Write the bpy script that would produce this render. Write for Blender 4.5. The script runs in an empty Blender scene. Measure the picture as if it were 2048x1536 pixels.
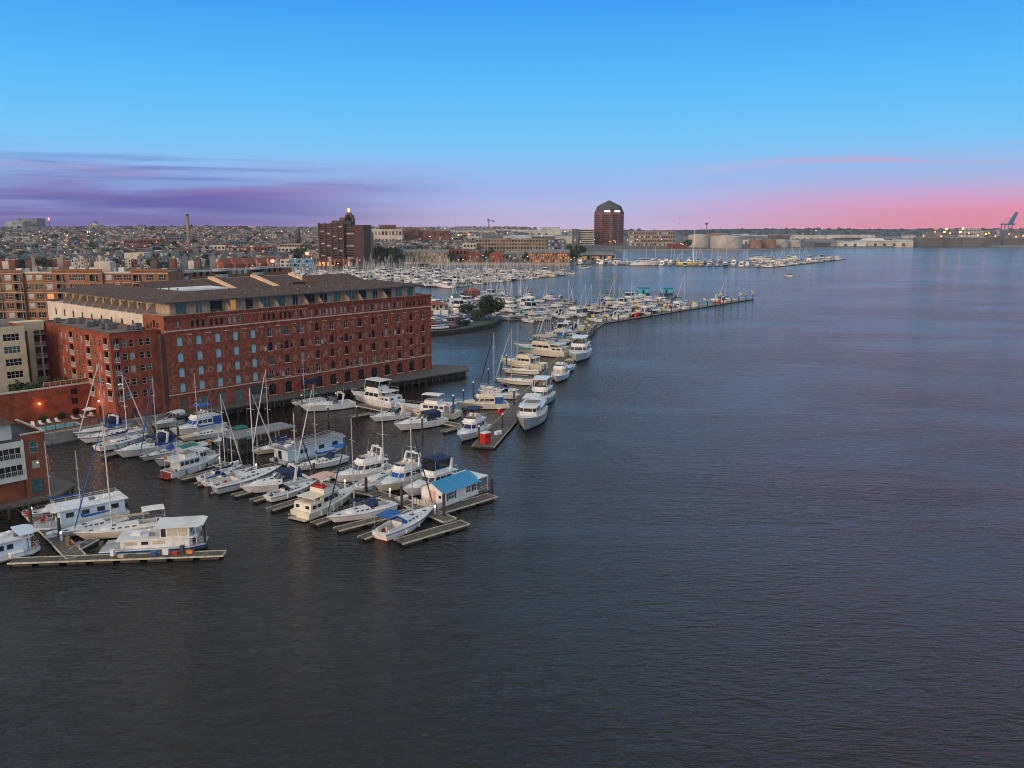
import bpy, math, random
from mathutils import Vector, Matrix
random.seed(11)
RND = random.Random(5)
pi = math.pi
rad = math.radians
sc = bpy.context.scene
COL = sc.collection

# ------------------------------------------------------------------ camera
CAM_H, FPX = 40.0, 1650.0
PITCH = math.atan(313.0 / FPX)
cd = bpy.data.cameras.new('camera')
cam = bpy.data.objects.new('camera', cd)
COL.objects.link(cam)
cam.location = (0, 0, CAM_H)
cam.rotation_euler = (pi / 2 - PITCH, 0, 0)
cd.sensor_width = 36.0
cd.lens = 36.0 * FPX / 2048.0
cd.clip_start, cd.clip_end = 0.5, 60000
sc.camera = cam


def G(px, py, z=0.0):
    """point on the level z seen at photo pixel (px, py)"""
    X, Y = (px - 1024) / FPX, (768 - py) / FPX
    dy = math.cos(PITCH) + Y * math.sin(PITCH)
    dz = -math.sin(PITCH) + Y * math.cos(PITCH)
    t = (z - CAM_H) / dz
    return Vector((X * t, dy * t, z))


def XAT(px, Y, z=2.0):
    return (px - 1024) / FPX * (Y * math.cos(PITCH) + (CAM_H - z) * math.sin(PITCH))


def ZAT(py, Y):
    """height at forward distance Y that shows at photo row py"""
    a = (768 - py) / FPX
    return CAM_H + Y * (a * math.cos(PITCH) - math.sin(PITCH)) / (math.cos(PITCH) + a * math.sin(PITCH))


# ------------------------------------------------------------------ sky, sun, exposure
def lin(r, g, b):
    f = lambda c: (c / 255 / 12.92) if c / 255 <= 0.04045 else ((c / 255 + 0.055) / 1.055) ** 2.4
    return (f(r), f(g), f(b), 1.0)


SUN_AZ = math.atan2(-0.80, -0.60)      # the glow left after sunset comes from behind and left of the camera
SUN_EL = rad(13)
HAZE = 0.000055


class NT:
    def __init__(s, tree):
        s.t = tree
        s.n, s.l = tree.nodes, tree.links

    def node(s, typ, **kw):
        nd = s.n.new(typ)
        for k, v in kw.items():
            setattr(nd, k, v)
        return nd

    def put(s, sock, val):
        if isinstance(val, bpy.types.NodeSocket):
            s.l.new(val, sock)
        elif val is not None:
            sock.default_value = val

    def math(s, op, a, b=None, clamp=False):
        nd = s.node('ShaderNodeMath', operation=op, use_clamp=clamp)
        s.put(nd.inputs[0], a)
        if b is not None:
            s.put(nd.inputs[1], b)
        return nd.outputs[0]

    def mix(s, f, a, b, mode='MIX'):
        nd = s.node('ShaderNodeMix', data_type='RGBA', blend_type=mode)
        s.put(nd.inputs[0], f)
        s.put(nd.inputs[6], a)
        s.put(nd.inputs[7], b)
        return nd.outputs[2]

    def ramp(s, f, stops, interp='LINEAR'):
        nd = s.node('ShaderNodeValToRGB')
        cr = nd.color_ramp
        cr.interpolation = interp
        while len(cr.elements) > 1:
            cr.elements.remove(cr.elements[0])
        cr.elements[0].position, cr.elements[0].color = stops[0]
        for p, c in stops[1:]:
            e = cr.elements.new(p)
            e.color = c
        s.put(nd.inputs[0], f)
        return nd.outputs[0]

    def smooth(s, v, a, b):
        nd = s.node('ShaderNodeMapRange', interpolation_type='SMOOTHSTEP')
        s.put(nd.inputs[0], v)
        nd.inputs[1].default_value, nd.inputs[2].default_value = a, b
        return nd.outputs[0]

    def noise(s, vec, scale, detail=4, rough=.55, dist=0.0):
        nd = s.node('ShaderNodeTexNoise')
        s.put(nd.inputs['Vector'], vec)
        nd.inputs['Scale'].default_value = scale
        nd.inputs['Detail'].default_value = detail
        nd.inputs['Roughness'].default_value = rough
        nd.inputs['Distortion'].default_value = dist
        return nd.outputs[0]

    def mapping(s, vec, scale=(1, 1, 1), loc=(0, 0, 0), rot=(0, 0, 0)):
        nd = s.node('ShaderNodeMapping')
        s.put(nd.inputs[0], vec)
        nd.inputs[1].default_value = loc
        nd.inputs[2].default_value = rot
        nd.inputs[3].default_value = scale
        return nd.outputs[0]


world = bpy.data.worlds.new('World')
sc.world = world
world.use_nodes = True
nt = NT(world.node_tree)
nt.n.clear()
tc = nt.node('ShaderNodeTexCoord').outputs['Generated']
sep = nt.node('ShaderNodeSeparateXYZ')
nt.l.new(tc, sep.inputs[0])
vx, vy, vz = sep.outputs
el = nt.math('MAXIMUM', vz, 0.0)
base = nt.ramp(nt.math('MULTIPLY', el, 2.0), [
    (0.000, lin(214, 188, 228)), (0.040, lin(192, 188, 238)), (0.100, lin(158, 196, 248)), (0.19, lin(122, 200, 252)),
    (0.34, lin(86, 188, 252)), (0.50, lin(58, 158, 250)), (0.59, lin(140, 186, 228)), (0.72, lin(188, 206, 220)), (1.0, lin(210, 220, 226))])
# wispy dusk cloud, stretched along the horizon
cvec = nt.mapping(tc, scale=(1.0, 1.0, 9.0))
n1 = nt.noise(cvec, 1.7, 4, .5, .25)
n2 = nt.noise(nt.mapping(tc, scale=(1.3, 1.3, 16.0), loc=(3.4, 0.4, 1.7)), 1.9, 4, .52, .3)
# the side of the sky where the afterglow is pink (towards the right of the view) and the violet side
pdir = nt.math('ADD', nt.math('MULTIPLY', vx, math.sin(rad(44))), nt.math('MULTIPLY', vy, math.cos(rad(44))))
pink_side = nt.smooth(pdir, 0.80, 1.0)
vio_side = nt.smooth(vx, 0.02, -0.42)
low = nt.smooth(el, 0.105, 0.0)
vlow = nt.smooth(el, 0.060, 0.0)
# pink veil
pv = nt.math('MULTIPLY', nt.math('MULTIPLY', pink_side, nt.smooth(n1, 0.30, 0.62)), low)
c = nt.mix(nt.math('MULTIPLY', pv, .55), base, lin(216, 172, 210))
pg = nt.math('MULTIPLY', nt.math('MULTIPLY', pink_side, vlow), nt.math('ADD', nt.math('MULTIPLY', n2, .7), .52))
c = nt.mix(nt.math('MINIMUM', pg, 0.95), c, lin(255, 118, 142))
# violet cloud bank
vb = nt.math('MULTIPLY', nt.math('MULTIPLY', vio_side, nt.smooth(el, 0.080, 0.010)), nt.math('ADD', nt.math('MULTIPLY', nt.smooth(n1, 0.36, 0.60), .52), .24))
c = nt.mix(nt.math('MINIMUM', vb, .93), c, lin(92, 104, 190))
vb2 = nt.math('MULTIPLY', nt.math('MULTIPLY', vio_side, nt.smooth(el, 0.072, 0.02)), nt.smooth(n2, 0.36, 0.58))
c = nt.mix(nt.math('MULTIPLY', vb2, .85), c, lin(72, 64, 156))
hot = nt.math('MULTIPLY', nt.math('MULTIPLY', nt.smooth(n2, 0.44, 0.66), vio_side), nt.math('MULTIPLY', nt.smooth(el, 0.022, 0.045), nt.smooth(el, 0.085, 0.05)))
c = nt.mix(nt.math('MULTIPLY', hot, .6), c, lin(176, 92, 160))
vgl = nt.math('MULTIPLY', vio_side, nt.smooth(el, 0.026, 0.0))
c = nt.mix(nt.math('MULTIPLY', vgl, .75), c, lin(104, 68, 172))
# faint band of thin purple cloud across the middle
mb_ = nt.math('MULTIPLY', nt.math('MULTIPLY', nt.smooth(n1, 0.48, 0.70), nt.smooth(el, 0.09, 0.045)), nt.smooth(el, 0.01, 0.04))
c = nt.mix(nt.math('MULTIPLY', mb_, .15), c, lin(146, 136, 206))
# fine wisps: warm towards the afterglow, dark blue over the violet bank
n3 = nt.noise(nt.mapping(tc, scale=(1.6, 1.6, 34.0), loc=(1.3, 5.2, 0.6), rot=(0.0, rad(2.2), 0.0)), 2.3, 6, .6, .6)
wisp = nt.math('MULTIPLY', nt.smooth(n3, 0.50, 0.68), nt.math('MULTIPLY', nt.smooth(el, 0.105, 0.055), nt.smooth(el, 0.0, 0.02)))
c = nt.mix(nt.math('MULTIPLY', nt.math('MULTIPLY', wisp, pink_side), .75), c, lin(240, 150, 178))
c = nt.mix(nt.math('MULTIPLY', nt.math('MULTIPLY', wisp, vio_side), .45), c, lin(70, 84, 178))
# high thin veil
hv = nt.math('MULTIPLY', nt.smooth(n1, 0.42, 0.75), nt.smooth(el, 0.25, 0.6))
c = nt.mix(nt.math('MULTIPLY', hv, .30), c, lin(178, 186, 214))
# afterglow round the set sun, behind the camera
sdir = Vector((math.cos(SUN_AZ), math.sin(SUN_AZ), 0))
sd = nt.math('ADD', nt.math('MULTIPLY', vx, sdir.x), nt.math('MULTIPLY', vy, sdir.y))
sg = nt.math('MULTIPLY', nt.smooth(sd, 0.1, 1.0), nt.smooth(el, 0.75, 0.0))
c = nt.mix(nt.math('MULTIPLY', sg, .85), c, (1.25, 0.72, 0.44, 1))
bg = nt.node('ShaderNodeBackground')
nt.l.new(c, bg.inputs[0])
bg.inputs[1].default_value = .97
wo = nt.node('ShaderNodeOutputWorld')
nt.l.new(bg.outputs[0], wo.inputs[0])

sl = bpy.data.lights.new('sun', 'SUN')
sl.energy, sl.angle, sl.color = 2.3, rad(26), (1.0, 0.75, 0.54)
sun = bpy.data.objects.new('sun', sl)
COL.objects.link(sun)
to_sun = Vector((math.cos(SUN_EL) * sdir.x, math.cos(SUN_EL) * sdir.y, math.sin(SUN_EL)))
sun.rotation_euler = to_sun.to_track_quat('Z', 'Y').to_euler()

sc.view_settings.view_transform = 'Standard'
sc.view_settings.look = 'None'
sc.view_settings.gamma = 1.0
sc.view_settings.exposure = 0.0
sc.view_settings.use_curve_mapping = False
sc.render.engine = 'CYCLES'
sc.cycles.use_denoising = True
sc.cycles.filter_width = 1.05
sc.cycles.max_bounces = 6
sc.cycles.diffuse_bounces = 2
sc.cycles.glossy_bounces = 3
sc.cycles.transmission_bounces = 2
sc.cycles.volume_bounces = 0
sc.cycles.transparent_max_bounces = 4
sc.cycles.sample_clamp_indirect = 4.0

# ------------------------------------------------------------------ materials
MATS = {}


def mat(name, col, rough=.6, var=.14, scale=1.2, bump=0.0, bscale=8.0, metal=0.0, emit=None, streak=0.0, spec=.4, coords='Object', dirt=None):
    m = bpy.data.materials.new(name)
    m.use_nodes = True
    t = NT(m.node_tree)
    bs = t.n['Principled BSDF']
    bs.inputs['Roughness'].default_value = rough
    bs.inputs['Metallic'].default_value = metal
    bs.inputs['Specular IOR Level'].default_value = spec
    co = t.node('ShaderNodeTexCoord').outputs[coords]
    c4 = (*col, 1)
    lo = tuple(max(0, x * (1 - var * 1.6)) for x in col) + (1,)
    hi = tuple(min(1, x * (1 + var)) for x in col) + (1,)
    n = t.noise(co, scale, 5, .6)
    cc = t.mix(t.smooth(n, .3, .7), lo, hi)
    n3 = t.noise(co, scale * 9, 3, .6)
    cc = t.mix(t.math('MULTIPLY', t.smooth(n3, .45, .8), var * 1.2), cc, tuple(x * .55 for x in col) + (1,))
    if streak:
        st = t.noise(t.mapping(co, scale=(1.4, 1.4, .10)), 1.6, 4, .65)
        cc = t.mix(t.math('MULTIPLY', t.smooth(st, .48, .72), streak), cc, tuple(x * .38 for x in col) + (1,))
    if dirt:
        d = t.noise(co, .23, 5, .65)
        cc = t.mix(t.math('MULTIPLY', t.smooth(d, .45, .75), dirt[1]), cc, (*dirt[0], 1))
    t.l.new(cc, bs.inputs['Base Color'])
    if bump:
        b = t.node('ShaderNodeBump')
        b.inputs['Strength'].default_value = bump
        b.inputs['Distance'].default_value = .05
        t.l.new(t.noise(co, bscale, 4, .6), b.inputs['Height'])
        t.l.new(b.outputs[0], bs.inputs['Normal'])
    if emit:
        bs.inputs['Emission Color'].default_value = (*emit[0], 1)
        bs.inputs['Emission Strength'].default_value = emit[1]
    MATS[name] = m
    return m


# boats
mat('gel_white', (.74, .75, .74), .28, .09, .8, spec=.5, streak=.20)
mat('gel_dull', (.50, .51, .51), .35, .12, .8, spec=.5, streak=.2)
mat('gel_cream', (.72, .66, .54), .30, .08, .5, spec=.5, streak=.12)
mat('gel_grey', (.42, .45, .47), .35, .08, .5, spec=.5)
mat('gel_sky', (.58, .70, .78), .32, .07, .5, spec=.5, streak=.08)
mat('gel_navy', (.025, .04, .10), .22, .1, .5, spec=.5)
mat('gel_teal', (.30, .48, .50), .35, .08, .5)
mat('deck_white', (.70, .70, .68), .55, .09, 1.0)
mat('deck_tan', (.46, .40, .32), .65, .12, 1.2)
mat('deck_grey', (.36, .37, .38), .7, .15, 1.2)
mat('teak', (.24, .13, .07), .55, .25, 3.0)
mat('antifoul_red', (.26, .045, .03), .7, .2, 1.0)
mat('antifoul_dark', (.03, .035, .045), .7, .2, 1.0)
mat('stripe_blue', (.02, .09, .30), .35, .08, 1.0)
mat('stripe_red', (.42, .03, .03), .4, .1, 1.0)
mat('canvas_navy', (.012, .025, .085), .85, .2, 2.0, bump=.4)
mat('canvas_blue', (.015, .10, .36), .8, .18, 2.0, bump=.4)
mat('canvas_green', (.01, .17, .13), .8, .2, 2.0, bump=.4)
mat('canvas_tan', (.50, .38, .26), .85, .15, 2.0, bump=.4)
mat('canvas_pink', (.60, .38, .32), .85, .12, 2.0, bump=.4)
mat('canvas_white', (.66, .66, .64), .8, .12, 2.0, bump=.4)
mat('canvas_grey', (.20, .20, .21), .85, .18, 2.0, bump=.4)
mat('canvas_red', (.40, .025, .025), .8, .18, 2.0, bump=.4)
mat('yellow_flag', (.80, .62, .02), .8, .12, 2.0)
mat('boat_glass', (.018, .026, .036), .08, .3, 2.0, spec=.8)
mat('blind_cream', (.52, .48, .36), .5, .15, 2.0)
mat('alloy', (.62, .63, .64), .35, .08, 2.0, metal=.6)
mat('mast_dark', (.06, .07, .09), .45, .1, 2.0)
mat('mast_cream', (.60, .56, .48), .45, .1, 2.0)
mat('rubber', (.02, .02, .022), .7, .2, 3.0)
mat('red_paint', (.52, .02, .02), .4, .12, 2.0)
mat('orange_paint', (.70, .20, .03), .5, .12, 2.0)
mat('plastic_white', (.72, .73, .73), .45, .08, 2.0)
mat('wood_dock', (.125, .108, .096), .85, .25, 1.6, bump=.6, bscale=5, dirt=((.10, .10, .085), .5))
mat('wood_dock_olive', (.092, .082, .062), .85, .22, 1.6, bump=.5, bscale=5)
mat('boardwalk_grey', (.090, .084, .080), .88, .3, 1.4, bump=.6, bscale=5, dirt=((.05, .048, .045), .5))
mat('lamp_flood', (.9, .6, .2), .5, .05, 1.0, emit=((1.0, .33, .04), 7.0))
mat('bank_dark', (.045, .040, .030), .95, .3, .4, bump=.5)
mat('wood_trim', (.50, .46, .35), .8, .2, 1.4)
mat('wood_pile', (.055, .048, .045), .85, .3, 2.0, bump=.8, bscale=6)
mat('float_dark', (.05, .045, .04), .8, .3, 2.0)
# buildings
mat('brick_main', (.285, .076, .044), .88, .40, 1.3, streak=.75, bump=.5, bscale=4, dirt=((.15, .060, .042), .75))
mat('brick_apt', (.275, .066, .034), .88, .26, .8, streak=.28, bump=.4, bscale=4)
mat('brick_orange', (.255, .080, .040), .88, .18, .6, streak=.15, bump=.3)
mat('brick_brown', (.255, .120, .065), .88, .16, .5, streak=.2, bump=.3)
mat('brick_dark', (.080, .040, .036), .88, .22, .3, streak=.3)
mat('stone_band', (.50, .41, .33), .85, .18, .8)
mat('letter_paint', (.33, .20, .145), .9, .35, 2.6, dirt=((.20, .07, .05), .6))
mat('stucco_white', (.62, .55, .45), .9, .10, .35, streak=.3)
mat('stucco_beige', (.66, .56, .37), .9, .08, .4, streak=.15)
mat('siding_pale', (.58, .60, .54), .8, .08, .4, streak=.12)
mat('partition_tan', (.38, .30, .21), .9, .12, .8)
mat('peach_wall', (.72, .45, .27), .9, .10, .5)
mat('shingle_brown', (.085, .050, .038), .93, .35, 1.1, bump=.6, bscale=10)
mat('roof_gravel', (.155, .125, .110), .95, .18, .8, bump=.4)
mat('roof_pale', (.62, .63, .62), .9, .12, .3)
mat('roof_grey', (.17, .18, .19), .9, .2, .3)
mat('roof_dark', (.055, .055, .062), .9, .2, .3)
mat('roof_rust', (.22, .07, .05), .9, .2, .5)
mat('roof_blue', (.02, .24, .46), .45, .10, .8)
mat('roof_teal', (.05, .11, .13), .7, .15, .5)
mat('shutter_cyan', (.27, .56, .62), .6, .10, .9)
mat('door_green', (.10, .20, .18), .6, .2, .9, streak=.3)
mat('window_dark', (.010, .012, .015), .10, .35, .35, spec=.35)
mat('window_teal', (.055, .16, .16), .12, .35, .5, spec=.7)
mat('window_pale', (.42, .46, .46), .3, .35, .4)
mat('window_lit', (.8, .45, .1), .5, .2, 2.0, emit=((1.0, .36, .06), .30))
mat('frame_white', (.60, .57, .52), .6, .08, 1.0)
mat('metal_grey', (.20, .21, .22), .5, .2, 1.5, metal=.3)
mat('metal_dark', (.06, .065, .07), .55, .2, 1.5)
mat('concrete', (.30, .28, .26), .9, .18, .4, streak=.35, bump=.4)
mat('paving_red', (.16, .085, .065), .9, .2, .8)
mat('asphalt', (.06, .06, .065), .92, .2, .2)
mat('pool_water', (.05, .42, .52), .05, .08, .6)
mat('soil', (.11, .085, .06), .95, .3, .4, bump=.5)
mat('city_ground', (.085, .085, .082), .95, .35, .02, dirt=((.035, .05, .03), .7))
mat('far_brick', (.175, .060, .042), .9, .3, .06)
mat('far_brick2', (.115, .072, .062), .9, .3, .06)
mat('far_cream', (.52, .48, .40), .9, .2, .06)
mat('far_grey', (.17, .18, .20), .9, .25, .06)
mat('far_tan', (.27, .22, .17), .9, .2, .06)
mat('far_white', (.42, .43, .45), .9, .15, .06)
mat('far_blue', (.05, .20, .34), .6, .2, .06)
mat('far_glass', (.06, .16, .18), .15, .25, .08, spec=.7)
mat('far_slate', (.085, .12, .15), .7, .25, .08)
mat('tank_white', (.42, .39, .36), .6, .12, .05, streak=.35)
mat('tank_rust', (.26, .16, .10), .7, .2, .05, streak=.4)
mat('ship_grey', (.125, .125, .122), .6, .15, .02, streak=.3)
mat('crane_blue', (.04, .14, .24), .5, .15, .1)
mat('gold', (.8, .5, .06), .35, .1, 1.0, emit=((1.0, .62, .06), 1.5))
mat('lamp_warm', (.9, .5, .2), .5, .05, 1.0, emit=((1.0, .38, .07), 30.0))
mat('lamp_white', (.9, .85, .75), .5, .05, 1.0, emit=((1.0, .84, .62), 2.2))
mat('lamp_far', (.9, .8, .6), .5, .05, 1.0, emit=((1.0, .66, .34), 5.0))
mat('lamp_ship', (.9, .6, .2), .5, .05, 1.0, emit=((1.0, .30, .035), 2.4))
mat('lamp_red', (.9, .1, .05), .5, .05, 1.0, emit=((1.0, .10, .07), 7.0))
mat('sign_white', (.9, .9, .85), .5, .05, 1.0, emit=((1.0, .95, .85), 3.0))
mat('bark', (.06, .045, .035), .9, .3, 2.0)
mat('leaf_a', (.030, .058, .026), .7, .35, .9)
mat('leaf_b', (.048, .078, .028), .7, .35, .9)
mat('leaf_c', (.022, .046, .030), .7, .35, .9)
mat('leaf_far', (.030, .052, .048), .8, .4, .05)
mat('carpaint_white', (.66, .66, .66), .25, .05, 1.0)
mat('carpaint_dark', (.035, .037, .042), .25, .1, 1.0)
mat('carpaint_grey', (.26, .27, .29), .25, .1, 1.0)
mat('carpaint_red', (.30, .03, .03), .25, .1, 1.0)


# ------------------------------------------------------------------ mesh helpers
class MB:
    def __init__(s):
        s.v, s.f, s.m = [], [], []

    def add(s, pts, faces, m):
        o = len(s.v)
        s.v += [tuple(p) for p in pts]
        for k, f in enumerate(faces):
            s.f.append([i + o for i in f])
            s.m.append(m[k] if isinstance(m, (list, tuple)) else m)
        return s

    def box(s, x0, x1, y0, y1, z0, z1, m, top=None):
        p = [(x0, y0, z0), (x1, y0, z0), (x1, y1, z0), (x0, y1, z0), (x0, y0, z1), (x1, y0, z1), (x1, y1, z1), (x0, y1, z1)]
        return s.add(p, [(0, 3, 2, 1), (4, 5, 6, 7), (0, 1, 5, 4), (1, 2, 6, 5), (2, 3, 7, 6), (3, 0, 4, 7)], [m, top or m, m, m, m, m])

    def rings(s, rings, m, closed=True, cap0=False, cap1=False):
        n = len(rings[0])
        o = len(s.v)
        for r in rings:
            s.v += [tuple(p) for p in r]
        for k in range(len(rings) - 1):
            mm = m[k] if isinstance(m, (list, tuple)) else m
            for i in range(n if closed else n - 1):
                j = (i + 1) % n
                s.f.append([o + k * n + i, o + k * n + j, o + (k + 1) * n + j, o + (k + 1) * n + i])
                s.m.append(mm)
        if cap0:
            s.f.append([o + i for i in range(n)][::-1])
            s.m.append(cap0 if isinstance(cap0, str) else (m[0] if isinstance(m, (list, tuple)) else m))
        if cap1:
            s.f.append([o + (len(rings) - 1) * n + i for i in range(n)])
            s.m.append(cap1 if isinstance(cap1, str) else (m[-1] if isinstance(m, (list, tuple)) else m))
        return s

    def prism(s, poly, z0, z1, m, top=None, poly2=None):
        return s.rings([[(x, y, z0) for x, y in poly], [(x, y, z1) for x, y in (poly2 or poly)]], m, True, True, top or m)

    def tube(s, p0, p1, r0, m, r1=None, n=6, caps=True):
        p0, p1 = Vector(p0), Vector(p1)
        r1 = r0 if r1 is None else r1
        d = (p1 - p0)
        if d.length < 1e-6:
            return s
        q = d.to_track_quat('Z', 'Y')
        a = [p0 + q @ Vector((math.cos(2 * pi * i / n) * r0, math.sin(2 * pi * i / n) * r0, 0)) for i in range(n)]
        b = [p1 + q @ Vector((math.cos(2 * pi * i / n) * r1, math.sin(2 * pi * i / n) * r1, 0)) for i in range(n)]
        return s.rings([a, b], m, True, caps, caps)

    def path(s, pts, r, m, n=5):
        for a, b in zip(pts, pts[1:]):
            s.tube(a, b, r, m, n=n)
        return s

    def ball(s, c, r, m, n=8, k=5, sz=1.0):
        rg = []
        for j in range(k + 1):
            t = -pi / 2 + pi * j / k
            rr = max(math.cos(t), .02)
            rg.append([(c[0] + r * rr * math.cos(2 * pi * i / n), c[1] + r * rr * math.sin(2 * pi * i / n), c[2] + r * sz * math.sin(t)) for i in range(n)])
        return s.rings(rg, m, True, True, True)

    def xf(s, M):
        s.v = [tuple(M @ Vector(p)) for p in s.v]
        return s

    def ext(s, o, M=None):
        k = len(s.v)
        s.v += [tuple(M @ Vector(p)) for p in o.v] if M else o.v
        s.f += [[i + k for i in f] for f in o.f]
        s.m += o.m
        return s

    def mesh(s, name, smooth=False):
        me = bpy.data.meshes.new(name)
        me.from_pydata(s.v, [], s.f)
        names = list(dict.fromkeys(s.m))
        for nme in names:
            me.materials.append(MATS[nme])
        ix = {nme: i for i, nme in enumerate(names)}
        me.polygons.foreach_set('material_index', [ix[q] for q in s.m])
        if smooth:
            me.polygons.foreach_set('use_smooth', [True] * len(s.f))
        me.update()
        return me

    def build(s, name, parent=None, loc=None, rz=0, smooth=False, label=None):
        return inst(name, s.mesh(name, smooth), parent, loc, rz, label)


def inst(name, me, parent=None, loc=None, rz=0, label=None):
    o = bpy.data.objects.new(name, me)
    COL.objects.link(o)
    if parent:
        o.parent = parent
    if loc is not None:
        o.location = loc
    if rz:
        o.rotation_euler = (0, 0, rz)
    if label:
        o['label'] = label
    return o


def tag(o, label=None, cat=None, group=None, kind=None):
    if label:
        o['label'] = label
    if cat:
        o['category'] = cat
    if group:
        o['group'] = group
    if kind:
        o['kind'] = kind
    return o


def thing(name, label, cat, loc=(0, 0, 0), rz=0, group=None):
    o = bpy.data.objects.new(name, None)
    o.empty_display_size = .1
    COL.objects.link(o)
    o.location = loc
    o.rotation_euler = (0, 0, rz)
    return tag(o, label, cat, group)


def struct(name, mb, **kw):
    return tag(mb.build(name, **kw), kind='structure')


class Asm:
    """a thing as a list of parts; becomes an Empty with children, or one mesh where its parts are too small to see"""

    def __init__(s):
        s.p = []

    def part(s, name, parent=None, label=None, smooth=False):
        m = MB()
        s.p.append((name, m, parent, label, smooth))
        return m

    def make(s, root):
        made = {}
        for name, m, parent, label, smooth in s.p:
            if not m.f:
                continue
            o = m.build(name, made.get(parent, root) if parent else root, smooth=smooth, label=label)
            made.setdefault(name, o)
            made[id(m)] = o
        return root

    def merged(s):
        r = MB()
        for _, m, *_ in s.p:
            r.ext(m)
        return r


def copy_tree(o, parent=None):
    c = o.copy()
    COL.objects.link(c)
    if parent:
        c.parent = parent
    for ch in list(o.children):
        copy_tree(ch, c)
    return c

# ------------------------------------------------------------------ water
def water_material():
    m = bpy.data.materials.new('harbour_water')
    m.use_nodes = True
    t = NT(m.node_tree)
    bs = t.n['Principled BSDF']
    bs.inputs['Base Color'].default_value = (.0045, .0055, .005, 1)
    bs.inputs['IOR'].default_value = 1.43
    bs.inputs['Specular IOR Level'].default_value = .5
    bs.inputs['Specular Tint'].default_value = (1.0, .84, .80, 1)
    co = t.node('ShaderNodeTexCoord').outputs['Object']
    dist = t.node('ShaderNodeCameraData').outputs['View Distance']
    w1 = t.noise(t.mapping(co, scale=(.32, .82, 1), rot=(0, 0, rad(-18))), .85, 3, .55, 1.1)
    w2 = t.noise(t.mapping(co, scale=(.5, 1.1, 1), rot=(0, 0, rad(14))), 1.9, 3, .6, .9)
    w3 = t.noise(t.mapping(co, scale=(.35, .8, 1), rot=(0, 0, rad(-30))), .11, 3, .5, .3)
    patch = t.smooth(t.noise(t.mapping(co, scale=(.6, 1.4, 1)), .016, 4, .6, .6), .34, .66)
    # sheltered basin behind the piers is nearly calm
    sp = t.node('ShaderNodeSeparateXYZ')
    t.l.new(co, sp.inputs[0])
    off = t.math('SUBTRACT', sp.outputs[0], t.math('MULTIPLY', sp.outputs[1], .12))
    calm = t.smooth(off, -30.0, 6.0)
    near = t.smooth(sp.outputs[1], 135.0, 100.0)
    far_ = t.smooth(sp.outputs[1], 190.0, 235.0)
    open_ = t.math('MAXIMUM', t.math('MAXIMUM', calm, near), far_)
    amp = t.math('ADD', t.math('MULTIPLY', open_, .68), .32)
    h = t.math('ADD', t.math('ADD', t.math('MULTIPLY', w1, 1.0), t.math('MULTIPLY', w2, .55)), t.math('MULTIPLY', w3, .55))
    h = t.math('MULTIPLY', h, t.math('MULTIPLY', amp, t.math('ADD', t.math('MULTIPLY', patch, .85), .42)))
    b = t.node('ShaderNodeBump')
    b.inputs['Strength'].default_value = 1.0
    b.inputs['Distance'].default_value = .52
    t.l.new(h, b.inputs['Height'])
    t.l.new(b.outputs[0], bs.inputs['Normal'])
    t.l.new(t.math('ADD', t.math('MULTIPLY', open_, .0), .13), bs.inputs['Roughness'])
    MATS['harbour_water'] = m


water_material()
mb = MB()
mb.add([(-7000, -400, 0), (7000, -400, 0), (7000, 6700, 0), (-7000, 6700, 0)], [(0, 1, 2, 3)], 'harbour_water')
struct('water', mb)

# ------------------------------------------------------------------ frame of the warehouse quarter
A0 = G(342, 828, 2.0)
B0 = G(864, 737, 2.0)
WL = (B0 - A0).length
WANG = math.atan2(B0.y - A0.y, B0.x - A0.x)
WU = Vector((math.cos(WANG), math.sin(WANG), 0))
WV = Vector((-math.sin(WANG), math.cos(WANG), 0))
ORG = Vector((A0.x, A0.y, 0))


def LW(a, b, z=0.0):
    return ORG + WU * a + WV * b + Vector((0, 0, z))


def lw2(a, b):
    p = LW(a, b)
    return (p.x, p.y)


# ------------------------------------------------------------------ land
GZ = 2.0
shore = [(-400, 60), (-300, 128), lw2(-34, .6), lw2(-10.5, 1.0), lw2(-.4, .4), lw2(WL + .5, .02), lw2(WL + .5, 62), (-100, 330), (-128, 420), (-150, 520),
         (-215, 640), (-235, 700), (-180, 735), (-122, 770), (-100, 850), (-118, 905), (-60, 900), (0, 896), (60, 893), (80, 930), (120, 1000), (150, 1200), (180, 1470), (310, 1493),
         (425, 1493), (643, 1639), (760, 1700), (926, 1890), (1010, 1790), (1500, 1850), (6900, 3000), (6900, 6650), (-6900, 6650), (-6900, 60)]
mb = MB()
n = len(shore)
mb.add([(x, y, GZ) for x, y in shore], [tuple(range(n))], 'city_ground')
o_ = len(mb.v)
mb.v += [(x, y, GZ - .001) for x, y in shore] + [(x, y, -1.5) for x, y in shore]
for i in range(n):
    j = (i + 1) % n
    mb.f.append([o_ + i, o_ + n + i, o_ + n + j, o_ + j])
    mb.m.append('concrete')
struct('ground', mb)


def hillz(x, y):
    """ground level of the row house district: rises to a low ridge away from the water on the left"""
    sx = min(1, max(0, (-x - 60) / 700.0)) if y > 700 else 0
    sx = max(sx, min(1, max(0, (y - 1500) / 1200.0)) * min(1, max(0, (500 - x) / 500.0)))
    sy = min(1, max(0, (y - 760) / 1500.0))
    k = (sx * sx * (3 - 2 * sx)) * (sy * sy * (3 - 2 * sy))
    return GZ + 29.0 * k + (1.6 * math.sin(x * .006 + 1) * math.cos(y * .005)) * k


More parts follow.
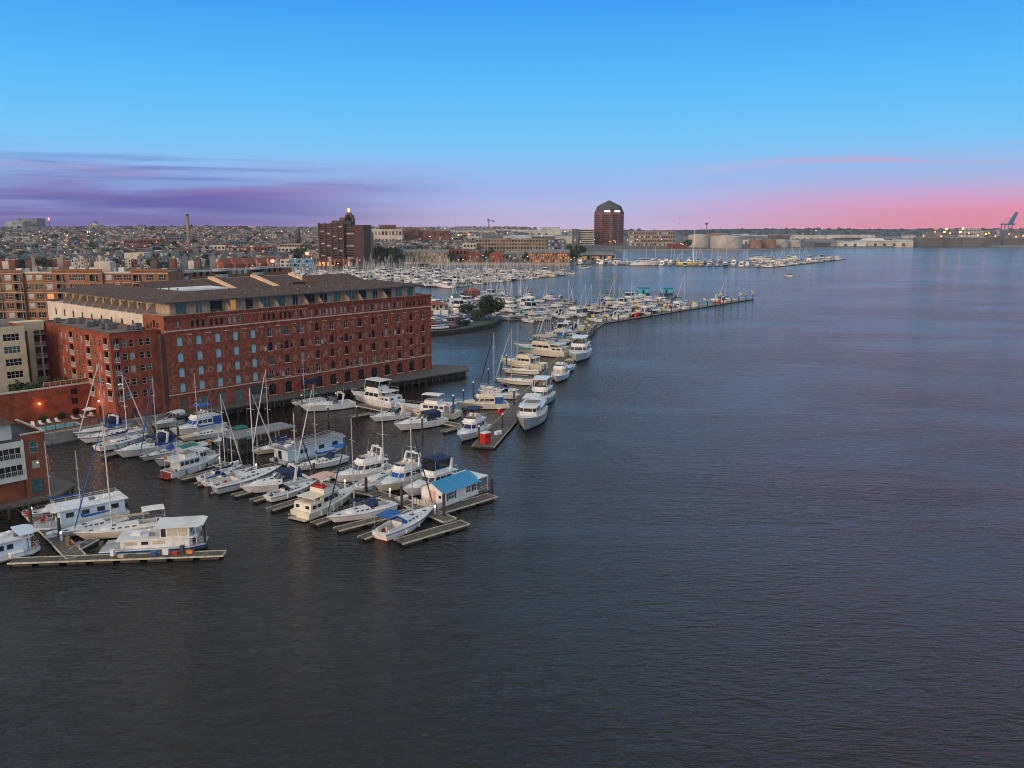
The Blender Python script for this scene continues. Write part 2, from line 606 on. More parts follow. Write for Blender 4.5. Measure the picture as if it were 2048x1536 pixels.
mb = MB()
nx, ny = 60, 50
gx = lambda i: -2700 + i * (3500 / (nx - 1))
gy = lambda j: 720 + j * (4200 / (ny - 1))
mb.v = [(gx(i), gy(j), hillz(gx(i), gy(j)) + (.02 if hillz(gx(i), gy(j)) > GZ + .05 else -.4)) for j in range(ny) for i in range(nx)]
mb.f = [[j * nx + i, j * nx + i + 1, (j + 1) * nx + i + 1, (j + 1) * nx + i] for j in range(ny - 1) for i in range(nx - 1)]
mb.f = [f for f in mb.f if max(mb.v[k][2] for k in f) > GZ + .05]
mb.m = ['city_ground'] * len(mb.f)
struct('hillside', mb, smooth=True)


# ------------------------------------------------------------------ walls with real openings
def wall_bands(mb, M, W, bands, m, depth=.32):
    """wall from x=0..W in the plane y=0 facing -y; bands = (z0, z1, [(x0,x1,za,zb,arch)])"""
    def q(*pts):
        mb.add([M @ Vector(p) for p in pts], [tuple(range(len(pts)))], m)
    for z0, z1, ops in bands:
        x = 0.0
        for (a, b, za, zb, arch) in sorted(ops):
            if a > x + 1e-4:
                q((x, 0, z0), (a, 0, z0), (a, 0, z1), (x, 0, z1))
            if za > z0 + 1e-4:
                q((a, 0, z0), (b, 0, z0), (b, 0, za), (a, 0, za))
            q((a, 0, zb), (b, 0, zb), (b, 0, z1), (a, 0, z1)) if z1 > zb + 1e-4 else None
            d = depth
            q((a, 0, za), (a, 0, zb), (a, d, zb), (a, d, za))
            q((b, 0, za), (b, d, za), (b, d, zb), (b, 0, zb))
            q((a, 0, zb), (b, 0, zb), (b, d, zb), (a, d, zb))
            q((a, 0, za), (a, d, za), (b, d, za), (b, 0, za))
            if arch:
                w = (b - a)
                for s, e in ((a, 1), (b, -1)):
                    p = [(s, .004, zb), (s + e * w * .34, .004, zb), (s + e * w * .12, .004, zb - arch * .36), (s, .004, zb - arch)]
                    q(*p)
                    q(*[(p[k][0], p[k][1] + (depth - .06) * t, p[k][2]) for k, t in ((1, 0), (2, 0), (2, 1), (1, 1))])
                    q(*[(p[k][0], p[k][1] + (depth - .06) * t, p[k][2]) for k, t in ((2, 0), (3, 0), (3, 1), (2, 1))])
            x = b
        if x < W - 1e-4:
            q((x, 0, z0), (W, 0, z0), (W, 0, z1), (x, 0, z1))


WIN_CACHE = {}


def window_meshes(w, h, style, frame, cols, rows, depth=.24, sill=None):
    key = (round(w, 2), round(h, 2), style, frame, cols, rows, sill, depth)
    if key in WIN_CACHE:
        return WIN_CACHE[key]
    p = MB().box(-w / 2, w / 2, depth, depth + .03, 0, h, style)
    f = MB()
    t = .055
    y0, y1 = depth - .05, depth
    f.box(-w / 2, -w / 2 + t, y0, y1, 0, h, frame).box(w / 2 - t, w / 2, y0, y1, 0, h, frame)
    f.box(-w / 2 + t, w / 2 - t, y0, y1, 0, t, frame).box(-w / 2 + t, w / 2 - t, y0, y1, h - t, h, frame)
    for i in range(1, cols):
        x = -w / 2 + w * i / cols
        f.box(x - .03, x + .03, y0 + .005, y1, t, h - t, frame)
    for j in range(1, rows):
        z = h * j / rows
        f.box(-w / 2 + t, w / 2 - t, y0 + .008, y1, z - .03, z + .03, frame)
    if sill:
        f.box(-w / 2 - .16, w / 2 + .16, -.12, .05, -.15, -.003, sill)
    WIN_CACHE[key] = (f.mesh('window'), p.mesh('pane'))
    return WIN_CACHE[key]


def put_window(parent, M, x, z, w, h, style, frame='frame_white', cols=1, rows=2, depth=.24, sill=None, name='window'):
    fm, pm = window_meshes(w, h, style, frame, cols, rows, depth, sill)
    o = inst(name, fm, parent)
    o.matrix_local = M @ Matrix.Translation((x, 0, z))
    inst('pane', pm, o)
    return o


def text_mesh(ch):
    cu = bpy.data.curves.new('letter', 'FONT')
    cu.body, cu.size, cu.align_x = ch, 1.0, 'CENTER'
    cu.offset = .028
    cu.resolution_u = 2
    ob = bpy.data.objects.new('letter', cu)
    COL.objects.link(ob)
    dg = bpy.context.evaluated_depsgraph_get()
    me = bpy.data.meshes.new_from_object(ob.evaluated_get(dg))
    bpy.data.objects.remove(ob)
    return me


# ------------------------------------------------------------------ the tobacco warehouse
FR = WANG
ware = thing('brick_warehouse', 'long red brick waterfront warehouse with faded painted letters and turquoise shuttered windows', 'warehouse', ORG, FR)
I4 = Matrix.Identity(4)
cols_ = [3.06 + i * 4.27 for i in range(17)]
rows_ = [7.15, 10.3, 13.5, 16.8]
wb = MB()
bands = []
gops = []
for i, cx in enumerate(cols_):
    if i == 4:
        gops.append((cx - 1.5, cx + 2.9, 2.0, 5.05, 0))
    else:
        w = 1.0 if i in (0, 16) else 1.9
        gops.append((cx - w / 2, cx + w / 2, 2.0 if i < 4 else 2.35, 4.95, .5))
bands.append((1.2, 5.8, gops))
for k, zc in enumerate(rows_):
    z0 = 5.8 if k == 0 else (rows_[k - 1] + zc) / 2
    z1 = 19.1 if k == 3 else (rows_[k + 1] + zc) / 2
    bands.append((z0, z1, [(cx - .56, cx + .56, zc - .95, zc + .95, .38) for cx in cols_]))
att = []
for i, cx in enumerate(cols_):
    for d in ((0,) if i == 0 else (-1.2, 0, 1.2)):
        if i != 4:
            att.append((cx + d - .34, cx + d + .34, 19.55, 21.0, 0))
bands.append((19.1, 22.35, att))
wall_bands(wb, I4, WL, bands, 'brick_main')
# left gable wall: brick corner piece, then the painted party wall
ML = Matrix.Rotation(-pi / 2, 4, 'Z')      # x runs towards the front corner, faces -a
MLb = Matrix.Translation((0, 9.0, 0)) @ ML
wall_bands(wb, MLb, 9.0, [(1.2, 19.4, []), (19.4, 22.35, [(4.2, 5.2, 19.7, 21.3, .4), (3.0, 3.7, 19.7, 20.8, .3), (5.7, 6.4, 19.7, 20.8, .3)])], 'brick_orange')
wb.add([(WL, 0, 1.2), (WL, 60, 1.2), (WL, 60, 22.35), (WL, 0, 22.35)], [(0, 1, 2, 3)], 'brick_main')
wb.add([(WL, 60, 1.2), (0, 60, 1.2), (0, 60, 22.35), (WL, 60, 22.35)], [(0, 1, 2, 3)], 'brick_main')
# parapet thickness and inner face
for (x0, x1, y0, y1) in ((0, WL, .001, .4), (WL - .4, WL - .001, .4, 60), (.001, .4, .4, 8.99)):
    wb.add([(x0, y0, 22.35), (x1, y0, 22.35), (x1, y1, 22.35), (x0, y1, 22.35)], [(0, 1, 2, 3)], 'stone_band')
wb.add([(.4, .4, 21.8), (WL - .4, .4, 21.8), (WL - .4, .4, 22.35), (.4, .4, 22.35)], [(0, 1, 2, 3)], 'brick_main')
wb.build('wall', ware)
pw = MB()
MLw = Matrix.Translation((-.06, 60.0, 0)) @ ML
wall_bands(pw, MLw, 51.0, [(1.2, 18.0, []), (18.0, 22.0, [(4.6 + k * 5.15, 5.5 + k * 5.15, 18.9, 20.6, .4) for k in range(9)])], 'stucco_white', .3)
pw.add([(-.06, 9, 22), (.4, 9, 22), (.4, 60, 22), (-.06, 60, 22)], [(0, 1, 2, 3)], 'stone_band')
pw.build('painted_wall', ware, label='pale cream painted side wall with small arched openings')
for k in range(9):
    put_window(ware, MLw, 5.05 + k * 5.15, 18.9, .9, 1.7, 'window_dark', 'metal_dark', 1, 2, .2)
put_window(ware, MLb, 4.7, 19.7, 1.0, 1.6, 'window_dark', 'metal_dark', 2, 2, .22)
put_window(ware, MLb, 3.35, 19.7, .7, 1.1, 'window_dark', 'metal_dark', 1, 2, .22)
put_window(ware, MLb, 6.05, 19.7, .7, 1.1, 'window_dark', 'metal_dark', 1, 2, .22)
MB().box(.42, WL - .42, .42, 59.9, 21.6, 21.8, 'roof_pale').build('roof_deck', ware)
# string courses, dentils, cornice
s_ = MB()
s_.box(-.05, WL + .12, -.16, -.001, 18.98, 19.24, 'stone_band')
s_.box(-.03, WL + .08, -.10, -.001, 18.70, 18.97, 'brick_main')
s_.build('string_course', ware)
s_ = MB()
s_.box(-.02, WL + .1, -.16, -.001, 5.72, 5.92, 'stone_band')
s_.box(-.02, WL + .06, -.08, -.001, 5.50, 5.71, 'brick_main')
s_.build('string_course', ware)
s_ = MB()
for k in range(3):
    s_.box(-.05 - k * .05, WL + .05 + k * .05, -.08 - .09 * k, -.001, 21.62 + k * .24, 21.62 + (k + 1) * .24 - .004, 'brick_main')
for k in range(150):
    x = .3 + k * (WL - .6) / 149
    s_.box(x - .10, x + .10, -.09, -.001, 21.36, 21.58, 'stone_band' if 18 < k < 70 else 'brick_main')
s_.build('cornice', ware)
for i in range(16):
    x = (cols_[i] + cols_[i + 1]) / 2
    MB().box(x - .62, x + .62, -.09, -.002, 18.05, 18.22, 'stone_band').build('anchor_plate', ware)
MB().box(.3, 1.6, -.07, -.002, 18.05, 18.2, 'brick_orange').build('anchor_plate', ware)
# windows
for k, zc in enumerate(rows_):
    for i, cx in enumerate(cols_):
        if i < 5:
            put_window(ware, I4, cx, zc - .95, 1.12, 1.9, 'shutter_cyan', 'shutter_cyan', 1, 1, .16)
        else:
            st = RND.choice(['window_dark'] * 6 + ['window_teal', 'window_pale'])
            put_window(ware, I4, cx, zc - .95, 1.12, 1.9, st, RND.choice(['metal_dark', 'metal_dark', 'frame_white']), 2, 2, .2, 'stone_band')
for i, cx in enumerate(cols_):
    for d in ((0,) if i == 0 else (-1.2, 0, 1.2)):
        if i != 4:
            st = 'window_dark' if i in (1, 2, 5, 6, 16, 15) else RND.choice(['window_pale', 'window_dark', 'window_pale', 'window_teal'])
            fr = 'frame_white' if i in (3, 9, 10, 11, 12, 13) else 'metal_dark'
            put_window(ware, I4, cx + d, 19.55, .68, 1.45, st, fr, 1, 2, .2)
for i, cx in enumerate(cols_):
    if i < 4:
        w = 1.0 if i == 0 else 1.9
        d_ = MB().box(-w / 2, w / 2, .2, .26, 0, 2.95, 'door_green')
        for q in range(1, 5):
            d_.box(-w / 2 + w * q / 5 - .015, -w / 2 + w * q / 5 + .015, .185, .2, .05, 2.9, 'metal_dark')
        d_.build('door', ware, (cx, 0, 2.0), label='green boarded door')
    elif i == 4:
        b_ = MB().box(cx - 1.5, cx + 2.9, .3, .36, 2.0, 5.05, 'metal_dark')
        b_.box(cx - 1.0, cx + 2.2, -.5, .28, 2.0, 3.0, 'metal_grey')
        b_.build('loading_bay', ware)
    else:
        w = 1.0 if i == 16 else 1.9
        put_window(ware, I4, cx, 2.35, w, 2.6, 'window_dark', 'metal_dark', 3 if w > 1.5 else 2, 3, .24, 'stone_band')
for i, k, sx in [(5, 1, -1), (5, 1, 1), (6, 1, -1), (6, 1, 1), (10, 1, -1), (10, 1, 1), (5, 0, -1), (5, 0, 1), (6, 0, -1), (7, 0, -1), (7, 0, 1), (13, 1, -1), (13, 1, 1), (14, 1, -1), (14, 1, 1), (15, 1, -1), (11, 0, -1), (10, 0, 1), (8, 1, 1), (12, 1, -1)]:
    zc = rows_[3 - k] if k == 1 else rows_[0]
    x = cols_[i] + sx * 1.35
    st = 'window_pale' if (i + k) % 3 == 0 else 'window_dark'
    f_ = MB().box(x - .24, x + .24, -.02, -.003, zc - .75, zc + .15, st)
    f_.box(x - .30, x + .30, -.05, -.021, zc - .84, zc - .752, 'stone_band')
    f_.build('small_window', ware)
# faded letters
LET = {}
rowtext = {3: ' BALTIMBBDARCI TO ', 2: '     RTCBACRD     ', 1: ' TOBAWABWACESEJSE ', 0: 'FICARDTLCETWICH8C('}
for k, txt in rowtext.items():
    for q, ch in enumerate(txt):
        if ch == ' ':
            continue
        if ch not in LET:
            me = text_mesh(ch)
            me.materials.clear()
            me.materials.append(MATS['letter_paint'])
            LET[ch] = me
        if q == 0:
            x = cols_[0] - 1.9
        elif q == 17:
            x = cols_[16] + 1.6
        else:
            x = (cols_[q - 1] + cols_[q]) / 2
        o = inst('letter', LET[ch], ware)
        o.location = (x, -.006, rows_[k] - .78)
        o.rotation_euler = (pi / 2, 0, 0)
        o.scale = (1.95, 1.95, 1)
# penthouse: set back behind the parapet, tan partitions, glass, shingled hip roof
pz0, pz1 = 21.8, 24.75
ph = MB()
ph.box(2.9, WL - 2.9, 2.9, 17, pz0, pz1, 'partition_tan')
ph.box(2.9, 17, 17.01, 56.5, pz0, pz1, 'partition_tan')
ph.build('penthouse_wall', ware)
for i in range(17):
    x0 = 3.4 + i * 4.02
    wdt = [2.9, 1.6, 2.2, 3.0, 1.7, 2.4][(i * 5 + 2) % 6]
    st = ['window_teal', 'window_dark', 'window_dark', 'window_teal', 'window_dark'][(i * 3) % 5]
    if i == 3:
        st, wdt = 'window_lit', 1.3
    put_window(ware, Matrix.Translation((0, 2.9 - .26, 0)), x0 + 1.9, 22.05, wdt, 2.4, st, 'frame_white' if i % 2 else 'metal_dark', max(2, int(wdt / .8)), 1, .20, name='terrace_window')
    if i in (3, 5, 6, 8, 9, 11, 12, 14):
        MB().rings([[(x0 - .08, 2.9, 21.9), (x0 - .08, .6, 21.9), (x0 - .08, .6, 22.6), (x0 - .08, 2.2, 24.1), (x0 - .08, 2.9, 24.1)],
                    [(x0 + .08, 2.9, 21.9), (x0 + .08, .6, 21.9), (x0 + .08, .6, 22.6), (x0 + .08, 2.2, 24.1), (x0 + .08, 2.9, 24.1)]], 'partition_tan', True, True, True).build('partition', ware)
for i in range(11):
    y0 = 9.2 + i * 4.3
    put_window(ware, Matrix.Translation((2.9 - .26, 0, 0)) @ ML, -(y0 + 2.2), 22.0, 2.2 if i % 3 else 1.4, 2.0, 'window_dark' if i % 2 else 'window_teal', 'frame_white', 2, 1, .2, name='terrace_window')
    MB().rings([[(2.9, y0 - .08, 21.9), (.6, y0 - .08, 21.9), (.6, y0 - .08, 22.5), (2.2, y0 - .08, 24.1), (2.9, y0 - .08, 24.1)],
                [(2.9, y0 + .08, 21.9), (.6, y0 + .08, 21.9), (.6, y0 + .08, 22.5), (2.2, y0 + .08, 24.1), (2.9, y0 + .08, 24.1)]], 'partition_tan', True, True, True).build('partition', ware)
rl = MB()
for z in (22.55, 22.85):
    rl.tube((.25, .22, z), (WL - .25, .22, z), .025, 'metal_grey', n=4)
    rl.tube((.2, .3, z), (.2, 59, z), .025, 'metal_grey', n=4)
for k in range(38):
    rl.tube((.3 + k * 1.97, .22, 22.3), (.3 + k * 1.97, .22, 22.86), .025, 'metal_grey', n=4)
for k in range(30):
    rl.tube((.2, .5 + k * 2, 22.0), (.2, .5 + k * 2, 22.86), .025, 'metal_grey', n=4)
rl.build('terrace_railing', ware)
ez, rz_ = 24.85, 26.3
RR = [(1.2, 1.2, ez), (WL - 1.2, 1.2, ez), (WL - 1.2, 18.8, ez), (18.8, 18.8, ez), (18.8, 58, ez), (1.2, 58, ez), (10, 10, rz_), (WL - 10, 10, rz_), (10, 49.2, rz_)]
rf = MB()
rf.add(RR, [(0, 1, 7, 6), (1, 2, 7), (2, 3, 6, 7), (3, 4, 8, 6), (4, 5, 8), (5, 0, 6, 8)], 'shingle_brown')
low_ = [(x, y, z - .32) for x, y, z in RR[:6]]
rf.add(RR[:6] + low_, [(i, i + 6, (i + 1) % 6 + 6, (i + 1) % 6) for i in range(6)], 'metal_dark')
rf.add(low_, [(0, 1, 3), (1, 2, 3), (0, 3, 5), (3, 4, 5)], 'partition_tan')
rf.build('roof', ware)
for k in range(14):
    x = 13 + k * 4.4 + RND.uniform(-1, 1)
    y = RND.uniform(3.5, 8.5)
    z = ez + (y - 1.2) * (rz_ - ez) / 8.8
    MB().tube((x, y, z - .1), (x, y, z + RND.choice([.35, .35, .5, 1.3 if k == 6 else .4])), .09, 'metal_grey' if k != 6 else 'plastic_white', n=6).build('vent_pipe', ware)
for k in range(9):
    y = 14 + k * 4
    MB().tube((10.6, y, 25.9), (10.6, y, 26.8), .16, 'metal_dark', n=6).build('vent_pipe', ware)
# rear wings round the light court
bw = MB()
bw.box(20, 38, 40, 59.5, 21.81, 24.3, 'roof_pale')
bw.box(38, WL - 1, 57.5, 59.5, 21.81, 25.6, 'roof_pale')
bw.build('rear_block', ware)
br = MB()
for (x0, x1) in ((22, 41.8), (43.6, 55.4), (57.2, 68.4)):
    br.rings([[(x0, 43, 23.0), (x0, 57.4, 25.7), (x0, 57.4, 22.0), (x0, 43, 22.0)], [(x1, 43, 23.0), (x1, 57.4, 25.7), (x1, 57.4, 22.0), (x1, 43, 22.0)]], ['shingle_brown'], True, True, True)
br.build('rear_roof', ware)
for x0 in (41.9, 55.5, 68.5):
    MB().rings([[(x0, 41.5, 22.9), (x0, 57.3, 26.3), (x0, 57.3, 21.9), (x0, 41.5, 21.9)], [(x0 + 1.6, 41.5, 22.9), (x0 + 1.6, 57.3, 26.3), (x0 + 1.6, 57.3, 21.9), (x0 + 1.6, 41.5, 21.9)]], 'peach_wall', True, True, True).build('fire_wall', ware, label='peach stuccoed fire wall')
MB().box(60, 68, 33, 33.5, 21.81, 26.2, 'peach_wall').build('stair_wall', ware)
MB().rings([[(56, 19.2, 24.2), (56, 32, 26.9), (56, 32, 22), (56, 19.2, 22)], [(72, 19.2, 24.2), (72, 32, 26.9), (72, 32, 22), (72, 19.2, 22)]], 'shingle_brown', True, True, True).build('rear_roof', ware)
MB().box(46, 50, 22, 25, 21.81, 26.0, 'shingle_brown').build('chimney', ware)

# boardwalk on piles along the warehouse
bwk = thing('boardwalk', 'grey timber boardwalk on piles along the brick warehouse', 'boardwalk', ORG, FR)
poly = [(-.5, -.02), (-.5, -3.1), (20, -3.7), (79.5, -9.0), (84.5, -3.6), (WL + 3.5, 7.0), (WL + .55, 7.0), (WL + .55, -.02)]
MB().prism(poly, 1.55, 1.93, 'boardwalk_grey').build('deck', bwk)
sk = MB()  # dark sheet added below the deck, in place of the shade there
for p, q in zip(poly[1:5], poly[2:6]):
    sk.add([(p[0] + .02, p[1] + .9, .35), (q[0] - .02, q[1] + .9, .35), (q[0] - .02, q[1] + .9, 1.549), (p[0] + .02, p[1] + .9, 1.549)], [(0, 1, 2, 3)], 'wood_pile')
sk.build('underdeck_shade', bwk)
ed = MB()
for p, q in zip(poly[1:6], poly[2:6]):
    ed.tube((p[0], p[1], 1.84), (q[0], q[1], 1.84), .12, 'boardwalk_grey', n=4)
ed.build('edge_beam', bwk)
for k in range(36):
    t = k / 35
    x = -.2 + t * 79
    y = (-3.2 - (x / 20) * .5) if x < 20 else -3.7 - (x - 20) / 59.5 * 5.3
    MB().tube((x, y + .4, -1), (x, y + .4, 1.56), .17, 'wood_pile', n=6).build('pile', bwk)

# ------------------------------------------------------------------ brick apartment block next to it
apt = thing('apartment_building', 'red brick apartment block with white windows and corner balconies beside the pool', 'apartment building', ORG, FR)
ax0, ax1, ay0, ay1, az1 = -10.4, -.95, 1.5, 36.5, 19.6
zr = [6.2 + k * 2.62 for k in range(5)]
wa = MB()
MA = Matrix.Translation((ax0, ay0, 0))
ops0 = [(8.3 - 1.1, 8.3, 2.0, 4.1, 0), (3.6, 4.5, 2.0, 4.1, 0)]
bd = [(1.9, 5.0, [(3.2, 4.1, 2.0, 4.1, 0), (7.3, 8.3, 2.0, 4.2, 0)])]
wxs = (2.75, 4.15, 6.15, 7.55)
for k, z in enumerate(zr):
    zt = az1 if k == 4 else z + 2.1
    zb = 5.0 if k == 0 else zr[k - 1] + 2.1
    bd.append((zb, zt, [(.75, 1.65, z - .35, z + 1.85, 0)] + [(x - .46, x + .46, z, z + 1.35, 0) for x in wxs]))
wall_bands(wa, MA, ax1 - ax0, bd, 'brick_apt', .3)
MAL = Matrix.Translation((ax0, ay1, 0)) @ ML
Wl = ay1 - ay0
LX = [Wl - 5.0, Wl - 7.2, Wl - 13.5, Wl - 15.8, Wl - 21.5, Wl - 23.8]
LB = [Wl - 1.9, Wl - 10.3, Wl - 18.6]
bd = [(1.9, 5.0, [(Wl - 8.0, Wl - 6.8, 2.0, 4.1, 0)])]
for k, z in enumerate(zr):
    zt = az1 if k == 4 else z + 2.1
    zb = 5.0 if k == 0 else zr[k - 1] + 2.1
    bd.append((zb, zt, [(x - 1.1, x + 1.1, z - .35, z + 1.85, 0) for x in LB] + [(x - .42, x + .42, z, z + 1.35, 0) for x in LX]))
wall_bands(wa, MAL, Wl, bd, 'brick_apt', .3)
wa.add([(ax1, ay0, 1.9), (ax1, ay1, 1.9), (ax1, ay1, az1), (ax1, ay0, az1)], [(0, 1, 2, 3)], 'brick_apt')
wa.add([(ax1, ay1, 1.9), (ax0, ay1, 1.9), (ax0, ay1, az1), (ax1, ay1, az1)], [(0, 1, 2, 3)], 'brick_apt')
wa.build('wall', apt)
MB().box(ax1 + .01, -.02, .06, ay0 + 6, 1.9, 18.6, 'brick_dark').build('gap_shade_block', apt, label='dark block standing in for the shaded gap between the apartment block and the warehouse')  # added block, its dark colour stands in for shade in the narrow gap
MB().box(ax0 + .25, ax1 - .25, ay0 + .25, ay1 - .25, 19.0, 19.25, 'roof_gravel').build('roof', apt)
pp = MB()
for b in ((ax0 - .06, ax1, ay0 - .06, ay0 + .25), (ax0 - .06, ax0 + .25, ay0 + .25, ay1)):
    pp.box(b[0], b[1], b[2], b[3], az1, az1 + .10, 'metal_dark')
pp.build('parapet_cap', apt)
DOORM = MB().box(-.5, .5, .2, .26, 0, 2.1, 'metal_dark').mesh('door')
for x in (3.65, 7.8):
    o = inst('door', DOORM, apt)
    o.matrix_local = MA @ Matrix.Translation((x, 0, 2.0))
o = inst('door', DOORM, apt)
o.matrix_local = MAL @ Matrix.Translation((Wl - 7.4, 0, 2.0))


def balcony_meshes(w, lit=False):
    key = ('bal', w, lit)
    if key not in WIN_CACHE:
        r = MB()
        r.box(-w / 2, w / 2, -.14, .28, -.36, -.26, 'frame_white')
        r.box(-w / 2, w / 2, -.12, -.07, .60, .68, 'frame_white')
        k = int(w / .16)
        for i in range(k + 1):
            x = -w / 2 + .02 + (w - .04) * i / k
            r.box(x - .02, x + .02, -.115, -.075, -.26, .60, 'frame_white')
        if lit:
            for i in range(7):
                r.ball((-w / 2 + w * (i + .5) / 7, -.15, .72 - .06 * abs(i - 3)), .05, 'lamp_white', 5, 3)
        d = MB().box(-w / 2, w / 2, .9, .95, -.35, 1.85, 'window_dark')
        d.box(-.06, .06, .86, .9, -.35, 1.8, 'frame_white')
        WIN_CACHE[key] = (r.mesh('balcony_railing'), d.mesh('balcony_door'))
    return WIN_CACHE[key]


for k, z in enumerate(zr):
    for x in wxs:
        st = RND.choice(['window_dark', 'window_dark', 'window_dark', 'window_pale', 'window_teal'])
        put_window(apt, MA, x, z, .92, 1.35, st, 'frame_white', 1, 2, .12)
    for x in LX:
        put_window(apt, MAL, x, z, .84, 1.35, RND.choice(['window_dark', 'window_dark', 'window_pale']), 'frame_white', 1, 2, .12)
    for M, xs, w in ((MA, [1.2], .9), (MAL, LB, 2.2)):
        for x in xs:
            rm, dm = balcony_meshes(w, k == 1 and (M is MA or x == LB[0]))
            o = inst('balcony_railing', rm, apt)
            o.matrix_local = M @ Matrix.Translation((x, 0, z))
            o = inst('balcony_door', dm, apt)
            o.matrix_local = M @ Matrix.Translation((x, -.5, z))


def ac_unit(x, y, z, w, d, h, label, group='rooftop cooling units on the apartment block'):
    t = thing('air_conditioner', label, 'air conditioner', LW(x, y, z), FR, group)
    MB().box(-w / 2, w / 2, -d / 2, d / 2, .12, h, 'metal_grey').build('casing', t)
    MB().tube((0, 0, h), (0, 0, h + .10), min(w, d) * .36, 'metal_dark', n=10).build('fan_grille', t)
    f = MB()
    for sx in (-1, 1):
        f.box(sx * w * .4 - .06, sx * w * .4 + .06, -d / 2, d / 2, 0, .12, 'metal_dark')
    for q in range(4):
        f.box(-w / 2 - .008, -w / 2 - .001, -d * .45, d * .45, .25 + q * h * .18, .31 + q * h * .18, 'metal_dark')
    f.build('louvre', t)
    return t


for (x, y, w) in ((-2.2, 7, 1.4), (-3.9, 7.6, 1.1), (-5.8, 12, 1.2), (-4.4, 13.2, 1.2), (-6.2, 14.0, 1.0), (-3.4, 19, 1.6), (-5.2, 20.5, 1.3), (-6.8, 19.5, 1.1), (-3.2, 22, 1.3), (-5, 28, 1.3), (-6.6, 29.5, 1.5), (-4, 31, 1.2), (-8, 33, 1.2)):
    ac_unit(x, y, 19.25, w, w * .9, w * RND.uniform(.7, 1.0), 'boxy grey cooling unit on the gravel roof of the brick apartment block')


def point_glow(loc, energy, col, r=.12):
    l = bpy.data.lights.new('lamp_glow', 'POINT')
    l.energy, l.color, l.shadow_soft_size = energy, col, r
    return l


def wall_lamp(pos, nrm, label, energy=60):
    t = thing('wall_lamp', label, 'lamp', pos, math.atan2(nrm.y, nrm.x))
    MB().tube((0, 0, .1), (.35, 0, .25), .03, 'metal_dark', n=5).build('bracket', t)
    MB().ball((.42, 0, .12), .17, 'lamp_warm', 8, 5).build('bulb', t)
    lo = bpy.data.objects.new('lamp_glow', point_glow(None, energy, (1.0, .30, .05)))
    COL.objects.link(lo)
    lo.parent = t
    lo.location = (.75, 0, .05)


wall_lamp(LW(-10.4, 8.2, 5.2), -WU, 'glowing orange lamp on the apartment wall above the doorway', 70)
wall_lamp(LW(-20.4, 13.0, 5.6), -WV, 'glowing orange lamp on the long podium wall above the pool', 55)

# podium with courtyard garden, beige wing
pod = thing('podium_wall', 'long low brick podium with white capping and garden railing above the pool', 'podium', ORG, FR)
pm = MB()
pm.box(-70, ax0 - .02, 13, 13.6, 1.9, 8.4, 'brick_apt')
pm.box(-70, ax0 - .02, 13.601, 45, 1.9, 4.6, 'brick_apt', 'soil')
pm.build('wall', pod)
MB().box(-70, ax0 - .03, 12.85, 13.25, 8.41, 8.72, 'stucco_white').build('capping', pod)
for k in range(8):
    x0 = ax0 - .2 - (k + 1) * 1.05
    r = MB().box(x0, x0 + 1.0, 13.3, 13.34, 8.9, 9.5, 'brick_orange')
    r.box(x0 - .03, x0 + .02, 13.28, 13.36, 8.72, 9.7, 'frame_white').box(x0 + .02, x0 + 1.0, 13.28, 13.36, 9.55, 9.63, 'frame_white')
    r.build('railing_panel', pod)
for z in (2.4, 4.6, 6.6):
    MB().box(-14.2, -13.0, 12.93, 12.99, z, z + 1.1, 'window_dark').build('window', pod)
bei = thing('beige_apartment_wing', 'beige stucco apartment wing with triple dark windows on the brick podium', 'apartment building', ORG, FR)
bx0, bx1, by0, by1 = -60.0, -17.2, 26.0, 36.6
wb = MB()
MBe = Matrix.Translation((bx0, by0, 0))
bd = []
Wb = bx1 - bx0
zb_ = [6.6, 9.2, 11.8, 14.4, 17.0]
tri = [Wb - 2.6 - k * 4.9 for k in range(7)]
for k, z in enumerate(zb_):
    zt = 20.0 if k == 4 else z + 2.1
    zb0 = 4.4 if k == 0 else zb_[k - 1] + 2.1
    bd.append((zb0, zt, [(x - 1.55, x + 1.55, z, z + 1.45, 0) for x in tri]))
wall_bands(wb, MBe, Wb, bd, 'stucco_beige', .25)
wb.add([(bx1, by0, 4.4), (bx1, by1, 4.4), (bx1, by1, 20), (bx1, by0, 20)], [(0, 1, 2, 3)], 'brick_apt')
wb.build('wall', bei)
MB().box(bx0, ax0 - .3, by1 + .02, 48, 5, 19.4, 'brick_apt', 'roof_gravel').build('rear_wall', bei)
MB().box(bx0, bx1 - .1, by0 + .3, by1, 19.2, 19.5, 'roof_gravel').build('roof', bei)
MB().box(bx1 + .01, ax0 - .31, by1 - 3.2, by1, 17.9, 19.9, 'stucco_beige').build('bridge_wall', bei)
MB().box(bx1 + 3.0, bx1 + 4.2, by1 - 3.2, by1 - 2.2, 4.61, 17.89, 'stucco_beige').build('pier', bei)
for k, z in enumerate(zb_):
    for q, x in enumerate(tri):
        st = 'window_teal' if (k == 3 and q == 0) else RND.choice(['window_dark', 'window_dark', 'window_pale'] if k == 4 else ['window_dark'])
        put_window(bei, MBe, x, z, 3.1, 1.45, st, 'frame_white', 4 if q == 0 else 3, 2, .1)
    for sx in (0, 1):
        rm, dm = balcony_meshes(2.6)
        o = inst('balcony_railing', rm, bei)
        o.matrix_local = Matrix.Translation((bx1 + 1.5 + sx * 4.3, by1 - 2.4, z + .2))
        MB().box(bx1 + .2 + sx * 4.3, bx1 + 2.8 + sx * 4.3, by1 - 2.2, by1 - .05, z - .3, z - .1, 'stucco_beige').build('balcony_slab', bei)
for (x, y) in ((-22, 31), (-25, 32), (-30, 30), (-31.5, 32), (-37, 31), (-20, 33.5)):
    ac_unit(x, y, 19.5, 1.3, 1.2, 1.2, 'boxy grey cooling unit on the roof of the beige wing', 'cooling units on the beige wing')

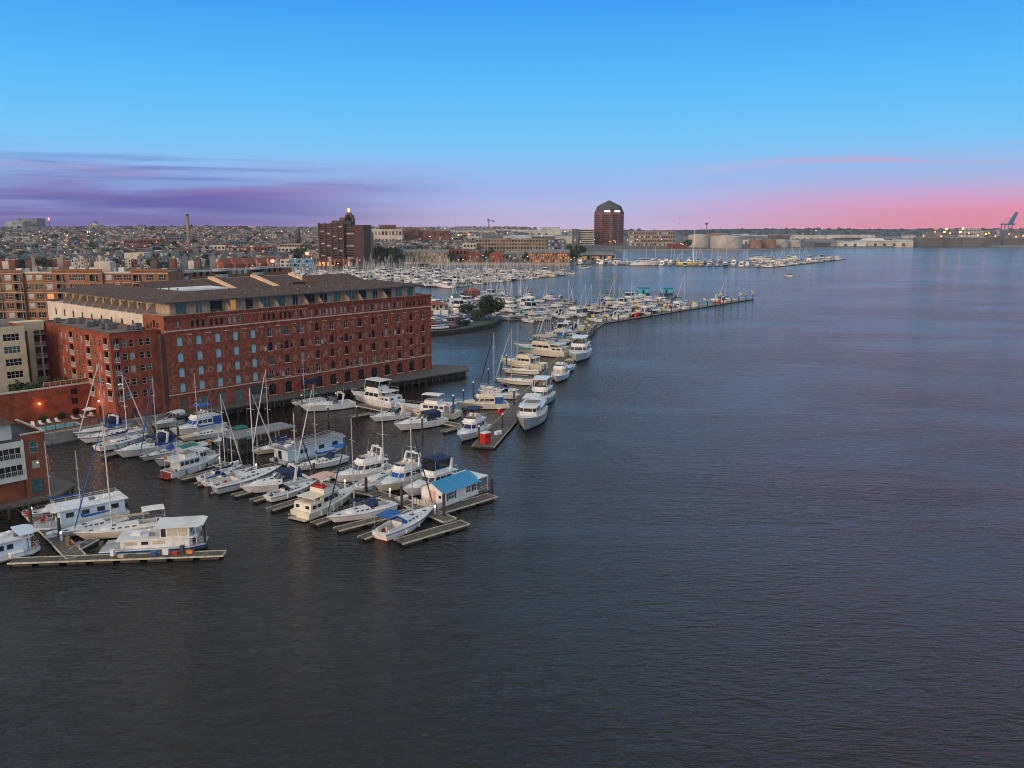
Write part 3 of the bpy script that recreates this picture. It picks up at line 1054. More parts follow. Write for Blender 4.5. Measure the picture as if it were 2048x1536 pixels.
# pool terrace
struct('terrace_paving', MB().prism([(-60, 1.4), (-10.42, 1.4), (-10.42, 12.9), (-60, 12.9)], 2.004, 2.05, 'paving_red'), loc=ORG, rz=FR)
struct('quay_coping', MB().prism([(-60, .45), (-10.5, .85), (-.9, .3), (-.9, .9), (-10.5, 1.4), (-60, 1.0)], 1.9, 2.2, 'concrete'), loc=ORG, rz=FR)
pool = thing('swimming_pool', 'turquoise swimming pool on the brick terrace', 'pool', LW(-20.5, 5.6, 2.05), FR)
MB().box(-5.2, 4.2, -1.5, 1.5, .01, .03, 'pool_water').build('pool_surface', pool)
e = MB()
for b in ((-5.5, 4.5, -1.8, -1.51), (-5.5, 4.5, 1.51, 1.8), (-5.5, -5.21, -1.5, 1.5), (4.21, 4.5, -1.5, 1.5)):
    e.box(b[0], b[1], b[2], b[3], .0, .10, 'stone_band')
e.build('coping', pool)


def deck_chair(x, y, rz):
    t = thing('deck_chair', 'pale reclining deck chair beside the turquoise pool', 'deck chair', LW(x, y, 2.05), FR + rz, 'deck chairs round the pool')
    MB().box(-.3, .3, -.6, .6, .28, .34, 'canvas_white').build('seat', t)
    MB().rings([[(-.3, .6, .3), (.3, .6, .3), (.3, .66, .3), (-.3, .66, .3)], [(-.3, 1.0, .85), (.3, 1.0, .85), (.3, 1.06, .85), (-.3, 1.06, .85)]], 'canvas_white', True, True, True).build('backrest', t)
    for sx in (-.27, .27):
        for sy in (-.55, .55):
            MB().tube((sx, sy, 0), (sx, sy, .28), .02, 'alloy', n=4).build('leg', t)


for k in range(5):
    deck_chair(-24.5 + k * 1.5, 9.2 + .2 * (k % 2), RND.uniform(-.3, .3))
for k in range(3):
    deck_chair(-15.2 + k * 1.6, 9.0, RND.uniform(-.5, .5))


def fence_run(p0, p1, z, h, label, name='terrace_fence'):
    t = thing(name, label, 'fence', (p0[0], p0[1], z), math.atan2(p1[1] - p0[1], p1[0] - p0[0]))
    L = math.hypot(p1[0] - p0[0], p1[1] - p0[1])
    k = max(2, int(L / 1.6))
    for i in range(k + 1):
        MB().box(L * i / k - .04, L * i / k + .04, -.04, .04, 0, h, 'metal_dark').build('post', t)
    r = MB()
    for zz in (.12, h - .08):
        r.box(.05, L - .05, -.02, .02, zz, zz + .05, 'metal_dark')
    for i in range(int(L / .2)):
        r.box(i * .2 + .08, i * .2 + .10, -.012, .012, .17, h - .08, 'metal_dark')
    r.build('picket_rail', t)


fence_run(lw2(-15.2, 2.6), lw2(-10.2, 2.7), 2.05, 1.5, 'dark metal picket fence between the pool and the apartment corner')
fence_run(lw2(-24.6, 3.3), lw2(-16, 3.4), 2.05, 1.1, 'low dark fence along the water side of the pool')
umb = thing('parasol', 'pale open parasol over a table beside the pool', 'parasol', LW(-12.8, 8.3, 2.05), FR)
MB().tube((0, 0, 0), (0, 0, 2.3), .03, 'alloy', n=6).build('pole', umb)
MB().rings([[(1.3 * math.cos(i * pi / 4), 1.3 * math.sin(i * pi / 4), 1.9) for i in range(8)], [(.03 * math.cos(i * pi / 4), .03 * math.sin(i * pi / 4), 2.4) for i in range(8)]], 'canvas_white', True, False, True).build('canopy', umb)
MB().tube((0, 0, .68), (0, 0, .74), .55, 'plastic_white', n=12).build('table_top', umb)

# ------------------------------------------------------------------ corner building on its own pier at the frame's edge
cor = thing('waterfront_house', 'pale sided and red brick waterfront house on a timber deck', 'house', ORG, FR)
cx0, cx1, cy0, cy1, cz = -39.8, -36.7, -36.2, -25.5, 11.1
cw = MB()
MC = Matrix.Translation((cx0, cy0, 0))
wall_bands(cw, MC, cx1 - cx0, [(1.9, 5.2, [(.7, 2.4, 2.2, 4.4, 0)]), (5.2, 7.6, [(1.1, 2.1, 6.0, 7.2, 0)]), (7.6, cz, [(1.0, 2.1, 8.3, 9.9, 0)])], 'brick_orange', .25)
cw.add([(cx1, cy0, 1.9), (cx1, cy1, 1.9), (cx1, cy1, cz), (cx1, cy0, cz)], [(0, 1, 2, 3)], 'brick_orange')
cw.add([(cx1, cy1, 1.9), (-60, cy1, 1.9), (-60, cy1, cz), (cx1, cy1, cz)], [(0, 1, 2, 3)], 'brick_orange')
cw.box(-60, cx0 - .01, cy0 + .3, cy0 + .6, 1.9, 4.9, 'brick_orange')
cw.build('wall', cor)
put_window(cor, MC, 1.55, 2.2, 1.7, 2.2, 'window_teal', 'metal_dark', 2, 3, .15)
put_window(cor, MC, 1.6, 6.0, 1.0, 1.2, 'blind_cream', 'frame_white', 2, 1, .12)
lo = MB().ball((1.85, .1, 6.75), .10, 'lamp_white', 6, 4)
lo.xf(MC)
lo.build('room_lamp', cor)
put_window(cor, MC, 1.55, 8.3, 1.1, 1.6, 'window_teal', 'frame_white', 1, 2, .12)
pb = MB()
MPB = Matrix.Translation((-60, cy0 - .9, 0))
wpx = [20.2 - 1.9 - k * 4.0 for k in range(5)]
wall_bands(pb, MPB, 20.2, [(4.9, 7.5, [(x - 1.5, x + 1.5, 5.6, 7.2, 0) for x in wpx]), (7.5, 10.6, [(x - 1.5, x + 1.5, 8.1, 9.7, 0) for x in wpx])], 'siding_pale', .25)
pb.add([(cx0, cy0 - .9, 4.9), (cx0, cy0, 4.9), (cx0, cy0, 10.6), (cx0, cy0 - .9, 10.6)], [(0, 1, 2, 3)], 'siding_pale')
pb.add([(-60, cy0 - .9, 4.9), (cx0, cy0 - .9, 4.9), (cx0, cy0 + .3, 4.9), (-60, cy0 + .3, 4.9)], [(3, 2, 1, 0)], 'siding_pale')
pb.build('bay_wall', cor)
for x in wpx:
    for z in (5.6, 8.1):
        put_window(cor, MPB, x, z, 3.0, 1.6, 'window_dark', 'frame_white', 4, 1, .15)
        r = MB()
        r.box(-1.5, 1.5, -.06, -.02, .75, .8, 'frame_white')
        for q in range(13):
            r.box(-1.5 + q * .248, -1.47 + q * .248, -.055, -.025, .0, .75, 'frame_white')
        o = r.build('balcony_railing', cor)
        o.matrix_local = MPB @ Matrix.Translation((x, 0, z))
up = MB()
MU = Matrix.Translation((-60, cy0 + .9, 0))
wall_bands(up, MU, 19.4, [(10.6, 13.0, [(15.4, 17.8, 11.2, 12.4, 0), (9, 12, 11.2, 12.4, 0)])], 'siding_pale', .2)
up.add([(-40.6, cy0 + .9, 10.6), (-40.6, cy1 - 1, 10.6), (-40.6, cy1 - 1, 13), (-40.6, cy0 + .9, 13)], [(0, 1, 2, 3)], 'siding_pale')
up.build('attic_wall', cor)
put_window(cor, MU, 16.6, 11.2, 2.4, 1.2, 'window_dark', 'frame_white', 3, 1, .12)
put_window(cor, MU, 10.5, 11.2, 3.0, 1.2, 'window_dark', 'frame_white', 3, 1, .12)
MB().add([(-60.5, cy0 + .3, 12.9), (-40.0, cy0 + .3, 12.9), (-40.0, cy1 - .5, 12.9), (-60.5, cy1 - .5, 12.9), (-60.5, cy0 + 5, 14.6), (-44.5, cy0 + 5, 14.6)],
         [(0, 1, 5, 4), (1, 2, 5), (2, 3, 4, 5), (0, 3, 2, 1)], 'shingle_brown').build('roof', cor)
rt = MB().box(-60, cx1 - .2, cy0 + .2, cy1 - .2, 10.3, 10.5, 'roof_dark')
rt.build('roof_terrace', cor)
MB().prism([(cx0, cy0 - .12), (cx1 + .15, cy0 - .12), (cx1 + .15, cy1 + .1), (cx1 - .2, cy1 + .1), (cx1 - .2, cy0 + .2), (cx0, cy0 + .2)], cz + .003, cz + .2, 'stone_band').build('parapet_cap', cor)
cdk = thing('timber_pier', 'weathered timber deck on piles round the waterfront house', 'pier', ORG, FR)
MB().prism([(-62, -38.6), (-36.2, -38.0), (-32.6, -34.5), (-33.2, -25.0), (-62, -25.0)], 1.5, 1.88, 'wood_dock').build('deck', cdk)
for k in range(14):
    MB().tube((-60 + k * 1.9, -38.3 + k * .03, -1), (-60 + k * 1.9, -38.3 + k * .03, 1.52), .16, 'wood_pile', n=6).build('pile', cdk)
for k in range(5):
    MB().tube((-32.9, -34 + k * 2, -1), (-32.9, -34 + k * 2, 1.52), .16, 'wood_pile', n=6).build('pile', cdk)

# ------------------------------------------------------------------ trees
def crown_mb(r, hz, n, leaf, mats, seed, lumps=9):
    q = random.Random(seed)
    L = []
    for i in range(lumps):
        a, e = q.uniform(0, 2 * pi), q.uniform(-.7, 1.0)
        k = q.uniform(.35, .78)
        L.append((math.cos(a) * k * r * math.sqrt(max(.1, 1 - e * e * .6)), math.sin(a) * k * r * math.sqrt(max(.1, 1 - e * e * .6)), hz + e * hz * .62, q.uniform(.32, .52) * r, q.choice(mats)))
    mb = MB()
    for i in range(n):
        cx, cy, cz, lr, m = q.choice(L)
        d = Vector((q.gauss(0, 1), q.gauss(0, 1), q.gauss(.15, 1))).normalized() * lr * q.uniform(.6, 1.08)
        c = Vector((cx + d.x, cy + d.y, max(.15 * hz, cz + d.z * .85)))
        a = Vector((q.gauss(0, 1), q.gauss(0, 1), q.gauss(0, .7))).normalized()
        b = a.cross(Vector((q.gauss(0, 1), q.gauss(0, 1), q.gauss(0, 1)))).normalized()
        s = leaf * q.uniform(.6, 1.3)
        mb.add([c - a * s, c + b * s * .6, c + a * s, c - b * s * .6], [(0, 1, 2, 3)], m if q.random() < .8 else q.choice(mats))
    return mb


LEAF = ['leaf_a', 'leaf_b', 'leaf_c']
TREE_P = []
for k in range(5):
    n_ = 420
    cr = crown_mb(1.0, 1.0, n_, .16, [LEAF[k % 3], LEAF[(k + 1) % 3]], 40 + k, 8)
    tk = MB().tube((0, 0, -.3), (.03, 0, .5), .09, 'bark', .06, 6)
    for j in range(4):
        a = j * 1.6 + k
        tk.tube((.03, 0, .45), (.45 * math.cos(a), .45 * math.sin(a), 1.05 + .12 * j), .045, 'bark', .015, 5)
    TREE_P.append((cr.mesh('crown'), tk.mesh('trunk')))
CITY_TREES = 'trees among the row houses'


def tree(x, y, z, r, h, label, group=None, proto=None, name='tree'):
    k = RND.randrange(5) if proto is None else proto
    t = thing(name, label, 'tree', (x, y, z), RND.uniform(0, 6), group)
    t.scale = (r, r, h / 1.9)
    inst('crown', TREE_P[k][0], t)
    inst('trunk', TREE_P[k][1], t)
    return t


def bush(x, y, z, r, h, label, group=None, n=900, seed=3, leaf=.3, mats=('leaf_a', 'leaf_b', 'leaf_c'), name='bush'):
    t = thing(name, label, 'bush', (x, y, z), 0, group)
    crown_mb(r, h * .55, n, leaf, list(mats), seed, 12).build('foliage', t)
    s = MB()
    for j in range(4):
        a = j * 1.57 + .4
        s.tube((0, 0, -.2), (r * .5 * math.cos(a), r * .5 * math.sin(a), h * .6), .07, 'bark', .02, 5)
    s.build('stem', t)
    return t


# ------------------------------------------------------------------ generic far building
FOOT = []


def block(name, label, cat, x, y, z, w, d, h, wall, roof='roof_grey', rz=0.0, bays=0, floors=0, win='window_dark', ww=.55, wh=.5, group=None, band=None, parapet=.5, side=True, extra=None, base=0.0):
    FOOT.append((x, y + d / 2, max(w, d) * .62 + 6))
    t = thing(name, label, cat, (x, y, z), rz, group)
    m = MB()
    m.box(-w / 2, w / 2, 0, d, -2, h, wall, roof)
    m.build('wall', t)
    if parapet:
        p = MB()
        e = .35
        p.box(-w / 2 - .05, w / 2 + .05, -.05, e, h + .002, h + parapet, wall).box(-w / 2 - .05, w / 2 + .05, d - e, d + .05, h + .002, h + parapet, wall)
        p.box(-w / 2 - .05, -w / 2 + e, e, d - e, h + .002, h + parapet, wall).box(w / 2 - e, w / 2 + .05, e, d - e, h + .002, h + parapet, wall)
        p.build('parapet', t)
    if bays and floors:
        g = MB()
        fh = (h - base) / floors
        bw = w / bays
        for k in range(floors):
            zc = base + fh * (k + .5)
            for i in range(bays):
                xc = -w / 2 + bw * (i + .5)
                mm = win if isinstance(win, str) else RND.choice(win)
                g.box(xc - bw * ww / 2, xc + bw * ww / 2, -.12, -.01, zc - fh * wh / 2, zc + fh * wh / 2, mm)
            if side:
                ns = max(1, int(d / bw))
                for i in range(ns):
                    yc = d * (i + .5) / ns
                    for sx in (-1, 1):
                        mm = win if isinstance(win, str) else RND.choice(win)
                        x0, x1 = sorted((sx * (w / 2 + .01), sx * (w / 2 + .12)))
                        g.box(x0, x1, yc - bw * ww / 2, yc + bw * ww / 2, zc - fh * wh / 2, zc + fh * wh / 2, mm)
        tag(g.build('window_grid', t), kind='stuff')
    if band:
        g = MB()
        fh = (h - base) / max(1, floors)
        for k in range(1, floors + 1):
            g.box(-w / 2 - .2, w / 2 + .2, -.25, -.001, base + fh * k - .35, base + fh * k - .05, band)
        g.build('floor_band', t)
    if extra:
        extra(t, w, d, h)
    return t


def rooftop(t, w, d, h, n=3, q=None, m=('metal_grey', 'roof_pale', 'metal_dark')):
    q = q or RND
    for i in range(n):
        x, y = q.uniform(-w * .4, w * .4), q.uniform(d * .2, d * .8)
        a, b, c = q.uniform(1, 3), q.uniform(1, 3), q.uniform(.8, 2.2)
        MB().box(x - a, x + a, y - b, y + b, h + .01, h + c, q.choice(m)).build('roof_unit', t)


# ------------------------------------------------------------------ brown brick apartment building behind the warehouse
brn = thing('balconied_apartment_building', 'long brown brick apartment building with balconies behind the warehouse', 'apartment building', (XAT(-30, 304), 304, 0), .02)
FOOT.append((XAT(150, 304), 310, 60))
x_of = lambda px: XAT(px, 304, 12) - XAT(-30, 304)
SEC = [(-30, 50, 'brick_brown', 23.9, 'wBwB'), (50, 108, 'far_tan', 23.6, 'wnw'), (108, 207, 'brick_brown', 24.3, 'BWB'), (207, 264, 'far_tan', 23.6, 'wnw'), (264, 338, 'brick_brown', 24.3, 'Bww')]
wmB, fl = MB(), 3.45
for si, (p0, p1, cap, zt, pat) in enumerate(SEC):
    x0, x1 = x_of(p0), x_of(p1)
    yo = 0 if si % 2 == 0 else .9
    bays = []
    cw_ = (x1 - x0) / len(pat)
    zs = [3.2 + fl * k for k in range(6)]
    bnds = []
    for k, z in enumerate(zs):
        ops = []
        for j, ch in enumerate(pat):
            xc = cw_ * (j + .5)
            hw = {'w': 1.25, 'n': 1.3, 'W': 3.4, 'B': 1.5}[ch]
            hw = min(hw, cw_ * .46)
            ops.append((xc - hw, xc + hw, z + (.1 if ch == 'B' else .5), z + 2.5, 0))
        bnds.append((2.0 if k == 0 else z, zt if k == 5 else zs[k + 1], ops))
    Ms = Matrix.Translation((x0, yo, 0))
    wall_bands(wmB, Ms, x1 - x0, bnds, 'brick_brown', .4)
    wmB.box(x0, x1, yo + .41, 16, 2, zt - .4, 'brick_brown', 'roof_grey') if False else None
    wmB.box(x0 + .01, x1 - .01, yo + 1.9, 16, 2, zt - .5, 'brick_dark', 'roof_grey')
    for xs in (x0, x1):
        wmB.box(xs - .02, xs + .02, yo, 16, 2, zt - .3, 'brick_brown')
    capm = MB().box(x0 + .02, x1 - .02, yo - .25, yo + .5, zt, zt + (.75 if cap == 'brick_brown' else .45), cap if cap == 'brick_brown' else 'stucco_white')
    for k in range(6):
        capm.box(x0 + .02, x1 - .02, yo - .10, yo - .002, zs[k] + 2.85, zs[k] + 3.05, 'stone_band')
    capm.build('cornice', brn)
    for k, z in enumerate(zs):
        if k < 1:
            continue
        for j, ch in enumerate(pat):
            xc = cw_ * (j + .5)
            if ch == 'B':
                hw = min(1.5, cw_ * .46)
                key = ('bb', round(hw, 2))
                if key not in WIN_CACHE:
                    r = MB().box(-hw, hw, -.9, .4, -.1, .05, 'concrete')
                    r.box(-hw, hw, -.9, -.84, .95, 1.02, 'metal_dark')
                    for i in range(12):
                        xx = -hw + 2 * hw * i / 11
                        r.box(xx - .02, xx + .02, -.88, -.85, .05, .95, 'metal_dark')
                    dd = MB().box(-hw, hw, 1.2, 1.25, 0, 2.4, 'window_dark')
                    dd.box(-.08, .08, 1.15, 1.2, 0, 2.4, 'frame_white').box(-hw * .6, -hw * .6 + .1, 1.15, 1.2, 0, 2.4, 'frame_white')
                    WIN_CACHE[key] = (r.mesh('balcony'), dd.mesh('balcony_door'))
                for nm, me in zip(('balcony', 'balcony_door'), WIN_CACHE[key]):
                    o = inst(nm, me, brn)
                    o.matrix_local = Ms @ Matrix.Translation((xc, 0, z + .1))
            else:
                hw = min({'w': 1.25, 'n': 1.3, 'W': 3.4}[ch], cw_ * .46)
                st = RND.choice(['window_dark', 'window_dark', 'window_pale'])
                if si == 1 and k == 3 and j == 2:
                    st = 'window_lit'
                put_window(brn, Ms, xc, z + .5, hw * 2, 2.0, st, 'frame_white', {'w': 3, 'n': 3, 'W': 7}[ch], 2, .2)
wmB.build('wall', brn)
for k in range(16):
    MB().box(-1.0, 1.0, -.8, .8, 0, RND.uniform(1.2, 2.0), RND.choice(['metal_grey', 'metal_dark', 'roof_pale'])).build('roof_unit', brn, (8 + k * 4.0, RND.uniform(6, 13), 23.45))
MB().box(38, 44, 9, 14, 23.4, 27.2, 'far_cream', 'roof_pale').build('penthouse', brn)
# its curved wing, partly hidden by the warehouse roof
wing = thing('curved_apartment_wing', 'brick apartment wing with rounded pale balconies behind the warehouse roof', 'apartment building', (XAT(346, 318), 318, 0), rad(58))
FOOT.append((-120, 350, 30))
MB().box(0, 62, 0, 14, 2, 22.6, 'brick_brown', 'roof_grey').build('wall', wing)
for k in range(3):
    for f in range(6):
        zz = 4.2 + f * 3.2
        xx = 5 + k * 19
        ring = [(xx + 3.2 * math.cos(a), -2.2 * math.sin(a) - .01) for a in [pi * i / 8 for i in range(9)]]
        MB().prism(ring[::-1], zz, zz + 1.1, 'far_slate' if f < 5 else 'far_white').build('balcony', wing)
        MB().box(xx - 2.4, xx + 2.4, -.14, -.02, zz + 1.2, zz + 2.7, 'window_dark').build('balcony_door', wing)
        for dx in (6.5, 9.5, 12.5):
            MB().box(xx + dx - .7, xx + dx + .7, -.14, -.02, zz + .9, zz + 2.5, 'window_pale' if (f + k) % 3 == 0 else 'window_dark').build('window', wing)
    ring = [(5 + k * 19 + 4 * math.cos(a), -3 * math.sin(a)) for a in [pi * i / 8 for i in range(9)]]
    MB().prism(ring[::-1], 22.6, 23.6, 'far_white').build('canopy', wing)

# ------------------------------------------------------------------ landmarks across the water
def sides(n, r, rot=0):
    return [(r * math.cos(rot + 2 * pi * i / n), r * math.sin(rot + 2 * pi * i / n)) for i in range(n)]


# dark brick apartment tower
Y = 890.0
tw = thing('apartment_tower', 'dark brown brick apartment tower with balcony columns behind the crowded marina', 'tower', (XAT(686, Y), Y, GZ), rad(-8))
FOOT.append((XAT(686, Y), Y + 12, 45))
H_ = ZAT(447, Y) - GZ
m = MB().box(-25, 2, 0, 26, -2, H_, 'brick_dark', 'roof_dark')
m.box(2.01, 20, 3, 27, -2, H_ - 3, 'brick_dark', 'roof_dark').box(14, 25, -3, 24, -2, H_ - 1.5, 'brick_dark', 'roof_dark')
m.build('wall', tw)
for x in (-25, -18.4, -11.6, -4.8, 1.4):
    MB().box(x - .9, x + .9, -1.4, -.01, -2, H_ + .6, 'brick_dark').build('rib', tw)
for k in range(15):
    zz = 2 + k * (H_ - 4) / 15
    b = MB()
    for x0, x1, yy in ((-24, -19.4, 0), (-17.4, -12.6, 0), (-10.6, -5.8, 0), (-3.8, .5, 0), (3, 13.5, 3)):
        b.box(x0, x1, yy - .9, yy - .02, zz, zz + .9, 'far_brick2')
        b.box(x0 + .3, x1 - .3, yy - .12, yy - .02, zz + .92, zz + 2.0, 'window_pale' if (k * 7 + int(x0)) % 5 == 0 else 'window_dark')
    tag(b.build('balcony_row', tw), kind='stuff')
MB().box(-8, 8, 6, 20, H_ - 3, H_ + 3, 'roof_dark').build('machine_room', tw)
block('tan_tower', 'slim tan building beside the dark apartment tower', 'building', XAT(738, 905), 905, GZ, 7, 14, ZAT(466, 905) - GZ, 'far_tan', 'roof_grey', 0, 1, 14, wh=.4)
# brewery with stepped top and golden ball
Y = 1500.0
br_ = thing('stepped_brewery', 'stepped red brick brewery crowned by a glowing golden ball', 'brewery', (XAT(690, Y), Y, hillz(XAT(690, Y), Y)), 0)
z0 = hillz(XAT(690, Y), Y)
for x0, x1, py in ((-22, 14, 441), (-8, 16, 435), (2, 14, 430), (5, 11, 426)):
    MB().box(x0, x1, 0, 24 - abs(x0) * .3, -2, ZAT(py, Y) - z0, 'far_brick', 'roof_grey').build('wall', br_)
MB().ball((8, 6, ZAT(420, Y) - z0), 2.5, 'gold', 10, 6, 1.4).build('golden_ball', br_)
# old chimney
Y = 1150.0
ch = thing('factory_chimney', 'tall tapering tan brick factory chimney above the row houses', 'chimney', (XAT(380, Y), Y, hillz(XAT(380, Y), Y)), 0)
zt = ZAT(428, Y) - hillz(XAT(380, Y), Y)
MB().rings([[(x, y, -2) for x, y in sides(12, 3.1)], [(x, y, zt * .3) for x, y in sides(12, 2.8)], [(x, y, zt * .94) for x, y in sides(12, 1.9)], [(x, y, zt * .95) for x, y in sides(12, 2.2)], [(x, y, zt) for x, y in sides(12, 2.1)]],
           ['brick_brown', 'far_tan', 'far_brick2', 'far_brick2'], True, False, True).build('shaft', ch)
MB().box(-5, 5, -5, 5, -3, 5, 'brick_brown').build('plinth', ch)
# the office tower across the harbour
Y = 1850.0
ot = thing('office_tower', 'brick office tower with cut corners and dark pyramid roof across the harbour', 'office tower', (XAT(1217.5, Y), Y, GZ), 0)
FOOT.append((XAT(1217, Y), Y, 70))
zb, zs_, zt = ZAT(425, Y) - GZ, ZAT(412, Y) - GZ, ZAT(400, Y) - GZ
hw, cc = 32.0, 11.0
pl = [(-hw, cc), (-hw + cc, -18), (0, -30), (hw - cc * 1.2, -22), (hw, 0), (hw, 30), (hw - 8, 42), (-hw + 8, 42)]
m = MB()
pl2 = [(x * .80, y * .8 + 1) for x, y in pl]
m.rings([[(x, y, -2) for x, y in pl], [(x, y, zb) for x, y in pl], [(x, y, zs_) for x, y in pl2], [(0, 8, zt)] * len(pl)], ['far_brick', 'roof_dark', 'roof_dark'], True, False, False)
m.build('wall', ot)
for k in range(14):
    zz = 6 + k * (zb - 10) / 14
    g = MB()
    for i in range(5):
        (x0, y0), (x1, y1) = pl[i], pl[i + 1]
        dv = Vector((x1 - x0, y1 - y0, 0)).normalized()
        nv = Vector((dv.y, -dv.x, 0))
        a, b = Vector((x0, y0, zz)) + dv * 3 + nv * .15, Vector((x1, y1, zz)) - dv * 3 + nv * .15
        g.add([a, b, b + Vector((0, 0, 2.2)), a + Vector((0, 0, 2.2))], [(0, 1, 2, 3)], 'window_dark')
    tag(g.build('window_band', ot), kind='stuff')
a, b = Vector((pl[2][0] + 1, pl[2][1] - .4, 6)), Vector((pl[3][0] - 6, pl[3][1] - .4 - .0, 6))
g = MB()
g.add([a, b, b + Vector((0, 0, zb - 12)), a + Vector((0, 0, zb - 12))], [(0, 1, 2, 3)], 'far_glass')
g.build('glass_bay', ot)
for (x, y) in ((-8, -27), (14, -25)):
    for k in range(5):
        MB().box(x - 6 + k * 2.6, x - 4.4 + k * 2.6, y - .6 - .3 * k * (1 if x < 0 else 0), y - .2, zb + .5, zb + 3.4 + (k % 2) * .8, 'sign_white').build('roof_sign', ot)
LM = [
    # name, label, cat, px, Y, w, top py, depth, wall, roof, bays, floors, win
    ('white_cube_building', 'blank pale cube shaped building among the row houses', 'building', 270, 800, 19, 507, 16, 'far_cream', 'roof_pale', 0, 0, None),
    ('slate_factory', 'dark slate factory with pale window strips below the tall chimney', 'factory', 325, 850, 36, 503, 22, 'far_slate', 'roof_dark', 9, 2, ['window_pale', 'window_dark', 'window_teal']),
    ('slate_warehouse', 'long low slate warehouse beside the foot of the chimney', 'warehouse', 396, 900, 36, 508, 24, 'far_slate', 'roof_dark', 10, 2, ['window_pale', 'window_dark']),
    ('glass_office', 'teal glass office block on the far hill', 'office building', 33, 2200, 45, 443, 40, 'far_glass', 'roof_grey', 6, 7, ['far_slate', 'far_glass']),
    ('hospital_block', 'grey and brown office block beside the teal glass one', 'office building', 59, 2260, 52, 437, 40, 'far_grey', 'roof_grey', 8, 8, ['far_slate', 'far_glass', 'far_tan']),
    ('school_building', 'long brown brick institution on the ridge beyond the chimney', 'institution', 462, 2000, 62, 453, 40, 'far_brick2', 'roof_dark', 12, 3, ['window_dark', 'far_cream']),
    ('red_factory', 'red brick factory with rows of pale windows above the gabled town houses', 'factory', 495, 1000, 49, 495, 20, 'far_brick', 'roof_rust', 12, 3, ['window_pale', 'window_pale', 'window_dark']),
    ('brick_warehouse_ridge', 'wide red brick warehouse on the low ridge beyond the marina', 'warehouse', 822, 1750, 32, 457, 26, 'far_brick', 'roof_grey', 6, 3, ['window_dark', 'far_brick2']),
    ('brick_factory_ridge', 'low red brick factory with stepped roofs on the ridge', 'factory', 868, 1760, 66, 462, 30, 'far_brick', 'roof_grey', 12, 2, ['window_dark', 'far_brick2']),
    ('cream_plant', 'long cream plant with a brick tower on the ridge', 'plant', 770, 1700, 70, 459, 30, 'far_cream', 'roof_pale', 10, 2, ['window_dark', 'far_grey']),
    ('brick_hall_ridge', 'small red hall on the skyline behind the cream plant', 'hall', 775, 2100, 38, 450, 24, 'far_brick', 'roof_grey', 6, 2, ['window_dark']),
    ('tan_apartments', 'long tan apartment block with many square windows behind the town houses', 'apartment building', 1023, 1100, 94, 478, 22, 'far_tan', 'roof_grey', 24, 5, ['window_dark', 'window_dark', 'far_brick2']),
    ('slate_apartments', 'slate blue end of the long tan apartment block', 'apartment building', 1112, 1098, 22, 479, 22, 'far_slate', 'roof_grey', 5, 5, ['window_dark', 'window_pale']),
    ('cream_annex', 'low cream annexe with two window strips beside the tan apartment block', 'building', 940, 1090, 17, 487, 18, 'far_cream', 'roof_grey', 4, 3, ['window_dark']),
    ('slate_hall', 'low slate hall behind the tan apartments', 'hall', 985, 1200, 30, 472, 20, 'far_slate', 'roof_grey', 0, 0, None),
    ('red_row', 'plain red brick block between the waterfront town houses', 'building', 915, 950, 22, 499, 16, 'far_brick', 'roof_grey', 5, 2, ['window_dark']),
    ('parking_garage', 'pale parking garage with open decks beside the office tower', 'parking garage', 1167, 1800, 44, 459, 30, 'far_cream', 'roof_grey', 1, 7, ['window_dark']),
    ('old_cannery', 'long tan brick cannery with many windows beside the office tower', 'factory', 1304, 1700, 92, 463, 26, 'far_tan', 'roof_grey', 20, 4, ['window_dark', 'window_dark', 'window_pale']),
    ('red_shed', 'low red shed on the far quay', 'shed', 1355, 1530, 34, 488, 18, 'far_brick', 'roof_rust', 0, 0, None),
    ('blue_building', 'blue painted waterfront building with bright lights behind the marina', 'building', 603, 742, 21, 519, 12, 'far_blue', 'roof_grey', 6, 3, ['window_pale', 'window_teal', 'window_dark']),
    ('pale_annex', 'pale end block joined to the blue waterfront building', 'building', 571, 742.5, 9, 520, 12, 'far_cream', 'roof_pale', 2, 3, ['window_dark']),
    ('slate_tower_small', 'small grey tower block at the near side of the parking garage', 'building', 1150, 1790, 12, 458, 16, 'far_grey', 'roof_grey', 2, 8, ['window_dark']),
]
for (nm, lb, ct, px, Y, w, py, d, wl, rf_, bays, fls, win) in LM:
    x = XAT(px, Y)
    z = hillz(x, Y)
    t = block(nm, lb, ct, x, Y, z, w, d, ZAT(py, Y) - z, wl, rf_, 0, bays, fls, win or 'window_dark', .55 if bays > 1 else .94, .5, band='far_white' if nm in ('parking_garage', 'blue_building') else None)
    if nm in ('red_factory', 'tan_apartments', 'old_cannery', 'slate_factory', 'cream_plant', 'school_building'):
        rooftop(t, w, d, ZAT(py, Y) - z, 4)
# church dome on the hill
Y = 2300.0
x = XAT(190, Y)
dm = thing('domed_church', 'small domed church on the skyline of the far hill', 'church', (x, Y, hillz(x, Y)), 0)
hz_ = ZAT(450, Y) - hillz(x, Y)
MB().box(-14, 14, 0, 30, -2, hz_, 'far_tan', 'roof_grey').build('wall', dm)
MB().rings([[(a, b + 12, hz_) for a, b in sides(12, 7)], [(a, b + 12, hz_ + 5) for a, b in sides(12, 7)], [(a, b + 12, hz_ + 9) for a, b in sides(12, 5)], [(a, b + 12, hz_ + 12) for a, b in sides(12, .6)]], ['far_cream', 'roof_teal', 'roof_teal'], True, False, True).build('dome', dm)
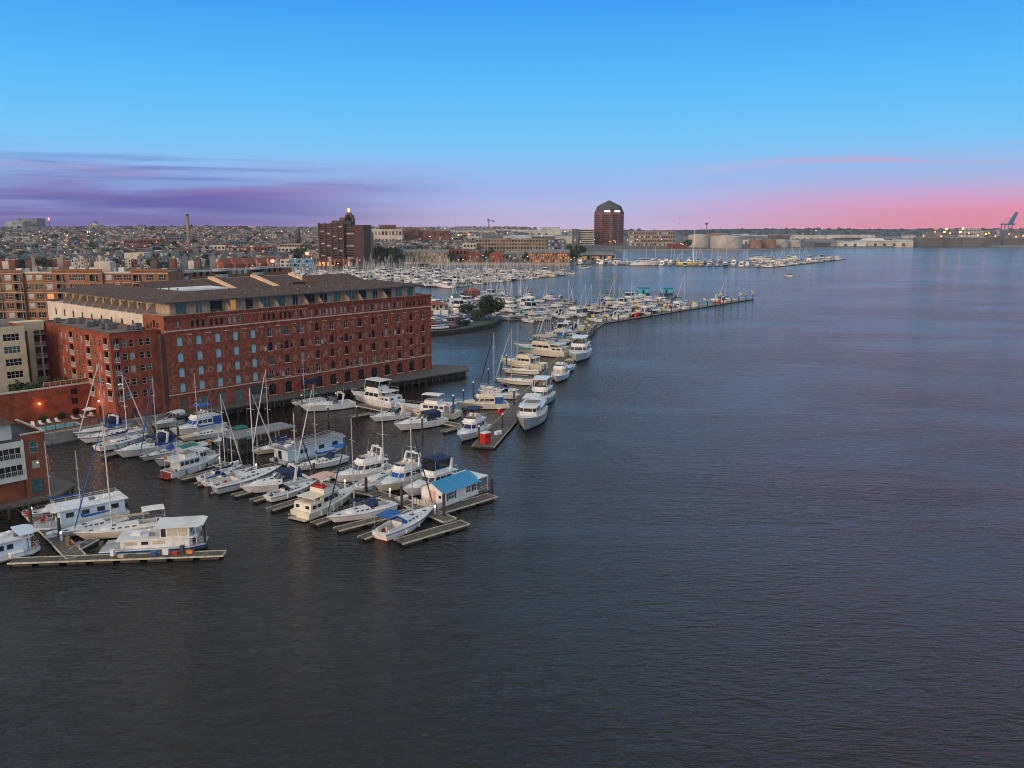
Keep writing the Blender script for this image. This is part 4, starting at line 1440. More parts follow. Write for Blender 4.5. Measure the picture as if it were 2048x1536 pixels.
# red beacon tower, far left
Y = 2350.0
x = XAT(102, Y)
bt = thing('beacon_mast', 'slim mast with a red beacon on the far hill', 'mast', (x, Y, hillz(x, Y)), 0)
MB().tube((0, 0, -2), (0, 0, ZAT(440, Y) - hillz(x, Y)), 1.6, 'far_brick2', .9, 8).build('shaft', bt)
MB().ball((0, 0, ZAT(438, Y) - hillz(x, Y)), 2.3, 'lamp_red', 8, 5, 1.8).build('beacon', bt)


def gabled_row(name, label, px0, px1, Y, py_eave, py_ridge, n, wall, roof, depth=11, group=None, rz=0.0, front_gable=True, lit=.2):
    x0, x1 = XAT(px0, Y), XAT(px1, Y)
    x = (x0 + x1) / 2
    w = (x1 - x0)
    t = thing(name, label, 'town houses', (x, Y, GZ), rz, group)
    FOOT.append((x, Y + 5, w * .6 + 5))
    he, hr = ZAT(py_eave, Y) - GZ, ZAT(py_ridge, Y) - GZ
    u = w / n
    MB().box(-w / 2, w / 2, 0, depth, -2, he, wall).build('wall', t)
    for i in range(n):
        a, b = -w / 2 + u * i, -w / 2 + u * (i + 1)
        c = (a + b) / 2
        if front_gable:
            r = MB().add([(a - .2, -.5, he), (b + .2, -.5, he), (c, -.5, hr), (a - .2, depth, he), (b + .2, depth, he), (c, depth, hr)],
                         [(0, 1, 2), (0, 2, 5, 3), (1, 4, 5, 2), (3, 5, 4)], [wall, roof, roof, wall])
        else:
            r = MB().add([(a, -.5, he), (b, -.5, he), (b, depth + .5, he), (a, depth + .5, he), (a, depth / 2, hr), (b, depth / 2, hr)],
                         [(0, 1, 5, 4), (2, 3, 4, 5), (0, 4, 3), (1, 2, 5)], [roof, roof, wall, wall])
            r.add([(c - 1.4, -.7, he - .4), (c + 1.4, -.7, he - .4), (c, -.7, he + 1.9), (c - 1.4, 3, he - .4), (c + 1.4, 3, he - .4), (c, 3.5, he + 1.9)], [(0, 1, 2), (0, 2, 5, 3), (1, 4, 5, 2)], [wall, roof, roof])
        r.build('roof', t)
        g = MB()
        fl_ = max(2, int(he / 3))
        for k in range(fl_):
            z = he * (k + .5) / fl_
            for s in (-.25, .25):
                g.box(c + s * u - .55, c + s * u + .55, -.14, -.01, z - .7, z + .7, 'window_lit' if RND.random() < lit * .6 else ('window_pale' if RND.random() < .4 else 'window_dark'))
        tag(g.build('window_grid', t), kind='stuff')
    return t


gabled_row('town_house_row', 'row of tan brick town houses with small gables beside the plain red block', 806, 897, 930, 505, 499, 9, 'far_tan', 'roof_grey', front_gable=False)
gabled_row('town_house_row', 'row of warmly lit brick town houses with gables at the end of the quay', 1060, 1139, 915, 506, 499, 8, 'brick_brown', 'roof_grey', front_gable=False, lit=.45)
gabled_row('gabled_house', 'single gable fronted brick house between the quay trees, beside the plain red block', 933, 962, 925, 509, 502, 1, 'far_brick', 'roof_grey')
gabled_row('gabled_house', 'single gable fronted orange brick house on the quay, next to the unlit pale row', 979, 1008, 922, 509, 502, 1, 'brick_orange', 'roof_grey')
gabled_row('pale_house_row', 'pale recessed row of town houses between the gabled brick houses', 1009, 1057, 935, 508, 502, 4, 'far_grey', 'roof_grey', front_gable=False)
for k in range(5):
    gabled_row('gabled_town_house', 'orange brick gabled town house in the row behind the sailboat masts', 428 + k * 24, 452 + k * 24, 762 + 6 * k, 529 - k * .6, 517 - k * .6, 1, 'brick_orange', 'roof_rust', depth=14, group='gabled town houses behind the masts', rz=rad(-32))
# quay wall and promenade below the town houses
struct('quay_wall', MB().prism([(-119, 902), (-60, 897.5), (0, 893.5), (62, 890), (62, 892), (0, 895.5), (-60, 899.5), (-119, 904)], -1, 2.9, 'concrete'))
# pavilion restaurant on the point
Y = 985.0
pv_ = thing('pavilion', 'single storey pavilion with hipped grey green roof and lit columns on the point', 'pavilion', (XAT(1197, Y), Y, GZ), 0)
FOOT.append((XAT(1197, Y), Y, 30))
m = MB()
for i in range(9):
    m2 = MB().box(-19.4 + i * 4.8, -18.8 + i * 4.8, -3.2, -2.6, -1, 6.2, 'far_cream')
    m2.build('column', pv_)
MB().box(-20, 20, 0, 12, -2, 6.2, 'far_tan').build('wall', pv_)
MB().add([(-22, -4, 6.2), (22, -4, 6.2), (22, 14, 6.2), (-22, 14, 6.2), (-14, 5, 9.8), (14, 5, 9.8)], [(0, 1, 5, 4), (1, 2, 5), (2, 3, 4, 5), (3, 0, 4), (0, 3, 2, 1)], 'far_grey').build('roof', pv_)
for i in range(8):
    MB().box(-17.8 + i * 4.8, -15 + i * 4.8, -.2, -.02, .5, 4.6, 'window_dark' if i % 3 else 'window_lit').build('window', pv_)
# seafood hall with lamps
hall = block('lamp_lit_restaurant', 'low restaurant with orange lamps under its canopy beside the dark tower', 'restaurant', XAT(665, 800), 800, GZ, 36, 14, 7.5, 'far_brick', 'roof_dark', 0, 9, 1, ['window_lit', 'window_dark', 'window_dark'])
# storage tanks
for i, (px, Y, wpx, py, m_) in enumerate([(1397, 1640, 41, 470, 'tank_white'), (1452, 1560, 62, 473, 'tank_white'), (1510, 1570, 26, 480, 'tank_rust'), (1536, 1600, 30, 480, 'tank_rust'), (1560, 1640, 30, 480, 'tank_white'), (1588, 1660, 26, 481, 'tank_white'), (1436, 1700, 50, 468, 'tank_rust')]):
    lb = ['broad pale storage tank behind the red shed', 'largest white storage tank at the water edge', 'small rusty storage tank beside the largest white one', 'rusty storage tank between two pale ones',
          'pale storage tank next to the last small one', 'last small pale storage tank in the row', 'rust stained storage tank behind the largest white one'][i]
    t = thing('storage_tank', lb, 'tank', (XAT(px, Y), Y, GZ), 0, 'harbour storage tanks')
    r = wpx / FPX * Y / 2
    h = ZAT(py, Y) - GZ
    MB().rings([[(a, b, -1) for a, b in sides(28, r)], [(a, b, h) for a, b in sides(28, r)], [(a, b, h) for a, b in sides(28, r * .97)], [(a, b, h + r * .10) for a, b in sides(28, r * .05)]], [m_, m_, m_], True, False, True).build('shell', t, smooth=False)
    st = MB()
    for k in range(12):
        a = -pi / 2 - .6 + k * .1
        st.box(math.cos(a) * (r + .6) - .8, math.cos(a) * (r + .6) + .8, math.sin(a) * (r + .6) - .5, math.sin(a) * (r + .6) + .5, h * k / 12, h * k / 12 + .5, 'metal_grey')
    st.build('stair', t)
# harbour sheds
q = random.Random(31)
SH = []
for k in range(34):
    Y = q.uniform(1700, 3000)
    px = q.uniform(880, 1180) if k % 2 else q.uniform(1380, 1850)
    if k % 2 == 0 and Y < 1900:
        px = q.uniform(1600, 1800)
    SH.append((px, Y, q.uniform(40, 150), q.uniform(8, 14)))
for i, (px, Y, w, h) in enumerate(SH):
    x = XAT(px, Y)
    z = hillz(x, Y)
    t = thing('industrial_shed', 'long pale industrial shed on the flat land below the far trees', 'shed', (x, Y, z), q.uniform(-.15, .15), 'industrial sheds on the flats')
    wl = q.choice(['far_white', 'far_cream', 'far_grey', 'far_cream', 'far_brick2', 'roof_pale'])
    d = q.uniform(25, 50)
    MB().box(-w / 2, w / 2, 0, d, -2, h, wl).build('wall', t)
    MB().add([(-w / 2 - 1, -1, h), (w / 2 + 1, -1, h), (w / 2 + 1, d + 1, h), (-w / 2 - 1, d + 1, h), (-w / 2 - 1, d / 2, h + 3), (w / 2 + 1, d / 2, h + 3)], [(0, 1, 5, 4), (2, 3, 4, 5), (0, 4, 3), (1, 2, 5)], q.choice(['far_white', 'roof_grey', 'far_grey', 'far_white'])).build('roof', t)
    for k in range(max(2, int(w / 22))):
        MB().box(-w / 2 + 8 + k * 20, -w / 2 + 14 + k * 20, -.3, -.02, 0, h * .6, 'metal_dark').build('door', t)
# near quay sheds right of the tanks
for i, (px, Y, w, h, rf_, lb) in enumerate([(1640, 1700, 60, 10, 'roof_grey', 'grey gabled shed beyond the small tanks'), (1710, 1820, 74, 11, 'roof_dark', 'dark roofed warehouse on the far quay'), (1752, 1740, 40, 11, 'roof_pale', 'open fronted white shed on the far quay'), (1800, 1800, 36, 7, 'roof_pale', 'small cream shed beside the grey ship')]):
    t = thing('quay_shed', lb, 'shed', (XAT(px, Y), Y, GZ), .05 * i, 'sheds on the far quay')
    MB().box(-w / 2, w / 2, 0, 30, -2, h, 'far_white' if i > 1 else 'far_grey').build('wall', t)
    MB().add([(-w / 2 - 1, -1, h), (w / 2 + 1, -1, h), (w / 2 + 1, 31, h), (-w / 2 - 1, 31, h), (-w / 2 - 1, 15, h + 5), (w / 2 + 1, 15, h + 5)], [(0, 1, 5, 4), (2, 3, 4, 5), (0, 4, 3), (1, 2, 5)], rf_).build('roof', t)
    MB().box(-w * .2, w * .35, -.3, -.02, 0, h * .75, 'metal_dark').build('door', t)


# grey cargo ships
def ship(px_s, px_b, Y, label, hull_h, seed):
    x0, x1 = XAT(px_s, Y, 0), XAT(px_b, Y, 0)
    L = abs(x1 - x0)
    t = thing('cargo_ship', label, 'ship', ((x0 + x1) / 2, Y, 0), 0 if x1 > x0 else pi)
    B = L * .15
    rg = []
    for k in range(13):
        tt = k / 12
        hb = B / 2 * (1 if tt < .7 else max(.02, 1 - ((tt - .7) / .3) ** 2))
        hb *= min(1, .75 + tt * 2)
        sh = hull_h * (1 + .28 * max(0, tt - .8) / .2)
        x = -L / 2 + L * tt
        xk = -L / 2 + 4 + (L - 14) * tt
        rg.append([(xk, -hb * .85, -1), (x, -hb, sh), (x, hb, sh), (xk, hb * .85, -1)])
    MB().rings(rg, 'ship_grey', True, True, True).build('hull', t)
    MB().box(-L * .47, L * .46, -B * .40, B * .40, hull_h + .01, hull_h + .3, 'deck_grey').build('deck', t)
    s = MB().box(-L * .40, -L * .24, -B * .38, B * .38, hull_h + .3, hull_h + 11, 'far_grey').box(-L * .38, -L * .26, -B * .42, B * .42, hull_h + 11.01, hull_h + 14, 'ship_grey')
    s.box(-L * .265, -L * .258, -B * .40, B * .40, hull_h + 11.8, hull_h + 13.2, 'window_dark')
    s.build('superstructure', t)
    MB().box(-L * .36, -L * .32, -3, 3, hull_h + 14.01, hull_h + 20, 'ship_grey').build('funnel', t)
    for k, fx in enumerate((-.12, .08, .28)):
        c = MB().tube((L * fx, 0, hull_h), (L * fx, 0, hull_h + 19), 1.1, 'ship_grey', .8, 6)
        c.tube((L * fx, 0, hull_h + 7), (L * fx + 16, 0, hull_h + 15), .6, 'ship_grey', .4, 5)
        c.build('deck_crane', t)
    q = random.Random(seed)
    for k in range(9):
        lx = L * (-.42 + .1 * k)
        MB().ball((lx + q.uniform(-4, 4), -B * .4, hull_h + q.choice([3, 5, 9, 12])), 1.7, 'lamp_ship', 6, 4).build('deck_light', t)
    return t


ship(1828, 2006, 1800, 'long grey cargo ship moored at the far quay with orange deck lights', 19, 4)
ship(2000, 2130, 1860, 'second dark grey ship moored beyond the bow of the lit one', 17, 5)
# container crane with raised boom
Y = 2300.0
cr = thing('container_crane', 'blue container crane with its boom raised at the edge of the port', 'crane', (XAT(2014, Y), Y, GZ), 0)
zt = ZAT(450, Y) - GZ
for sx in (-12, 12):
    for sy in (0, 16):
        MB().tube((sx, sy, -1), (sx * .8, sy, zt), 1.4, 'crane_blue', 1.2, 5).build('leg', cr)
MB().box(-16, 20, 4, 12, zt, zt + 4, 'crane_blue').build('girder', cr)
MB().rings([[(3, 3, zt + 3), (13, 3, zt + 3), (13, 13, zt + 3), (3, 13, zt + 3)], [(20, 5, ZAT(424, Y) - GZ), (26, 5, ZAT(424, Y) - GZ), (26, 11, ZAT(424, Y) - GZ), (20, 11, ZAT(424, Y) - GZ)]], 'crane_blue', True, True, True).build('boom', cr)
MB().path([(-16, 8, zt + 4), (0, 8, zt + 16), (20, 8, zt + 24)], .5, 'crane_blue').build('stay', cr)
# hammerhead crane and water tower on the skyline
Y = 2600.0
x = XAT(978, Y)
hc = thing('tower_crane', 'tall dark hammerhead crane rising above the far trees', 'crane', (x, Y, hillz(x, Y)), 0)
zt = ZAT(441, Y) - hillz(x, Y)
MB().tube((0, 0, -2), (0, 0, zt), 1.8, 'far_slate', 1.4, 5).build('mast', hc)
MB().box(-4, 16, -1.2, 1.2, zt - 2, zt, 'far_slate').box(-5, 1.5, -2.5, 2.5, zt + .01, zt + 5, 'far_slate').build('jib', hc)
MB().box(12, 17, -2, 2, zt - 5, zt - 2.01, 'far_slate').build('cab', hc)
Y = 3000.0
x = XAT(1412, Y)
wt = thing('water_tower', 'dark bulbous water tower standing above the treeline', 'water tower', (x, Y, hillz(x, Y)), 0)
zt = ZAT(447.5, Y) - hillz(x, Y)
MB().tube((0, 0, -2), (0, 0, zt), 1.4, 'far_slate', 1.1, 8).build('stem', wt)
MB().ball((0, 0, zt), 6.5, 'far_slate', 14, 8, .6).build('tank', wt)

# larger buildings scattered through the row house streets
q = random.Random(55)
for k in range(34):
    Y = q.uniform(860, 2300)
    x = q.uniform(-.64, -.25 if Y < 1000 else -.05) * Y
    if any((x - fx) ** 2 + (Y - fy) ** 2 < (fr + 15) ** 2 for fx, fy, fr in FOOT):
        continue
    w = q.uniform(18, 42)
    kind = k % 4
    block('city_block', ['pale flat roofed building standing among the row houses', 'broad red brick building standing among the row houses', 'dark slate roofed hall standing among the row houses', 'tan brick school like building standing among the row houses'][kind], 'building', x, Y, hillz(x, Y), w, q.uniform(14, 24), q.uniform(9, 15), ['far_cream', 'far_brick', 'far_slate', 'far_tan'][kind], q.choice(['roof_pale', 'roof_dark', 'roof_grey']), q.choice([.25, .25, -.4]), int(w / 4), 3, 'window_dark', group=['pale', 'brick', 'slate', 'tan'][kind] + ' larger buildings among the row houses')

# ------------------------------------------------------------------ row houses
def house_mb(wall, roof, q, w=5.2, d=12.0, h=8.5, gable=False):
    m = MB()
    m.box(-w / 2, w / 2, 0, d, -3, h, wall, roof)
    m.box(-w / 2, w / 2, -.12, .25, h + .01, h + .5, wall)
    for k in range(3):
        for s in (-.26, .26):
            if k == 0 and s > 0:
                m.box(s * w - .5, s * w + .5, -.1, -.01, .1, 2.2, 'metal_dark')
            else:
                m.box(s * w - .5, s * w + .5, -.1, -.01, 1.2 + k * 2.6, 2.8 + k * 2.6, q.choice(['window_dark', 'window_dark', 'window_pale']))
    m.box(-w / 2 + .3, -w / 2 + .9, d * .6, d * .6 + .6, h + .01, h + 1.3, 'far_brick2')
    if q.random() < .4:
        m.box(-1.2, 1.2, d * .3, d * .6, h + .01, h + 2.3, wall, 'roof_grey')
    return m


WALLS = ['far_brick', 'far_brick2', 'far_tan', 'far_grey', 'far_cream', 'far_cream', 'far_brick', 'far_slate']
ROOFS = ['roof_pale', 'roof_grey', 'roof_dark', 'roof_dark', 'roof_rust', 'roof_grey', 'far_grey', 'roof_dark']
q = random.Random(77)
HP = [house_mb(WALLS[i % 8], ROOFS[(i * 3) % 8], q, h=7.4 + (i % 4) * .8).mesh('row_house') for i in range(16)]
cand = []
ang = rad(14.2)
ca, sa = math.cos(ang), math.sin(ang)
for i in range(-60, 40):
    for j in range(0, 62):
        u0, v0 = i * 84.0, 620 + j * 46.0
        swap = (i * 7 + j * 3) % 5 == 0
        for s in (0, 1):
            for k in range(14):
                if q.random() < .07:
                    continue
                uu = u0 + 4 + k * 5.4
                vv = v0 + (2 if s == 0 else 30)
                x, y = uu * ca - vv * sa, uu * sa + vv * ca
                if y < 775 or y > 2900:
                    continue
                r_ = x / y
                if r_ < -.68 or r_ > (-.235 if y < 960 else (-.04 if y < 1650 else .02)):
                    continue
                if y < 850 and x > -150:
                    continue
                if any((x - fx) ** 2 + (y - fy) ** 2 < fr * fr for fx, fy, fr in FOOT):
                    continue
                cand.append((y, x, ang + (pi if s else 0), q.randrange(16), q.uniform(.88, 1.18)))
cand.sort()
near = [c for c in cand if abs(c[1] / c[0]) < .64]
named = set(id(c) for c in near[:290])
for c in near[:290]:
    y, x, rz, k, hs = c
    o = inst('row_house', HP[k], None, (x, y, hillz(x, y)), rz)
    o.scale = (1, 1, hs)
    tag(o, 'narrow flat roofed row house in the dense streets beyond the marina', 'house', 'row houses on the hillside')
rest = MB()
for c in cand:
    if id(c) in named:
        continue
    y, x, rz, k, hs = c
    z = hillz(x, y)
    w, d, h = 2.6, 12.0, (7.4 + (k % 4) * .8) * hs
    M = Matrix.Translation((x, y, z)) @ Matrix.Rotation(rz, 4, 'Z')
    b = MB().box(-w, w, 0, d, -3, h, WALLS[k % 8], ROOFS[(k * 3) % 8])
    if k % 2 == 0:
        b.box(-w, w, -.12, .25, h + .01, h + .6, WALLS[(k + 2) % 8])
    if k % 5 == 0:
        b.box(-1.2, 1.2, d * .3, d * .6, h + .01, h + 2.3, WALLS[k % 8])
    for kk in range(2):
        for s in (-1.3, 1.3):
            b.box(s - .5, s + .5, -.14, -.01, 1.2 + kk * 3, 3.0 + kk * 3, 'window_dark')
    rest.ext(b, M)
tag(rest.build('distant_row_houses'), 'mass of distant flat roofed row houses covering the far hillside', 'houses', None, 'stuff')

# trees in the city
q = random.Random(3)
nt_ = 0
while nt_ < 190:
    y = 780 + (q.random() ** 1.3) * 1900
    x = q.uniform(-.66, .02) * y
    if (y < 960 and x / y > -.235) or any((x - fx) ** 2 + (y - fy) ** 2 < (fr * .8) ** 2 for fx, fy, fr in FOOT):
        continue
    nt_ += 1
    r = q.uniform(4.5, 8.5)
    tree(x, y, hillz(x, y) - .5, r, r * q.uniform(1.5, 2.1), 'dark leafy street tree rising between distant row houses', CITY_TREES)
ft = MB()
P3 = [crown_mb(1.0, 1.0, 70, .34, ['leaf_a', 'leaf_c'], 90 + k_, 6) for k_ in range(4)]
for k in range(820):
    y = 900 + (q.random() ** .9) * 1900
    x = q.uniform(-.68, .03) * y
    if (y < 960 and x / y > -.235) or any((x - fx) ** 2 + (y - fy) ** 2 < (fr * .8) ** 2 for fx, fy, fr in FOOT):
        continue
    r = q.uniform(4.0, 8.0)
    ft.ext(P3[k % 4], Matrix.Translation((x, y, hillz(x, y) - .5)) @ Matrix.Rotation(k * .7, 4, 'Z') @ Matrix.Diagonal((r, r, r * q.uniform(.7, 1.0), 1)))
tag(ft.build('distant_city_trees'), 'mass of distant dark trees growing between the far row houses', 'trees', None, 'stuff')
for k in range(26):     # the tree lined avenue running up the hill
    t_ = k / 25
    px, py = 575 + 75 * t_, 522 - 52 * t_
    y = 850 + 900 * t_ ** 1.5
    x = XAT(px, y)
    tree(x, y, hillz(x, y) - .5, q.uniform(5, 8), q.uniform(11, 15), 'dark leafy tree in the avenue that climbs between the row houses', 'avenue trees')
for k in range(15):
    y = 905 + q.uniform(0, 50)
    x = XAT(q.uniform(748, 802), y)
    tree(x, y, GZ, q.uniform(6, 9), q.uniform(13, 19), 'large dark tree in the clump between the dark tower and the town houses', 'tree clump by the dark tower')
for (px, Y, r, h) in ((903, 922, 5, 11), (915, 920, 4.5, 9), (968, 925, 5, 10), (1012, 920, 4, 8), (1052, 925, 5, 12), (1145, 935, 6, 13), (1152, 960, 6, 13), (1135, 1060, 8, 16), (1146, 1100, 9, 16), (1160, 1130, 9, 16)):
    tree(XAT(px, Y), Y, GZ, r, h, 'dark tree on the quay between the waterfront town houses', 'quay trees')
for (px, Y, r, h) in ((1376, 1560, 9, 18), (1512, 1760, 10, 15), (1530, 1770, 10, 15), (1775, 1790, 10, 14), (1790, 1780, 9, 13), (1765, 1800, 10, 14)):
    tree(XAT(px, Y), Y, GZ, r, h, 'dark rounded tree among the tanks and sheds of the far quay', 'trees on the far quay')
for k in range(16):
    Y = q.uniform(1000, 1080)
    tree(XAT(q.uniform(845, 900), Y), Y, GZ, q.uniform(5, 8), q.uniform(11, 15), 'dark tree behind the tan town house row', 'trees behind the tan town houses')

# far wooded ridge
def ridge_z(x):
    i = (x + 5200) / 70.0
    s = min(1, max(0, (300 - x) / 1200.0))
    return 21 + 4 * math.sin(i * .13 + 1) + 3 * math.sin(i * .41) + 13 * s


tl = MB()
rg = []
for i in range(151):
    x = -5200 + i * (10400 / 150)
    h_ = ridge_z(x)
    rg.append([(x, 3800, 0), (x, 4300, h_), (x, 5600, h_ + 4), (x, 6500, 0)])
tl.rings(rg, 'leaf_far', False)
struct('wooded_ridge', tl, smooth=True)
tm = MB()
q = random.Random(8)
PF = [crown_mb(1.0, 1.0, 46, .40, ['leaf_far'], 190 + k_, 5) for k_ in range(5)]
for i in range(3400):
    x = -3600 + q.random() * 7600
    y = 3700 + q.random() ** .8 * 800
    s = q.uniform(6, 12)
    zg = ridge_z(x) * max(0, min(1, (y - 3800) / 500)) if y > 3800 else 2
    tm.ext(PF[i % 5], Matrix.Translation((x, y, zg - 1)) @ Matrix.Rotation(i * 1.1, 4, 'Z') @ Matrix.Diagonal((s, s, s * q.uniform(.4, .75), 1)))
tag(tm.build('distant_treeline'), 'distant band of dark blue green woods along the horizon', 'woods', None, 'stuff')
# port buildings behind the ships
q = random.Random(12)
for k in range(12):
    Y = q.uniform(2000, 2400)
    px = 1850 + k * 17 + q.uniform(-6, 6)
    x = XAT(px, Y)
    w = q.uniform(18, 45)
    block('port_building', 'grey port building behind the moored grey ships', 'building', x, Y, GZ, w, 20, ZAT(q.uniform(456, 466), Y) - GZ, q.choice(['far_slate', 'far_grey', 'far_grey', 'far_white']), 'roof_grey', 0, int(w / 5), 4, ['window_dark', 'far_slate'], group='port buildings behind the ships')
for px, py, Y in ((1893, 458, 1780), (1926, 457, 1780), (1889, 464, 1780), (1921, 464, 1780), (1972, 468, 1780)):
    zt = ZAT(py, Y)
    t = thing('flood_light', 'bright orange flood light mast on the quay beside the grey ship', 'flood light', (XAT(px, Y, zt), Y, 0), 0, 'orange flood lights by the ship')
    MB().tube((0, 0, -1), (0, 0, zt), .5, 'metal_dark', .4, 6).build('mast', t)
    MB().ball((0, 0, zt), 2.0, 'lamp_flood', 8, 5).build('lamp', t)

# ------------------------------------------------------------------ boats
def lerp(a, b, t):
    return a + (b - a) * t


class Hull:
    def __init__(s, L, B, fb, fs, stern=.86, full=2.3, rake=.09, srake=.0, peak=.4, sheer_pow=2.0):
        s.L, s.B, s.fb, s.fs, s.stern, s.full, s.rake, s.srake, s.peak, s.sp = L, B, fb, fs, stern, full, rake * L, srake * L, peak, sheer_pow

    def half(s, t):
        if t < s.peak:
            return s.B / 2 * (s.stern + (1 - s.stern) * math.sin(t / s.peak * pi / 2))
        return s.B / 2 * max(.012, 1 - ((t - s.peak) / (1 - s.peak)) ** s.full)

    def sheer(s, t):
        return s.fs + (s.fb - s.fs) * t ** s.sp

    def pt(s, t, zf, side):
        """zf 0 = waterline .. 1 = sheer"""
        x0 = -s.L / 2 + s.srake * (1 - zf)
        x1 = s.L / 2 - s.rake * (1 - zf)
        wl = lerp(.90, .42, max(0, (t - .3) / .7) ** 1.6)
        k = lerp(wl, 1.0, max(0, min(1, zf)) ** .8)
        return (lerp(x0, x1, t), side * s.half(t) * k, s.sheer(t) * zf)

    def deck(s, x):
        t = (x + s.L / 2) / s.L
        return s.sheer(max(0, min(1, t)))

    def width(s, x):
        return 2 * s.half(max(0, min(1, (x + s.L / 2) / s.L)))


def build_hull(a, h, col, stripe=None, boot='antifoul_dark', deck='deck_white', cockpit=None, cw=.62, depth=.55, stripe_at=(.80, .90), n=13, trim='deck_white'):
    hm = a.part('hull', smooth=False)
    lv = [(-.30, boot), (.02, boot), (.13, col), (stripe_at[0], stripe or col), (stripe_at[1], col), (1.0, None)]
    ts = [i / n for i in range(n + 1)]
    for side in (1, -1):
        rg = []
        for zf, _ in lv:
            r = []
            for t in ts:
                p = h.pt(t, zf, side)
                if zf < 0:
                    p = (p[0], p[1] * .7, -.35)
                r.append(p)
            rg.append(r if side < 0 else r[::-1])
        hm.rings(rg, [m for _, m in lv[:-1]], closed=False)
    # transom
    tr = [h.pt(0, zf, 1) if zf >= 0 else (h.pt(0, 0, 1)[0], h.pt(0, 0, 1)[1] * .7, -.35) for zf, _ in lv]
    for k in range(len(lv) - 1):
        p, q = tr[k], tr[k + 1]
        hm.add([(p[0], p[1], p[2]), (p[0], -p[1], p[2]), (q[0], -q[1], q[2]), (q[0], q[1], q[2])], [(0, 1, 2, 3)], lv[k][1] if k < 2 else col)
    # deck with a sunken cockpit
    dm = a.part('deck')
    drop = .03
    c0, c1 = cockpit if cockpit else (2, 2)
    tt = sorted(set([round(x, 4) for x in ts] + ([c0, c1] if cockpit else [])))
    sec = []
    for t in tt:
        x, y, z = h.pt(t, 1.0, 1)
        hb = y
        ci = hb * cw if cockpit and t <= c1 + .001 else hb * .5
        sec.append((t, x, hb, ci, z - drop))
    for (t0, x0, h0, i0, z0), (t1, x1, h1, i1, z1) in zip(sec, sec[1:]):
        inside = cockpit and t0 >= c0 - .001 and t1 <= c1 + .001
        for s in (1, -1):
            f = [(x0, s * i0, z0), (x0, s * h0, z0), (x1, s * h1, z1), (x1, s * i1, z1)]
            dm.add(f, [(0, 1, 2, 3) if s < 0 else (3, 2, 1, 0)], deck)
        dz = depth if inside else 0
        dm.add([(x0, -i0, z0 - dz), (x1, -i1, z1 - dz), (x1, i1, z1 - dz), (x0, i0, z0 - dz)], [(0, 1, 2, 3)], 'deck_tan' if inside else deck)
        if inside:
            for s in (1, -1):
                dm.add([(x0, s * i0, z0 - dz), (x1, s * i1, z1 - dz), (x1, s * i1, z1), (x0, s * i0, z0)], [(0, 1, 2, 3)], deck)
            if abs(t0 - c0) < .002:
                dm.add([(x0, -i0, z0 - dz), (x0, i0, z0 - dz), (x0, i0, z0), (x0, -i0, z0)], [(0, 1, 2, 3)], deck)
            if abs(t1 - c1) < .002:
                dm.add([(x1, -i1, z1 - dz), (x1, i1, z1 - dz), (x1, i1, z1), (x1, -i1, z1)], [(0, 1, 2, 3)], deck)
    # toe rail
    rm = a.part('rub_rail')
    for s in (1, -1):
        pts = [h.pt(t, 1.0, s) for t in ts]
        for p, q in zip(pts, pts[1:]):
            rm.tube((p[0], p[1], p[2]), (q[0], q[1], q[2]), .045, trim, n=4, caps=False)
    return hm


def rail_on(a, h, t0, t1, hgt=.6, inset=.06, name='rail', n=7, across=True, m='alloy', r=.022):
    rm = a.part(name)
    P = {}
    for s in (1, -1):
        if s < 0 and not across:
            rm = a.part(name)
        ps = []
        for i in range(n + 1):
            t = lerp(t0, t1, i / n)
            x, y, z = h.pt(t, 1.0, s)
            y = s * max(.06, abs(y) - inset)
            rm.tube((x, y, z - .03), (x, y, z + hgt), r * .8, m, n=4, caps=False)
            ps.append((x, y, z + hgt))
        rm.path(ps, r, m, 4)
        rm.path([(p[0], p[1], p[2] - hgt * .45) for p in ps], r * .6, m, 3)
        P[s] = ps
    if across:
        rm.tube(P[1][-1], P[-1][-1], r, m, n=4)
    return rm


def house_ring(x0, x1, w0, w1, nose, z, wn=.55):
    return [(x0, -w0 / 2, z), (x1 - nose, -w1 / 2, z), (x1, -w1 * wn / 2, z), (x1, w1 * wn / 2, z), (x1 - nose, w1 / 2, z), (x0, w0 / 2, z)]


HNAME = {}


def house(a, name, x0, x1, w0, w1, z0, z1, rf=.4, rb=.05, inset=.12, nose=None, m='gel_white', top=None, wn=.55, parent=None, zf=None):
    nose = (x1 - x0) * .22 if nose is None else nose
    zf = z0 if zf is None else zf
    r0 = house_ring(x0, x1, w0, w1, nose, z0, wn)
    r0 = [(p[0], p[1], lerp(z0, zf, max(0, (p[0] - x0) / (x1 - x0)))) for p in r0]
    r1 = house_ring(x0 + rb, x1 - rf, w0 - 2 * inset, w1 - 2 * inset, nose * .9, z1, wn)
    mb = a.part(name, parent)
    mb.rings([r0, r1], m, True, False, top or m)
    HNAME[id(r0)] = (name, r0)
    return r0, r1


def pane(a, r0, r1, e, s0, s1, h0, h1, m='boat_glass', name='window', parent=None, off=.015):
    """a pane on side e of a house"""
    n = len(r0)
    A, B, C, D = Vector(r0[e]), Vector(r0[(e + 1) % n]), Vector(r1[(e + 1) % n]), Vector(r1[e])
    P = lambda s, t: (A.lerp(B, s)).lerp(D.lerp(C, s), t)
    nv = (B - A).cross(D - A).normalized() * off
    q = [P(s0, h0), P(s1, h0), P(s1, h1), P(s0, h1)]
    mb = a.part(name, parent or HNAME.get(id(r0), (None,))[0])
    mb.rings([[p - nv for p in q], [p + nv for p in q]], m, True, False, True)


